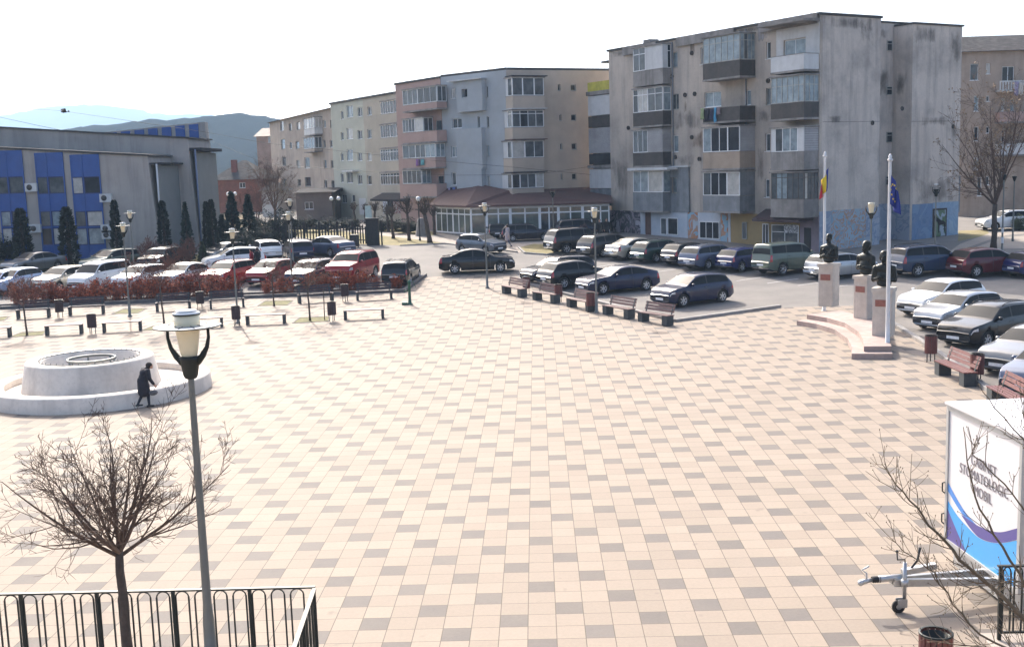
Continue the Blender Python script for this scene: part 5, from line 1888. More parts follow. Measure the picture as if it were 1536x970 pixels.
NP = {'d': Proto(bin_proto(M_SLATD)), 'r': Proto(bin_proto(M_SLATR))}
for (k, px, py, lab) in (('d', 90, 477, 'dark slatted litter bin between two hedge benches'), ('d', 139, 501, 'dark slatted litter bin between two backless benches above the fountain'), ('d', 301, 464, 'dark slatted litter bin before the silver saloon'),
                         ('d', 355, 488.5, 'dark slatted litter bin before a lamp pole'), ('d', 518, 452.5, 'dark slatted litter bin before the red off-roader'), ('d', 498.5, 482, 'dark slatted litter bin beside the staked young tree'),
                         ('r', 790, 441, 'red brown litter bin after the first slatted bench'), ('r', 838, 454, 'red brown litter bin after the second slatted bench'), ('r', 886, 468, 'red brown litter bin against the lamp pole'),
                         ('r', 1396, 543, 'red brown litter bin on the flag pole side of the red brown bench'), ('r', 1465, 575, 'red brown litter bin before the dark grey saloon')):
    p = G(px, py)
    o = NP[k].get()
    o.name = 'litter_bin'
    tag(o, lab, 'litter bin', 'litter bins of the square')
    place(o, (p.x, p.y, p.z + .010), random.uniform(0, 2))
o = NP['r'].get()
o.name = 'litter_bin'
tag(o, 'red brown litter bin seen from above beside the trailer hitch', 'litter bin', 'litter bins of the square')
by = 16.0
while pj((5.36, by, .99))[1] < 948: by -= .02
place(o, ((at_y(1404, 948, by)).x, by, .010), .4, sc=1.02)

# water pump
p = G(615, 457)
t = thing('water_pump', 'green cast iron water pump at the end of the hedge row', 'water pump', (p.x, p.y, p.z + .010))
M_PUMP = mat('green_pump_paint', (.02, .09, .055), .5, .1, var=.2, scale=5)
MB().lathe([(.17, 0), (.17, .04), (.10, .07), (.08, .3), (.075, 1.15), (.10, 1.18), (.10, 1.24), (.06, 1.33), (.001, 1.36)], 14).build('column', M_PUMP, t)
MB().tube([(-.06, 0, .75), (-.22, 0, .78), (-.28, 0, .68)], .03, 7).build('spout', M_PUMP, t)
MB().tube([(.06, 0, 1.2), (.2, 0, 1.28), (.34, 0, .95)], .018, 6).build('handle', M_PUMP, t)
MB().box(-.42, -.12, -.15, .15, 0, .14).build('drain_trough', M_PUMP, t)

# ---------------------------------------------------------------- fountain
fx, fy = -15.5, 38.6
t = thing('fountain', 'dry round white stone fountain with a raised bowl inside a low basin', 'fountain', (fx, fy, .010))
MB().lathe([(3.76, 0), (3.72, .45), (3.68, .50), (3.22, .50), (3.18, .47), (3.18, .27)], 80).build('basin_wall', M_FOUNT, t)
MB().lathe([(3.2, .265), (.01, .265)], 60, sm=False).build('basin_floor', M_FOUNT, t)
mb = MB().lathe([(2.36, .14), (2.30, .4), (2.14, 1.20), (2.10, 1.26), (1.66, 1.26), (1.60, 1.22), (1.55, .32), (.001, .31)], 80, c=(-.28, -.15, 0))
bo = mb.build('bowl', M_FOUNT, t)
mb = MB().tube([(-.28 + 1.68 * math.cos(a * PI / 36), -.15 + 1.68 * math.sin(a * PI / 36), 1.275) for a in range(73)], .016, 6)
for a in range(40):
    c_, s_ = math.cos(a * PI / 20), math.sin(a * PI / 20)
    mb.tube([(-.28 + 1.68 * c_, -.15 + 1.68 * s_, 1.26), (-.28 + 1.66 * c_, -.15 + 1.66 * s_, 1.34)], .012, 5)
mb.build('nozzle_ring', M_POLE, bo)
mb = MB().tube([(-.28 + .8 * math.cos(a * PI / 24), -.05 + .8 * math.sin(a * PI / 24), 1.2) for a in range(49)], .045, 7)
for a in range(6):
    mb.tube([(-.28 + .8 * math.cos(a * PI / 3), -.05 + .8 * math.sin(a * PI / 3), .31), (-.28 + .8 * math.cos(a * PI / 3), -.05 + .8 * math.sin(a * PI / 3), 1.2)], .03, 6)
mb.build('inner_ring', M_POLE, bo)

# ---------------------------------------------------------------- busts, flags
base_pts = [(1195, 488), (1224.6, 493), (1251.8, 501.5), (1271.6, 516), (1277.8, 529), (1277.3, 539), (1338.4, 539)]
lo = px_poly(base_pts) + [tuple(Vector(G(1338, 539)[:2]) + Vector((.35, 1.3))), tuple(Vector(G(1300, 505)[:2]) + Vector((1.1, 1.2))), tuple(Vector(G(1240, 480)[:2]) + Vector((.7, .3)))]
t = thing('monument_base', 'curved two-step base of pinkish stone under the three busts', 'monument base', (0, 0, 0))
MB().prism(lo[::-1], .0, .22).build('lower_step', M_REDST, t)
up = [(x + (.55 if i < 6 else 0.2), y + (.42 if i < 5 else .35)) for i, (x, y) in enumerate(px_poly(base_pts))]
up = up[:6] + [(lo[6][0] + .1, lo[6][1] + .45), (lo[7][0] + .0, lo[7][1] + .1), lo[8], lo[9]]
MB().prism(up[::-1], .222, .42).build('upper_step', M_REDST, t)
gp = 'stone plinths of the busts'
RZM = R(24)


def bust(px, py, htop, hb, lab_p, lab_b, rz, kind, dx=0):
    p = G(px, py)
    z0 = .42
    d = p.y
    zt = Z(px, htop, p)
    t = thing('plinth', lab_p, 'plinth', (p.x, p.y, z0), rz, gp)
    h = zt - z0
    MB().box(-.36, .36, -.34, .34, 0.002, h - .15).build('shaft', M_STONE, t)
    MB().box(-.41, .41, -.39, .39, h - .148, h).build('cap', M_STONE, t)
    MB().box(-.25, .25, -.365, -.342, h * .62, h * .76).build('plaque', M_PLAQ, t)
    H = Z(px, hb, p) - zt
    s = H / 1.25
    pr = [('e', (0, 0, .30), (.30, .20, .34)), ('e', (0, .02, .62), (.36, .20, .20)), ('e', (0, -.02, .1), (.26, .18, .14)),
          ('c', (-.30, 0, .62), (-.36, -.03, .22), .12, .09), ('c', (.30, 0, .62), (.36, -.03, .22), .12, .09),
          ('c', (.36, -.03, .22), (.10, -.24, .26), .085, .06), ('c', (-.36, -.03, .22), (-.14, -.24, .30), .085, .06),
          ('c', (0, .0, .72), (0, -.03, .92), .10, .085), ('e', (0, -.03, 1.06), (.125, .15, .17)), ('e', (0, -.17, 1.04), (.03, .05, .045)), ('e', (0, -.12, .95), (.07, .07, .06)),
          ('e', (.125, -.02, 1.05), (.025, .035, .05)), ('e', (-.125, -.02, 1.05), (.025, .035, .05))]
    for k in range(5):
        a = -.5 + k * .25
        pr.append(('c', (.12 + k * .012, -.25, .24 + k * .018), (.02, -.29, .25 + k * .02), .016, .011))
        pr.append(('c', (-.15 - k * .01, -.25, .28 + k * .018), (-.04, -.29, .28 + k * .02), .016, .011))
    if kind == 1: pr += [('e', (0, .01, 1.14), (.14, .155, .12)), ('c', (-.2, -.18, .55), (0, -.2, .3), .05, .05), ('c', (.2, -.18, .55), (0, -.2, .3), .05, .05)]
    if kind == 2: pr += [('e', (0, .03, 1.13), (.16, .17, .14)), ('e', (0, .10, 1.0), (.13, .12, .14)), ('e', (0, -.14, .92), (.06, .06, .08))]
    if kind == 3: pr += [('e', (0, .02, 1.12), (.17, .17, .15)), ('e', (.12, .04, 1.0), (.07, .12, .12)), ('e', (-.12, .04, 1.0), (.07, .12, .12)), ('e', (0, -.13, .93), (.09, .08, .10))]
    b = blob('bust', pr, .02, M_BRONZE, None, None, 3)
    b.location = (p.x, p.y, zt + .05 * s)
    b.rotation_euler = (0, 0, rz)
    b.scale = (s, s, s)
    tag(b, lab_b, 'bust', 'bronze busts')


bust(1243, 470, 395, 352, 'tallest pale stone plinth with a red plaque, farthest along the curved base', 'bronze bust of a man in a buttoned coat beside the tricolour flag', R(-42), 1)
bust(1298, 491, 413, 363, 'middle pale stone plinth with a red plaque', 'bronze bust of a man with swept back hair on the middle plinth', R(-58), 2)
bust(1325, 518, 431, 378, 'pale stone plinth at the white pole with the blue flag', 'bronze bust of a man with thick hair and beard beside the blue flag pole', R(-30), 3)


def flagpole(px, py, hy, lab, z0=0.0):
    p = G(px, py)
    h = Z(px, hy, p) - z0
    t = thing('flagpole', lab, 'flagpole', (p.x, p.y, z0), 0, 'white flagpoles')
    MB().lathe([(.14, 0), (.14, .03), (.085, .05), (.08, 1), (.055, h - .25)], 14).build('pole', M_WPAINT, t)
    MB().lathe([(.05, h - .25), (.10, h - .22), (.10, h - .17), (.05, h - .14), (.07, h - .06), (.02, h + .02), (.001, h + .03)], 14).build('finial', M_WPAINT, t)
    return p, h + z0


def flag(p, top, HH, LL, lab, cols, side, ox, stars=False):
    N1, N2 = 18, 12
    M = [mat('flag_cloth_%d' % i + lab[:4], c, .8, var=.06, scale=6) for i, c in enumerate(cols)]
    t = thing('flag', lab, 'flag', (p.x, p.y, 0), 0, 'limp flags on the white poles')
    k = len(cols)

    def P(u, v):
        x = ox + side * (u * .40 + .05 * math.sin(u * 12 + v * 2) * (.4 + u))
        y = -.03 + .12 * math.sin(u * 10 + v * 1.5) * (.3 + u)
        z = top - v * HH * (1 - .3 * u) - u * LL * .75
        return (x, y, z)
    for c in range(k):
        mb = MB()
        n = N1 // k
        vs = [P((c * n + i) / (n * k), j / N2) for i in range(n + 1) for j in range(N2 + 1)]
        fs = [(i * (N2 + 1) + j, (i + 1) * (N2 + 1) + j, (i + 1) * (N2 + 1) + j + 1, i * (N2 + 1) + j + 1) for i in range(n) for j in range(N2)]
        mb.add(vs, fs, 0, True)
        o = mb.build('cloth', M[c], t)
        sm = o.modifiers.new('t', 'SOLIDIFY')
        sm.thickness = .006
    if stars:
        mb = MB()
        for q in range(12):
            a = q * PI / 6
            c = P(.5 + .2 * math.cos(a), .5 + .28 * math.sin(a))
            pts = []
            for i in range(10):
                r = .05 if i % 2 == 0 else .02
                pts.append((c[0] + r * math.sin(i * PI / 5), c[1] - .02, c[2] + r * math.cos(i * PI / 5)))
            mb.add(pts, [tuple(range(10))])
        mb.build('star_pattern', mat('flag_gold', (.6, .45, .03), .7), t)


p, tz = flagpole(1236, 466, 228, 'white flagpole with the tricolour, behind the tallest plinth', .06)
flag(p, tz - .75, .95, 1.1, 'limp blue, yellow and red tricolour flag', [(.015, .03, .20), (.62, .46, .02), (.42, .02, .03)], -1, .16)
p, tz = flagpole(1331, 530, 232, 'white flagpole with the blue flag, at the end of the curved base', .22)
flag(p, tz - .45, 1.25, 1.2, 'limp dark blue flag with a ring of gold stars', [(.012, .022, .15)], .9, -.05, True)

# ---------------------------------------------------------------- terrace with railings
M_TERR = mat('terrace_paving', (.40, .34, .29), .85, var=.1, scale=1.5, stain=.3)
YT = 13.2
xr = at_y(473, 886, 13.0).x
xl2 = at_y(1494, 850, 13.0).x + .02
struct(MB().box(-24, xr + .15, 3.0, YT, -.3, TERR).build('terrace', M_TERR))
struct(MB().box(xl2 - .12, 22, 3.0, YT, -.3, TERR).build('terrace', M_TERR))
RAILT = CAMH - (886 - 262) / FPX * 13.0 / 1.0
zr_ = at_y(240, 884, 13.0).z


def railing(name, label, a, b, zt, pitch, cat='railing'):
    """top rail on posts, arched bars between"""
    t = thing(name, label, cat, (a[0], a[1], TERR), math.atan2(b[1] - a[1], b[0] - a[0]), 'terrace railings')
    L = math.hypot(b[0] - a[0], b[1] - a[1])
    h = zt - TERR
    MB().box(0, L, -.025, .025, h - .02, h).box(0.04, L - .04, -.015, .015, .08, .105).build('rail', M_IRON, t)
    n = int(L / pitch)
    pm = MB()
    mb = MB()
    for i in range(n):
        x = i * pitch + .06
        for s in (.0, pitch * .68):
            mb.box(x + s, x + s + .018, -.009, .009, .106, h - .09 if s >= 0 else h)
        r = (pitch * .68) / 2
        pts = [(x + .009 + r - r * math.cos(a_), 0, h - .10 + .075 * math.sin(a_)) for a_ in [PI * k / 8 for k in range(9)]]
        mb.tube(pts, .009, 5)
        mb.box(x + pitch * .84 - .008, x + pitch * .84 + .008, -.008, .008, h - .10, h - .021) if False else None
    mb.build('bar_lattice', M_IRON, t)
    for i in range(0, n + 1, 4):
        x = min(i * pitch + .02, L - .045)
        MB().box(x, x + .04, -.02, .02, 0, h - .021).build('post', M_IRON, t)
    MB().box(L - .045, L, -.022, .022, 0, h - .022).build('post', M_IRON, t)
    return t


railing('railing', 'dark green railing with arched bars in front of the bare round tree', (-14, 13.0), (xr, 13.0), zr_, .235)
railing('railing', 'short return of the dark railing running from the corner towards the building', (xr + .0, 12.94), (xr + .34, 8.0), zr_, .235)
railing('railing', 'dark railing beside the white trailer, half hidden by branches', (xl2, 13.0), (xl2 + 9, 13.0), at_y(1510, 847, 13.0).z, .135)

# ---------------------------------------------------------------- trailer
fa, fb_ = at_y(1421, 700, 19.6), at_y(1532, 740, 17.05)
FT = Face(fa, fb_, z=0.0)
TR = root_at('trailer', FT, 'white mobile dental cabin trailer with blue swooshes and its drawbar on a jockey wheel', 'trailer')
M_TRW = mat('trailer_white', (.70, .68, .68), .4, var=.03, scale=1, coat=.3, stain=.12, stc=(.5, .46, .42))
M_TRG = mat('trailer_edge', (.45, .45, .44), .4, .3, var=.06)
M_CY = mat('cyan_vinyl', (.045, .33, .72), .4, var=.03, coat=.3)
M_BL = mat('blue_vinyl', (.05, .22, .60), .4, var=.03, coat=.3)
M_PU = mat('purple_vinyl', (.075, .06, .26), .4, var=.03, coat=.3)
M_GALV = mat('galvanised_steel', (.42, .43, .44), .38, .8, var=.15, scale=8)
tz1 = FT.pix(1421, 606)[1]
tz0 = FT.pix(1420, 811)[1]
TL, TWD = FT.L, 4.3
MB().box(0, TL, .002, TWD, tz0, tz1).build('body', M_TRW, TR)
MB().box(-.03, .05, -.022, .05, tz0 - .02, tz1 + .01).box(TL - .05, TL + .03, -.022, .05, tz0 - .02, tz1 + .01).box(.052, TL - .052, -.02, .05, tz1 - .09, tz1 + .012).box(.052, TL - .052, -.02, .05, tz0 - .02, tz0 + .05).build('edge_trim', M_TRG, TR)
MB().box(-.05, TL + .05, -.05, TWD + .05, tz1 + .014, tz1 + .05).build('roof', M_TRW, TR)
MB().box(.1, TL - .1, .1, TWD - .1, tz0 - .42, tz0 - .02).build('skirt', M_TRG, TR)
th_ = tz1 - tz0


def band(top, bot, m, off):
    n = 24
    mb = MB()

    def cur(c, s):
        # smooth through points
        for i in range(len(c) - 1):
            if c[i][0] <= s <= c[i + 1][0]:
                p0, p1, p2, p3 = c[max(0, i - 1)], c[i], c[i + 1], c[min(len(c) - 1, i + 2)]
                u = (s - p1[0]) / (p2[0] - p1[0])
                m1 = (p2[1] - p0[1]) / (p2[0] - p0[0]) * (p2[0] - p1[0]); m2 = (p3[1] - p1[1]) / (p3[0] - p1[0]) * (p2[0] - p1[0])
                return (2 * u ** 3 - 3 * u * u + 1) * p1[1] + (u ** 3 - 2 * u * u + u) * m1 + (-2 * u ** 3 + 3 * u * u) * p2[1] + (u ** 3 - u * u) * m2
        return c[-1][1]
    s0, s1 = top[0][0], top[-1][0]
    vs = []
    for i in range(n + 1):
        s = s0 + (s1 - s0) * i / n
        x = .055 + (TL - .11) * s
        vs += [(x, -off, tz0 + .055 + (th_ - .15) * cur(bot, s)), (x, -off, tz0 + .055 + (th_ - .15) * max(cur(top, s), cur(bot, s) + .001))]
    mb.add(vs, [(2 * i, 2 * i + 2, 2 * i + 3, 2 * i + 1) for i in range(n)])
    mb.build('swoosh_stripe', m, TR)


band([(0, .30), (.15, .235), (.3, .20), (.5, .175), (.75, .23), (1, .34)], [(0, .0), (.3, .0), (.6, .0), (1, 0)], M_CY, .002)
band([(0, .44), (.15, .355), (.3, .29), (.50, .245)], [(0, .375), (.15, .30), (.3, .25), (.50, .235)], M_BL, .003)
band([(.22, .262), (.35, .258), (.5, .262), (.75, .31), (1, .425)], [(.22, .255), (.35, .205), (.5, .18), (.75, .232), (1, .345)], M_PU, .004)
band([(0, .235), (.08, .17), (.18, .09), (.30, .0)], [(0, 0), (.1, 0), (.2, 0), (.30, -.002)], M_PU, .004)
M_TXT = mat('lettering_grey', (.17, .15, .17), .5)
for k, (txt, s, v) in enumerate((('CABINET', .52, .665), ('STOMATOLOGIC', .52, .565), ('MOBIL', .52, .465))):
    cu = bpy.data.curves.new('lettering', 'FONT')
    cu.body = txt
    cu.size = .25
    cu.align_x = 'CENTER'
    cu.extrude = .002
    cu.space_character = 1.02
    cu.materials.append(M_TXT)
    o = bpy.data.objects.new('lettering', cu)
    COL.objects.link(o)
    o.parent = TR
    o.location = (TL * s, -.006, tz0 + th_ * v)
    o.rotation_euler = (PI / 2, 0, 0)
    o.scale = (.86, 1, 1)
# hinges and latches
for v in (.35, .12):
    MB().tube([(-.03, -.02, tz0 + th_ * v), (-.07, -.05, tz0 + th_ * v + .03), (-.07, -.05, tz0 + th_ * v + .18), (-.03, -.02, tz0 + th_ * v + .2)], .014, 6).build('latch', M_IRON, TR)
# road wheels under the body
for y in (2.0, 2.75):
    w_ = MB().lathe([(.18, -.09), (.30, -.10), (.33, -.06), (.33, .06), (.30, .10), (.18, .09), (.001, .08)], 22, M=Matrix.Translation((TL - .15, y, .34)) @ Matrix.Rotation(PI / 2, 4, 'Y')).build('wheel', M_TYRE, TR)
    w_ = MB().lathe([(.18, -.09), (.30, -.10), (.33, -.06), (.33, .06), (.30, .10), (.18, .09), (.001, .08)], 22, M=Matrix.Translation((.15, y, .34)) @ Matrix.Rotation(PI / 2, 4, 'Y')).build('wheel', M_TYRE, TR)
# drawbar: from the face towards the hitch
hit = CAM + ray(1291, 872) * ((CAM.z - .52) / -ray(1291, 872).z)
hl = FT.W.inverted() @ hit
bx = Vector((TL * .62, .4, .40))
tip = Vector((hl.x, hl.y, .50))
ud = (tip - bx).normalized()
sdv = Vector((ud.y, -ud.x, 0))
db = MB().bar(bx + sdv * .24, tip - ud * .55 + sdv * .06, .07, .12).bar(bx - sdv * .24, tip - ud * .55 - sdv * .06, .07, .12)
db.build('drawbar_frame', M_GALV, TR)
MB().tube([tip - ud * .75 + Vector((0, 0, .07)), tip - ud * .30 + Vector((0, 0, .05))], .055, 12).build('overrun_tube', M_GALV, TR)
MB().tube([tip - ud * (.34 - .018 * k) + Vector((0, 0, .05)) for k in range(9)], [.06 if k % 2 else .048 for k in range(9)], 12).build('bellows', M_BLK, TR)
MB().tube([tip - ud * .2 + Vector((0, 0, .04)), tip - ud * .05 + Vector((0, 0, .02)), tip], [.03, .045, .04], 10).ball(tip, .05).build('coupling', M_GALV, TR)
MB().tube([tip - ud * .1 + Vector((0, 0, .04)), tip - ud * .1 + Vector((0, 0, .16)), tip - ud * .02 + Vector((0, 0, .22)), tip + -ud * -.02 + Vector((0, 0, .22)) - ud * .16 + Vector((0, 0, .06))], .016, 7).build('coupling_lever', M_WPAINT, TR)
jw = tip - ud * .68 - sdv * .16
if (FT.W @ (tip - ud * .68 + sdv * .16)).y < (FT.W @ jw).y: jw = tip - ud * .68 + sdv * .16
MB().tube([Vector((jw.x, jw.y, .20)), Vector((jw.x, jw.y, .85))], .032, 10).tube([Vector((jw.x, jw.y, .45)), Vector((jw.x, jw.y, .56))], .06, 10).build('jockey_tube', M_GALV, TR)
jm = Matrix.Translation((jw.x, jw.y, 0)) @ Matrix.Rotation(math.atan2(ud.y, ud.x), 4, 'Z')
MB().box(-.03, .13, -.05, -.035, .10, .24, 0, jm).box(-.03, .13, .035, .05, .10, .24, 0, jm).build('jockey_fork', M_GALV, TR)
jw_ = MB().lathe([(.05, -.028), (.075, -.03), (.105, -.028), (.115, 0), (.105, .028), (.075, .03), (.05, .028)], 20, M=jm @ Matrix.Translation((.1, 0, .115)) @ Matrix.Rotation(PI / 2, 4, 'X')).build('jockey_wheel', M_TYRE, TR)
MB().lathe([(.06, -.022), (.02, -.031), (.001, -.031)], 16, M=jm @ Matrix.Translation((.1, 0, .115)) @ Matrix.Rotation(PI / 2, 4, 'X')).lathe([(.06, .022), (.02, .031), (.001, .031)], 16, M=jm @ Matrix.Translation((.1, 0, .115)) @ Matrix.Rotation(PI / 2, 4, 'X')).build('rim', M_GALV, jw_)
MB().tube([Vector((jw.x, jw.y, .85)), Vector((jw.x, jw.y, .9)), Vector((jw.x, jw.y, .9)) + ud * .13, Vector((jw.x, jw.y, 1.02)) + ud * .14], .012, 6).ball(Vector((jw.x, jw.y, 1.04)) + ud * .14, .026).build('crank_handle', M_BLK, TR)
MB().tube([tip - ud * .78 + Vector((0, 0, .1)), tip - ud * .98 + Vector((0, 0, .34)), tip - ud * 1.02 + Vector((0, 0, .56))], [.014, .018, .024], 8).build('brake_lever', M_BLK, TR)
MB().bar(tip - ud * .72 + Vector((0, 0, .15)), tip - ud * 1.3 + Vector((0, 0, .24)), .10, .09).build('brake_spring_case', M_GALV, TR)
# ---------------------------------------------------------------- trees and shrubs
M_BARK = mat('grey_bark', (.075, .055, .043), .9, var=.3, scale=9, bump=.5)
M_TWIG = mat('brown_twig', (.105, .066, .047), .85, var=.3, scale=12)
M_TWIGL = mat('olive_twig', (.13, .095, .06), .8, var=.35, scale=12)
M_TWIGR = mat('reddish_twig', (.12, .055, .042), .85, var=.3, scale=10)
M_RLEAF = mat('russet_leaf', (.36, .092, .036), .75, var=.45, scale=9)
M_RLEAF2 = mat('brown_red_leaf', (.17, .048, .028), .75, var=.45, scale=9)
M_DLEAF = mat('dry_leaf', (.24, .155, .085), .8, var=.3, scale=9)
M_CYP = mat('cypress_green', (.014, .024, .016), .9, var=.5, scale=3)
M_SPR = mat('spruce_green', (.020, .036, .026), .9, var=.5, scale=3)
M_SPRL = mat('light_spruce_green', (.07, .09, .05), .9, var=.4, scale=3)
M_SHB = mat('dark_evergreen', (.024, .032, .022), .9, var=.5, scale=3)


def limb(mb, rnd, p, d, L, r, up, wig, n=5, sides=5, r1=None):
    """a bending twig; returns its points"""
    pts, rr = [p.copy()], [r]
    d = d.normalized()
    r1 = r * .35 if r1 is None else r1
    for i in range(n):
        d = (d + Vector((rnd.uniform(-wig, wig), rnd.uniform(-wig, wig), rnd.uniform(-wig, wig) + up))).normalized()
        pts.append(pts[-1] + d * (L / n))
        rr.append(r + (r1 - r) * (i + 1) / n)
    mb.tube(pts, rr, sides, 0, True, False)
    return pts, rr


def spread_dir(rnd, d, a0, a1, flat=0):
    ax = d.orthogonal().normalized()
    ax.rotate(Matrix.Rotation(rnd.uniform(0, 2 * PI), 3, d))
    q = d.copy()
    q.rotate(Matrix.Rotation(rnd.uniform(a0, a1), 3, ax))
    return q


def bare_tree(name, label, group, seed, H, trunk_h, r, spread, levels, per, up=.12, tm=None, cm=None, lean=(0, 0), leaf=None, nlimb=6, a0=.5, a1=1.1, twr=.004, limbL=None):
    rnd = random.Random(seed)
    t = thing(name, label, 'tree', (0, 0, 0), 0, group)
    mb = MB()
    tp, tr = [], []
    for i in range(7):
        f = i / 6
        tp.append(Vector((lean[0] * f + rnd.uniform(-.2, .2) * r, lean[1] * f + rnd.uniform(-.2, .2) * r, trunk_h * f)))
        tr.append(r * (1.25 if i == 0 else 1.0 - .25 * f))
    mb.tube(tp, tr, 10)
    mb.build('trunk', tm or M_BARK, t)
    cr = MB()
    lf = MB()
    top = tp[-1]

    def grow(pts, rr, L, lev):
        n = per[lev]
        for k in range(n):
            f = rnd.uniform(.18, 1) if lev else rnd.uniform(.12, 1)
            i = min(int(f * (len(pts) - 1)), len(pts) - 2)
            g = f * (len(pts) - 1) - i
            p = pts[i].lerp(pts[i + 1], g)
            d = (pts[i + 1] - pts[i]).normalized()
            q = spread_dir(rnd, d, .45, 1.05)
            l = L * rnd.uniform(.32, .62) * (1.1 - .45 * f)
            rad = max(twr, (rr[i] + (rr[i + 1] - rr[i]) * g) * .5)
            a, b = limb(cr, rnd, p, q, l, rad, up * .8, .11, 4 if lev < levels - 1 else 3, 4 if lev == 0 else 3, max(twr * .6, rad * .4))
            if leaf and rnd.random() < leaf[1]:
                for e in range(2):
                    c = a[-1] + Vector((rnd.uniform(-.1, .1), rnd.uniform(-.1, .1), rnd.uniform(-.1, .05)))
                    s = leaf[2] * rnd.uniform(.6, 1.2)
                    v = Vector((rnd.uniform(-1, 1), rnd.uniform(-1, 1), rnd.uniform(-1, 1))).normalized() * s
                    w_ = v.orthogonal().normalized() * s * .6
                    lf.add([c, c + v * .5 + w_, c + v, c + v * .5 - w_], [(0, 1, 2, 3)], 0)
            if lev + 1 < levels:
                grow(a, b, l, lev + 1)
    for k in range(nlimb):
        az = 2 * PI * (k + rnd.uniform(-.25, .25)) / nlimb
        tilt = rnd.uniform(a0, a1)
        d = Vector((math.cos(az) * math.sin(tilt), math.sin(az) * math.sin(tilt), math.cos(tilt)))
        L = (limbL or (H - trunk_h)) * rnd.uniform(.8, 1.1) * (1 / max(.55, math.cos(tilt * .75)) if False else 1)
        L = min(L, spread * 1.35 / max(.35, math.sin(tilt)))
        p = top - Vector((0, 0, rnd.uniform(0, trunk_h * .06)))
        a, b = limb(cr, rnd, p, d, L, tr[-1] * rnd.uniform(.42, .62), up, .10, 7, 6, twr * 1.2)
        grow(a, b, L, 0)
    if nlimb and levels:
        a, b = limb(cr, rnd, top - Vector((0, 0, .02)), Vector((.05, .05, 1)), (H - trunk_h) * .78, tr[-1] * .6, up * .3, .08, 7, 6, twr * 1.2)
        grow(a, b, (H - trunk_h) * .78, 0)
    cr.build('crown', cm or M_TWIG, t)
    if leaf and lf.f: lf.build('dry_leaves', leaf[0], t)
    return t


# the round bare tree on the terrace
p = at_y(186, 970, 12.9)
k_ = 12.9 / FPX
tr1 = bare_tree('bare_tree', 'round headed bare young tree growing in front of the arched railing', None, 21, 3.2, 1.40, .066, 1.3, 3, [11, 6, 3], .085, M_BARK, M_TWIG, (0, 0), None, 10, .35, 1.3, .0034, 1.6)
TZ = TERR
place(tr1, (at_y(181, 850, 12.9).x, 12.9, TZ))
# the tree leaning in from the picture edge at the trailer
rnd = random.Random(5)
t = thing('bare_tree', 'sprawling bare branches with buds reaching across the white trailer', 'tree', (0, 0, 0))
cr = MB()
YB_ = 12.0


def bp(px, py, dy=0): return at_y(px, py, YB_ + dy)


base = bp(1640, 1075)
MB().tube([(base.x + .1, YB_, TERR), (base.x + .05, YB_, (base.z + TERR) / 2), base, bp(1600, 1010)], [.11, .095, .085, .07], 10).build('trunk', M_TWIGL, t)
mains = [([(1600, 1010), (1535, 925), (1480, 875), (1440, 838), (1405, 800), (1375, 760), (1345, 725), (1322, 695)], .030, .6), ([(1600, 1010), (1560, 940), (1530, 860), (1490, 800), (1462, 745), (1450, 690), (1445, 640)], .022, .1),
         ([(1600, 1010), (1590, 900), (1560, 800), (1520, 740), (1480, 700), (1460, 680), (1452, 640)], .013, -.3), ([(1610, 1010), (1600, 850), (1570, 720), (1535, 660), (1490, 610), (1468, 575)], .015, .2),
         ([(1600, 1010), (1540, 985), (1470, 950), (1430, 905), (1400, 860), (1370, 835), (1330, 805)], .016, .5), ([(1610, 1020), (1560, 990), (1500, 970), (1450, 968), (1390, 962)], .014, .3),
         ([(1600, 1010), (1570, 930), (1550, 880), (1520, 870), (1470, 880), (1440, 890)], .012, -.2), ([(1620, 1000), (1600, 780), (1560, 690), (1540, 640), (1530, 590)], .018, 0)]
for pl, r0, dy in mains:
    pts = []
    n = len(pl)
    for i in range(n - 1):
        for g in (0, .34, .67):
            x = pl[i][0] + (pl[i + 1][0] - pl[i][0]) * g
            y = pl[i][1] + (pl[i + 1][1] - pl[i][1]) * g
            pts.append(bp(x + rnd.uniform(-2, 2), y + rnd.uniform(-2, 2), dy * (i + g) / n))
    pts.append(bp(pl[-1][0], pl[-1][1], dy))
    rr = [r0 + (.004 - r0) * i / (len(pts) - 1) for i in range(len(pts))]
    cr.tube(pts, rr, 7)
    for i in range(3, len(pts) - 1):
        if dy in (.1, -.3, .2) and i % 3: continue
        for q in range(2 if i % 2 else 1):
            d = (pts[i + 1] - pts[i]).normalized()
            e = spread_dir(rnd, d, .4, 1.0)
            L = rnd.uniform(.18, .55)
            a, b = limb(cr, rnd, pts[i], e, L, max(.0042, rr[i] * .4), .16, .15, 5, 4, .0026)
            for w in range(rnd.randint(2, 4)):
                j = rnd.randint(1, 4)
                e2 = spread_dir(rnd, (a[j + 1] - a[j]).normalized(), .5, 1.1)
                c, dd = limb(cr, rnd, a[j], e2, L * rnd.uniform(.25, .55), .0034, .15, .15, 3, 3, .0022)
                cr.ball(c[-1], (.006, .006, .010), n=5, k=3)
cr.build('crown', M_TWIGL, t)

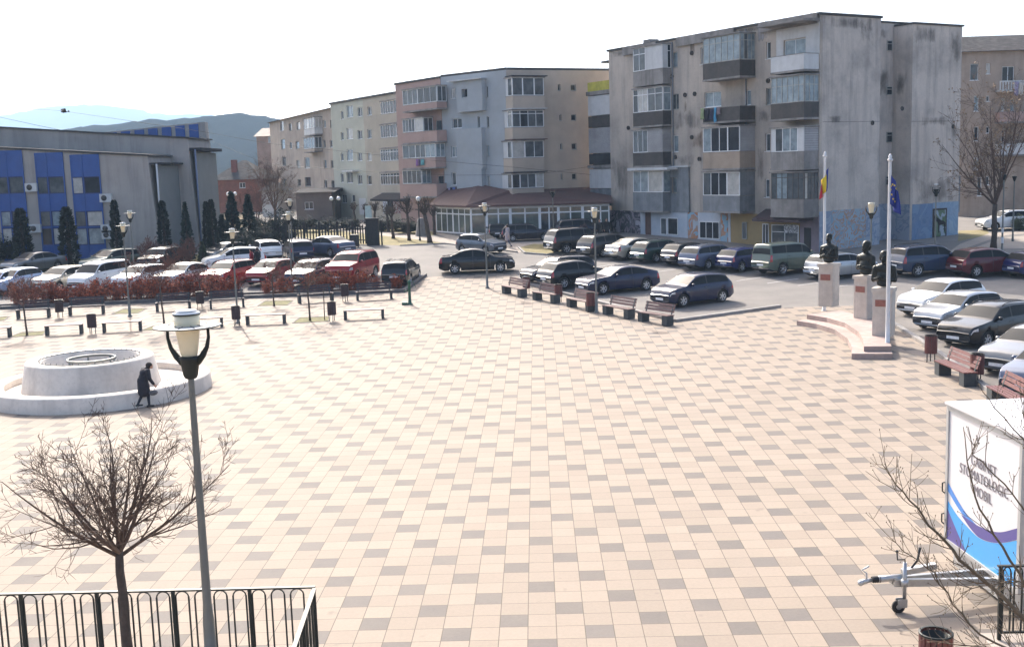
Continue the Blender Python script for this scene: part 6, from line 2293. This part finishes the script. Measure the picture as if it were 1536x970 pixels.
# young trees among the benches
gy = 'young bare trees among the benches'
for (px, py, cx, ytop, seed, sp, lab, n3) in ((41, 503, 35, 412, 31, 1.2, 'young bare tree on the grass patch beside the first backless bench', 6), (247, 491, 238, 372, 32, 1.45, 'young bare tree with a dense brown head, above the fountain', 9),
                                              (411, 459, 408, 388, 33, .9, 'thin young bare tree on the kerbed grass patch by the red hatchback', 5), (465, 481, 462, 385, 34, 1.0, 'thin staked young tree beside a litter bin', 5), (302, 455, 300, 395, 35, .8, 'low bare sapling behind the hedge benches', 5)):
    p = G(px, py)
    h = Z(px, ytop, p) - p.z
    o = bare_tree('young_tree', lab, gy, seed, h, h * .52, .05, sp, 3, [n3, 6, 4], .06, M_BARK, M_TWIGR if seed != 34 else M_TWIG, ((cx - px) * .01, 0), (M_RLEAF2, .10, .05), 7, .4, 1.15, .006, h * .46)
    place(o, p + Vector((0, 0, .01)))
p = G(487, 480)
tag(MB().tube([(0, 0, 0), (.02, 0, 1.6)], .025, 6).build('tree_stake', M_BARK, loc=p), 'short wooden stake beside the staked young tree', 'stake')
# bare trees farther off
for (px, py, ytop, seed, sp, th, per, lab, lf, cm, r) in ((414, 346, 236, 41, 3.2, .28, [9, 6, 4], 'tall bare tree before the beige block and the low annex', None, M_TWIG, .17), (386, 352, 262, 42, 2.5, .2, [8, 6, 3], 'thin bare tree tangled with the tall bare tree', None, M_TWIGR, .10),
                                                         (1491, 373, 112, 43, 3.0, .26, [8, 6, 3], 'bare lime tree with a few dry leaves before the slate roofed block', (M_DLEAF, .30, .14), M_TWIG, .20), (228, 404, 352, 44, 1.6, .22, [9, 6, 3], 'brown twiggy shrub tree before the grey cladding', None, M_TWIGR, .07),
                                                         (278, 402, 350, 45, 1.6, .1, [9, 6, 3], 'broad leafless shrub beside the twiggy shrub tree', None, M_TWIGR, .06)):
    p = G(px, py)
    h = Z(px, ytop, p) - p.z
    o = bare_tree('bare_tree', lab, 'bare trees round the car parks', seed, h, h * th, r, sp, 3, per, .07, M_BARK, cm, (0, 0), lf, 7, .25, .85, .010, h * .62)
    place(o, p)
# pollarded street trees
gpo = 'pollarded trees along the street'
for k, (px, py, ytop, lab) in enumerate(((533, 337, 304, 'pollarded tree next to the green block door'), (562, 343, 303, 'pollarded tree before the dark shop canopy'), (582.5, 348, 306, 'pollarded tree at the back edge of the lawn'), (590, 358, 306, 'pollarded tree on the lawn before the barber shop'),
                                        (614, 361, 296, 'tall pollarded tree on the lawn beside the globe lamp'), (645, 364, 296, 'thick leaning pollarded tree at the corner of the glass pavilion'), (652, 352, 308, 'slim pollarded tree against the pink block wall'), (548, 335, 306, 'pollarded stump with few shoots before the green block'))):
    p = G(px, py)
    h = Z(px, ytop, p) - p.z
    o = bare_tree('pollarded_tree', lab, gpo, 60 + k, h, h * .62, .14 if k != 5 else .2, .8, 2, [8, 4], .12, M_BARK, M_BARK, (-.35 if k == 5 else random.uniform(-.1, .1), 0), None, 6, .2, .9, .014, h * .38)
    place(o, p)


def needle_cone(rnd, mb, h, r, n, z0=.1, shape=.6, size=.13, droop=-.2):
    for i in range(n):
        f = rnd.random() ** .8
        z = z0 + (h - z0) * f
        rad = r * (1 - f) ** shape * (1 if f > .06 else .5 + f * 8) * (.82 + .18 * math.sin(f * 40 + rnd.random() * 3))
        a = rnd.uniform(0, 2 * PI)
        q = rad * math.sqrt(rnd.uniform(.45, 1.05))
        c = Vector((q * math.cos(a), q * math.sin(a), z))
        out = Vector((math.cos(a), math.sin(a), rnd.uniform(droop, .7))).normalized()
        s = size * rnd.uniform(.6, 1.3)
        w = out.orthogonal().normalized()
        w.rotate(Matrix.Rotation(rnd.uniform(0, PI), 3, out))
        mb.add([c - w * s * .5, c + out * s * 1.3, c + w * s * .5, c - out * s * .3 + Vector((0, 0, .3 * s))], [(0, 1, 2, 3)], 0)


def conifer(kind):
    rnd = random.Random(len(kind))
    t = bpy.data.objects.new(kind, None)
    COL.objects.link(t)
    MB().tube([(0, 0, 0), (0, 0, .5), (0, 0, .85)], [.035, .03, .01], 8).build('trunk', M_BARK, t)
    mb = MB()
    if kind == 'cypress':
        needle_cone(rnd, mb, 1, .17, 3000, .01, .40, .030, .2)
        m = M_CYP
    elif kind == 'spruce':
        needle_cone(rnd, mb, 1, .22, 2600, .04, .85, .034, -.5)
        m = M_SPR
    else:
        for i in range(2600):
            v = Vector((rnd.gauss(0, 1), rnd.gauss(0, 1), rnd.gauss(0, 1))).normalized() * rnd.uniform(.6, 1.0)
            k = 1 + .18 * math.sin(v.x * 7 + 1) * math.sin(v.y * 6) + .15 * math.sin(v.z * 9)
            c = Vector((v.x * .42 * k, v.y * .42 * k, .5 + v.z * .48 * k))
            s = .035 * rnd.uniform(.6, 1.3)
            w = v.orthogonal().normalized()
            mb.add([c - w * s, c + v * s, c + w * s, c - v * s * .6 + Vector((0, 0, s))], [(0, 1, 2, 3)], 0)
        m = M_SHB
    mb.build('crown', m, t)
    return t


CP = {k: Proto(conifer(k)) for k in ('cypress', 'spruce', 'evergreen_shrub')}
for (k, px, py, ytop, wpx, lab, m) in (
    ('cypress', 37, 398, 313, 26, 'dark cypress before the first full blue window bay', None), ('cypress', 106, 399, 311, 27, 'dark broad cypress before the middle blue window bay', None), ('cypress', 178, 396, 301, 18, 'slim dark cypress beside the plain office wall', None),
    ('cypress', 249, 390, 302, 19, 'dark cypress before the grey green cladding', None), ('cypress', 314, 388, 303, 14, 'cypress of a close pair at the office corner, shorter one', None), ('cypress', 322, 390, 300, 16, 'cypress of a close pair at the office corner, taller one', None),
    ('spruce', 283, 393, 304, 26, 'loose dark spruce between the cypresses', None), ('spruce', 305, 396, 362, 20, 'small light green spruce at the lawn edge', M_SPRL), ('spruce', 352, 380, 288, 38, 'large dark spruce behind the parked white hatchback', None), ('spruce', 376, 372, 292, 34, 'dark spruce next to the large spruce', None),
    ('spruce', 336, 378, 322, 30, 'low dark spruce before the brick house', None), ('evergreen_shrub', 400, 366, 318, 44, 'dark round evergreen bush behind the white car', None), ('evergreen_shrub', 428, 362, 316, 42, 'dark evergreen bush at the start of the picket fence', None),
    ('evergreen_shrub', 366, 386, 345, 50, 'low dark bush at the foot of the spruces', None), ('evergreen_shrub', 398, 376, 338, 46, 'low dark bush behind the white cars', None), ('evergreen_shrub', 458, 348, 324, 40, 'dark bush behind the picket fence before the annex', None), ('evergreen_shrub', 492, 347, 326, 38, 'dark bush behind the picket fence at the globe lamp', None),
    ('evergreen_shrub', 525, 344, 326, 34, 'dark bush before the green block', None), ('evergreen_shrub', 575, 347, 326, 40, 'dark clipped bush before the barber shop', None), ('evergreen_shrub', 610, 350, 328, 44, 'dark clipped bush on the slope before the pink block', None),
    ('evergreen_shrub', -5, 396, 352, 60, 'grey leafless looking shrub at the picture edge by the office', None), ('evergreen_shrub', 1530, 346, 322, 22, 'small green bush at the lane', M_SPRL), ('evergreen_shrub', 876, 362, 338, 18, 'reddish low bush at the pavilion corner', M_TWIGR)):
    p = G(px, py)
    h = Z(px, ytop, p) - p.z
    wd = wpx * (p - CAM).dot(_F) / FPX
    o = CP[k].get()
    o.name = k
    tag(o, lab, 'tree' if k != 'evergreen_shrub' else 'shrub', {'cypress': 'cypresses along the office building', 'spruce': 'spruces by the office corner'}.get(k, 'dark bushes behind the car parks'))
    w0 = {'cypress': .27, 'spruce': .42, 'evergreen_shrub': .86}[k]
    place(o, p, random.uniform(0, 6), None, None, (wd / w0, wd / w0, h))
    if m:
        for ch in o.children:
            if ch.name.startswith('crown'):
                ch.material_slots[0].link = 'OBJECT'
                ch.material_slots[0].material = m


# red hedge shrubs behind the kerb
def hedge_proto(seed):
    rnd = random.Random(seed)
    t = bpy.data.objects.new('red_shrub', None)
    COL.objects.link(t)
    st, l1 = MB(), MB()
    for i in range(26):
        a = rnd.uniform(0, 2 * PI)
        d = Vector((math.cos(a) * rnd.uniform(.1, .6), math.sin(a) * rnd.uniform(.1, .5), 1))
        p0 = Vector((rnd.uniform(-.3, .3), rnd.uniform(-.15, .15), 0))
        pts, rr = limb(st, rnd, p0, d, rnd.uniform(.7, 1.25), .010, .03, .18, 5, 4, .004)
        for q in range(4):
            j = rnd.randint(1, 4)
            b_, _ = limb(st, rnd, pts[j], spread_dir(rnd, (pts[j + 1] - pts[j]).normalized(), .4, 1), .28, .005, .05, .2, 3, 3, .003)
            for e in range(rnd.choice((1, 3, 6, 8, 10))):
                c = b_[rnd.randint(1, 3)] + Vector((rnd.uniform(-.07, .07), rnd.uniform(-.07, .07), rnd.uniform(-.07, .07)))
                s = rnd.uniform(.035, .065)
                v = Vector((rnd.uniform(-1, 1), rnd.uniform(-1, 1), rnd.uniform(-1, .6))).normalized() * s
                w = v.orthogonal().normalized() * s * .65
                l1.add([c, c + v + w, c + v * 2, c + v - w], [(0, 1, 2, 3)], rnd.choice((0, 0, 1)))
    st.build('stem', M_TWIGR, t)
    l1.build('foliage', [M_RLEAF, M_RLEAF2], t)
    return t


HP = [Proto(hedge_proto(s)) for s in (3, 9, 27)]
n = 0
rnd = random.Random(77)
hx0, hx1 = kl[0][0] + 8, kl[5][0] - .5
x = hx0
while x < hx1:
    # along the kerb line
    for (a, ya), (b, yb) in zip(kl[:5], kl[1:6]):
        if a <= x <= b: y = ya + (yb - ya) * (x - a) / (b - a)
    y += .72
    px, _ = pj((x, y, gz(y)))
    gap = 360 < px < 395 or 440 < px < 452 or 570 < px < 580
    if -40 < px and not gap:
        o = HP[n % 3].get()
        o.name = 'red_shrub'
        tag(o, 'leafy russet shrub, one of the hedge between the kerb and the parked cars', 'shrub', 'russet shrubs of the hedge along the car park')
        s = rnd.uniform(.95, 1.32) * (.85 if px > 380 else 1)
        place(o, (x, y + rnd.uniform(-.1, .1), gz(y) + .01), rnd.uniform(0, 6), None, None, (s, s, s * rnd.uniform(.9, 1.1)))
        n += 1
    x += rnd.uniform(.52, .74)

# dark picket fence and gate
a, b = G(385, 366), G(566, 368)
pts = [tuple(G(*q)[:2]) for q in [(385, 368), (430, 366), (480, 366), (530, 366), (553, 367)]]
t = thing('picket_fence', 'dark picket fence of uneven slats behind the parked saloon', 'fence', (0, 0, 0))
M_FEN = mat('dark_fence_wood', (.030, .027, .025), .85, var=.3, scale=5)
sl, rl = MB(), MB()
for (x0_, y0_), (x1_, y1_) in zip(pts, pts[1:]):
    L = math.hypot(x1_ - x0_, y1_ - y0_)
    k = int(L / .27)
    for i in range(k):
        f = i / k
        x, y = x0_ + (x1_ - x0_) * f, y0_ + (y1_ - y0_) * f
        hgt = 1.55 + rnd.uniform(-.08, .1) if i % 6 else 1.85
        wd = .055 if i % 6 else .10
        sl.box(x - wd, x + wd, y - .015, y + .015, gz(y) + .05, gz(y) + hgt)
    for hh in (.35, 1.3):
        rl.bar((x0_, y0_ + .04, gz(y0_) + hh), (x1_, y1_ + .04, gz(y1_) + hh), .04, .08)
sl.build('slat', M_FEN, t)
rl.build('rail', M_FEN, t)
p = G(561, 368)
t = thing('gate_pillar', 'tall dark boarded gate pillar at the end of the picket fence', 'gate', p)
MB().box(-.55, .45, -.25, .25, 0, 2.1).build('body', M_FEN, t)
MB().box(.6, .72, -.06, .06, 0, 2.0).build('post', M_FEN, t)
MB().box(-.62, .52, -.31, .31, 2.1, 2.2).build('cap', M_FEN, t)
p = G(533, 371)
t = thing('refuse_bin', 'dark wheeled refuse bin beside the gate pillar', 'bin', p)
MB().box(-.3, .3, -.3, .3, .08, .95).build('body', M_BLK, t)
MB().box(-.33, .33, -.34, .32, .952, 1.03).build('lid', M_BLK, t)
for s in (-.2, .2):
    MB().lathe([(.001, -.03), (.09, -.03), (.09, .03), (.001, .03)], 12, M=Matrix.Translation((s, .3, .09)) @ Matrix.Rotation(PI / 2, 4, 'Y')).build('wheel', M_TYRE, t)
p = G(632, 354)
t = thing('stone_marker', 'small grey tapered stone marker behind the globe lamp', 'marker', p)
MB().lathe([(.55, 0), (.45, .5), (.3, 1.4), (.22, 1.55), (.001, 1.6)], 8, sm=False).build('body', C_GREY, t)
p = G(553, 338)
t = thing('street_banner', 'pale upright banner by the green block entrance', 'banner', p)
MB().box(-.3, .35, -.02, .02, .35, 2.0).build('panel', mat('pale_banner', (.45, .58, .58), .6, var=.1), t)
MB().tube([(-.3, .03, 0), (-.25, .03, 2.0)], .025, 6).build('pole', M_IRON, t)
# ---------------------------------------------------------------- people
M_SKIN = mat('skin', (.42, .24, .17), .6, var=.08, scale=8)
M_SHOE = mat('dark_shoe', (.02, .018, .017), .5, var=.2)
M_HAIR = mat('dark_hair', (.03, .02, .015), .7, var=.3, scale=20)


def person(px, py, height, rz, label, coat, legs, hair, stride=.25, arm=(0, 0), long_coat=.5, bag=None, stoop=0, fine=.012, group=None, headc=None):
    p = G(px, py) if not isinstance(px, Vector) else px
    s = height / 1.7
    t = thing('person', label, 'person', (p.x, p.y, p.z + .012), rz, group)
    f = stoop
    hip = {1: Vector((.09, 0, .88)), -1: Vector((-.09, 0, .88))}
    kn = {k: Vector((.095 * k, .5 * stride * k + .05, .47)) for k in (1, -1)}
    an = {k: Vector((.09 * k, stride * k - (.06 if k < 0 else 0), .085 + (.04 if k < 0 else 0))) for k in (1, -1)}
    ch = Vector((0, .10 * f, 1.25 - .03 * f)); nk = Vector((0, .18 * f, 1.46 - .06 * f)); hd = Vector((0, .30 * f + .02, 1.60 - .12 * f))
    sh = {k: Vector((.19 * k, .15 * f, 1.40 - .05 * f)) for k in (1, -1)}
    el = {k: sh[k] + Vector((.06 * k, arm[0] * k * .2 + .02, -.29)) for k in (1, -1)}
    wr = {k: el[k] + Vector((-.03 * k, .10 + arm[1] * k * .15, -.23)) for k in (1, -1)}
    body = [('e', (0, .0, .95), (.17, .13, .14)), ('e', tuple(Vector((0, .04 * f, 1.10))), (.155, .115, .16)), ('e', tuple(ch), (.185, .125, .20)), ('c', tuple(ch + Vector((0, 0, .1))), tuple(nk), .07, .055),
            ('c', tuple(nk), tuple(hd - Vector((0, 0, .05))), .055, .055), ('e', tuple(hd), (.078, .098, .118)), ('e', tuple(hd + Vector((0, .095, -.015))), (.015, .025, .02)), ('e', tuple(hd + Vector((0, .06, -.08))), (.045, .04, .035)),
            ('e', tuple(hd + Vector((.078, 0, -.01))), (.012, .02, .03)), ('e', tuple(hd + Vector((-.078, 0, -.01))), (.012, .02, .03))]
    for k in (1, -1):
        body += [('c', tuple(hip[k]), tuple(kn[k]), .085, .058), ('c', tuple(kn[k]), tuple(an[k]), .056, .038), ('c', tuple(an[k] + Vector((0, -.05, -.04))), tuple(an[k] + Vector((0, .14, -.05))), .042, .034),
                 ('c', tuple(sh[k] * .7 + ch * .3), tuple(sh[k]), .08, .065), ('c', tuple(sh[k]), tuple(el[k]), .058, .046), ('c', tuple(el[k]), tuple(wr[k]), .045, .032)]
        d = (wr[k] - el[k]).normalized()
        pa = wr[k] + d * .06
        body += [('e', tuple(pa), (.022, .038, .048))]
        for q, l in enumerate((.062, .072, .068, .052)):
            b0 = pa + d * .03 + Vector((0, -.028 + q * .019, 0))
            m_ = b0 + d * l * .6 + Vector((-.006 * k, 0, 0))
            body += [('c', tuple(b0), tuple(m_), .0095, .009), ('c', tuple(m_), tuple(m_ + d * l * .4 + Vector((-.02 * k, 0, .004))), .009, .008)]
        body += [('c', tuple(pa + Vector((0, .03, .02))), tuple(pa + Vector((-.01 * k, .065, -.02)) + d * .02), .011, .009)]
    o = blob('body', body, fine, [M_SKIN, legs, M_SHOE], t, lambda c: 2 if c.z < .11 else (1 if c.z < .93 and abs(c.x) < .19 and not (c.z > .80 and abs(c.x) > .175) else 0), 2)
    low = .93 - long_coat
    ct = [('e', tuple(Vector((0, .04 * f, 1.10))), (.18, .145, .18)), ('e', tuple(ch), (.21, .15, .215)), ('c', (0, .0, 1.0), (0, .02, low + .12), .17, .20), ('c', tuple(ch + Vector((0, 0, .12))), tuple(nk), .09, .07)]
    for k in (1, -1):
        ct += [('c', tuple(sh[k] * .7 + ch * .3), tuple(sh[k]), .10, .082), ('c', tuple(sh[k]), tuple(el[k]), .078, .066), ('c', tuple(el[k]), tuple(wr[k] - (wr[k] - el[k]) * .12), .062, .052)]
    blob('coat', ct, fine * 1.2, coat, t, None, 3)
    hh = [('e', tuple(hd + Vector((0, -.022, .022))), (.093, .105, .115))] + ([('e', tuple(hd + Vector((0, -.06, -.08))), (.07, .06, .09))] if headc else [])
    blob('headscarf' if headc else 'hair', hh, fine, headc or hair, t, None, 2)
    t.scale = (s * (1.22 if headc else 1), s * (1.15 if headc else 1), s)
    if bag:
        for (k, m, sz) in bag:
            w = wr[k]
            b = MB().ball((w.x + .05 * k, w.y, w.z - .30), sz, 0, 12, 8)
            b.tube([(w.x + .05 * k, w.y - .07, w.z - .20), (w.x + .01 * k, w.y, w.z - .055), (w.x + .05 * k, w.y + .07, w.z - .20)], .010, 5)
            bo = b.build('handbag', m)
            bo.location = Vector((p.x, p.y, p.z + .012))
            bo.rotation_euler = (0, 0, rz)
            bo.scale = (s, s, s)
            tag(bo, 'dark soft handbag hanging from the hand of the walking woman' if k < 0 else 'dark grey bag swinging beside the walking woman', 'bag')
    return t


CO_DK = mat('dark_coat', (.017, .016, .024), .85, var=.3, scale=6)
CO_BK = mat('black_coat', (.012, .012, .013), .85, var=.3, scale=6)
CO_LT = mat('pale_pink_coat', (.42, .36, .37), .85, var=.12, scale=6)
CO_RD = mat('red_jacket', (.22, .02, .03), .8, var=.2, scale=6)
JEAN = mat('dark_trousers', (.025, .026, .035), .85, var=.2, scale=6)
JEANL = mat('grey_trousers', (.10, .10, .13), .85, var=.2, scale=6)
SCARF = mat('dark_scarf', (.028, .022, .018), .85, var=.6, scale=14)
BAGM = mat('black_bag_leather', (.015, .015, .016), .45, var=.2)
BAGG = mat('grey_bag_cloth', (.09, .09, .10), .7, var=.3)
person(217, 611, 1.52, R(-52), 'stooped woman in a long dark coat and headscarf walking by the fountain', CO_DK, JEAN, M_HAIR, .12, (0, .2), .48, [(-1, BAGM, (.09, .14, .15)), (1, BAGG, (.08, .17, .10))], .8, .011, None, SCARF)
person(762, 371, 1.70, R(65), 'woman in a pale pink coat crossing towards the glass pavilion', CO_LT, JEANL, M_HAIR, .28, (1, .5), .42, None, 0, .016)
person(900, 362, 1.72, R(170), 'person in black standing before the graffiti wall, beside another in black', CO_BK, JEAN, M_HAIR, .04, (0, 0), .3, None, 0, .018, 'people in black at the graffiti')
person(910, 362, 1.76, R(190), 'slightly taller person in black at the end of the graffiti wall', CO_BK, JEAN, M_HAIR, .04, (0, 0), .3, None, 0, .018, 'people in black at the graffiti')
person(379, 411, 1.68, R(90), 'person in a red jacket at the door of the white hatchback', CO_RD, JEANL, M_HAIR, .05, (0, 0), .2, None, 0, .018)
person(388, 411, 1.74, R(60), 'person in a dark jacket next to the red jacket at the white hatchback', CO_BK, JEAN, M_HAIR, .05, (0, 0), .2, None, 0, .018)

# ---------------------------------------------------------------- washing, cables, bird
def cloth(px0, py0, px1, py1, F, d, col, lab, grp):
    x0, x1, z0, z1 = F.rect(px0, py0, px1, py1, d)
    mb = MB()
    n = 8
    vs = []
    for i in range(n + 1):
        for j in range(7):
            f, g = i / n, j / 6
            vs.append(F.W @ Vector((x0 + (x1 - x0) * f + .03 * math.sin(j + i), d + .05 * math.sin(i * 1.9) * (.3 + g), z1 + (z0 - z1) * g * (1 - .08 * math.sin(i * 2.1)))))
    mb.add(vs, [(i * 7 + j, i * 7 + j + 1, (i + 1) * 7 + j + 1, (i + 1) * 7 + j) for i in range(n) for j in range(6)], 0, True)
    o = mb.build('laundry', mat('cloth_' + lab.split()[0] + lab.split()[1], col, .85, var=.2, scale=5))
    s = o.modifiers.new('s', 'SOLIDIFY')
    s.thickness = .008
    tag(o, lab, 'laundry', grp)


gw = 'washing on the apartment balconies'
FE2 = Face(A_, B_, z=FE.A.z)
for (a, b, c, d, col, lab) in ((487, 415, 499, 458, (.28, .33, .17), 'olive green cloth at the end of the washing line on the grey block'), (503, 416, 520, 466, (.02, .02, .03), 'black garment next to the olive cloth on the grey block'),
                               (522, 418, 535, 460, (.03, .03, .06), 'dark blue garment between black and bright blue washing'), (538, 412, 546, 468, (.08, .32, .52), 'bright blue towel on the grey block balcony'), (549, 412, 562, 440, (.20, .15, .16), 'short brownish cloth after the bright blue towel')):
    cloth(*z4(a, b, c, d), FE2, -1.62, col, lab, gw)
FC2 = Face(P0, P1 + Vector((-.05, .05, 0)), z=CB.matrix_basis.translation.z)
for (a, b, c, d, col, lab) in ((985, 602, 998, 642, (.30, .14, .34), 'purple cloth on the pink block balcony'), (1001, 600, 1012, 640, (.10, .06, .14), 'dark violet cloth on the pink block balcony'), (1014, 600, 1034, 638, (.12, .34, .36), 'teal cloth on the pink block balcony')):
    cloth(*z2(a, b, c, d), FC2, -1.22, col, lab, gw)
FD2 = Face(P1, P2, z=DB.matrix_basis.translation.z)
for (a, b, c, d, col, lab) in ((136, 808, 147, 872, (.34, .30, .42), 'lilac sheet at the blue grey block window'), (150, 806, 160, 868, (.02, .02, .04), 'black trousers at the blue grey block window'), (163, 805, 180, 850, (.10, .14, .34), 'blue shirt at the blue grey block window')):
    cloth(*z6(a, b, c, d), FD2, -.55, col, lab, gw)
FF2 = Face(Pa, Pb, z=FB.matrix_basis.translation.z)
for (a, b, c, d, col, lab) in ((738, 500, 776, 628, (.42, .38, .58), 'lilac sheet over the white balusters'), (778, 503, 822, 622, (.55, .50, .44), 'cream sheet over the white balusters')):
    cloth(*zF(a, b, c, d), FF2, -1.08, col, lab, gw)

for (lab, pts) in (('thin cable from the office roof across to the grey block', [(-40, 158, 80), (90, 166, 84), (300, 197, 90), (400, 215, 93), (640, 240, 95), (760, 250, 95), (886, 262, 95)]),
                   ('thin cable running low before the pink block', [(300, 205, 95), (400, 246, 100), (560, 258, 100), (680, 263, 98), (800, 262, 96), (886, 250, 95)]),
                   ('thin cable between the cypresses and the office roof', [(-60, 168, 84), (0, 176, 84), (60, 189, 85), (90, 195, 86)])):
    o = MB().tube([at_y(x, y, d) for x, y, d in pts], .013, 4).build('overhead_cable', M_IRON)
    tag(o, lab, 'cable', 'overhead cables')
c = at_y(96, 168, 62)
t = thing('bird', 'dark bird flying with bent wings above the office roof', 'bird', c, R(20))
t.scale = (1.5, 1.5, 1.5)
MB().ball((0, 0, 0), (.12, .035, .03), 0, 10, 8).ball((.16, 0, .02), .035).build('body', CO_BK, t)
for s in (1, -1):
    MB().add([(.08, s * .03, .01), (.06, s * .2, .12), (-.04, s * .40, -.02), (-.10, s * .2, .09), (-.06, s * .03, 0), (.08, s * .03, -.01), (.06, s * .2, .108), (-.04, s * .40, -.03), (-.10, s * .2, .08), (-.06, s * .03, -.012)],
             [(0, 1, 3, 4), (1, 2, 3), (9, 8, 6, 5), (8, 7, 6), (0, 5, 6, 1), (1, 6, 7, 2), (2, 7, 8, 3), (3, 8, 9, 4)]).build('wing', CO_BK, t)
for o in list(bpy.data.objects):
    if o.type == 'FONT':
        bpy.context.view_layer.update()
        me = bpy.data.meshes.new_from_object(o.evaluated_get(bpy.context.evaluated_depsgraph_get()))
        n = bpy.data.objects.new('lettering', me)
        COL.objects.link(n)
        n.parent = o.parent
        n.matrix_local = o.matrix_local
        n.location, n.rotation_euler, n.scale = o.location, o.rotation_euler, o.scale
        bpy.data.objects.remove(o)
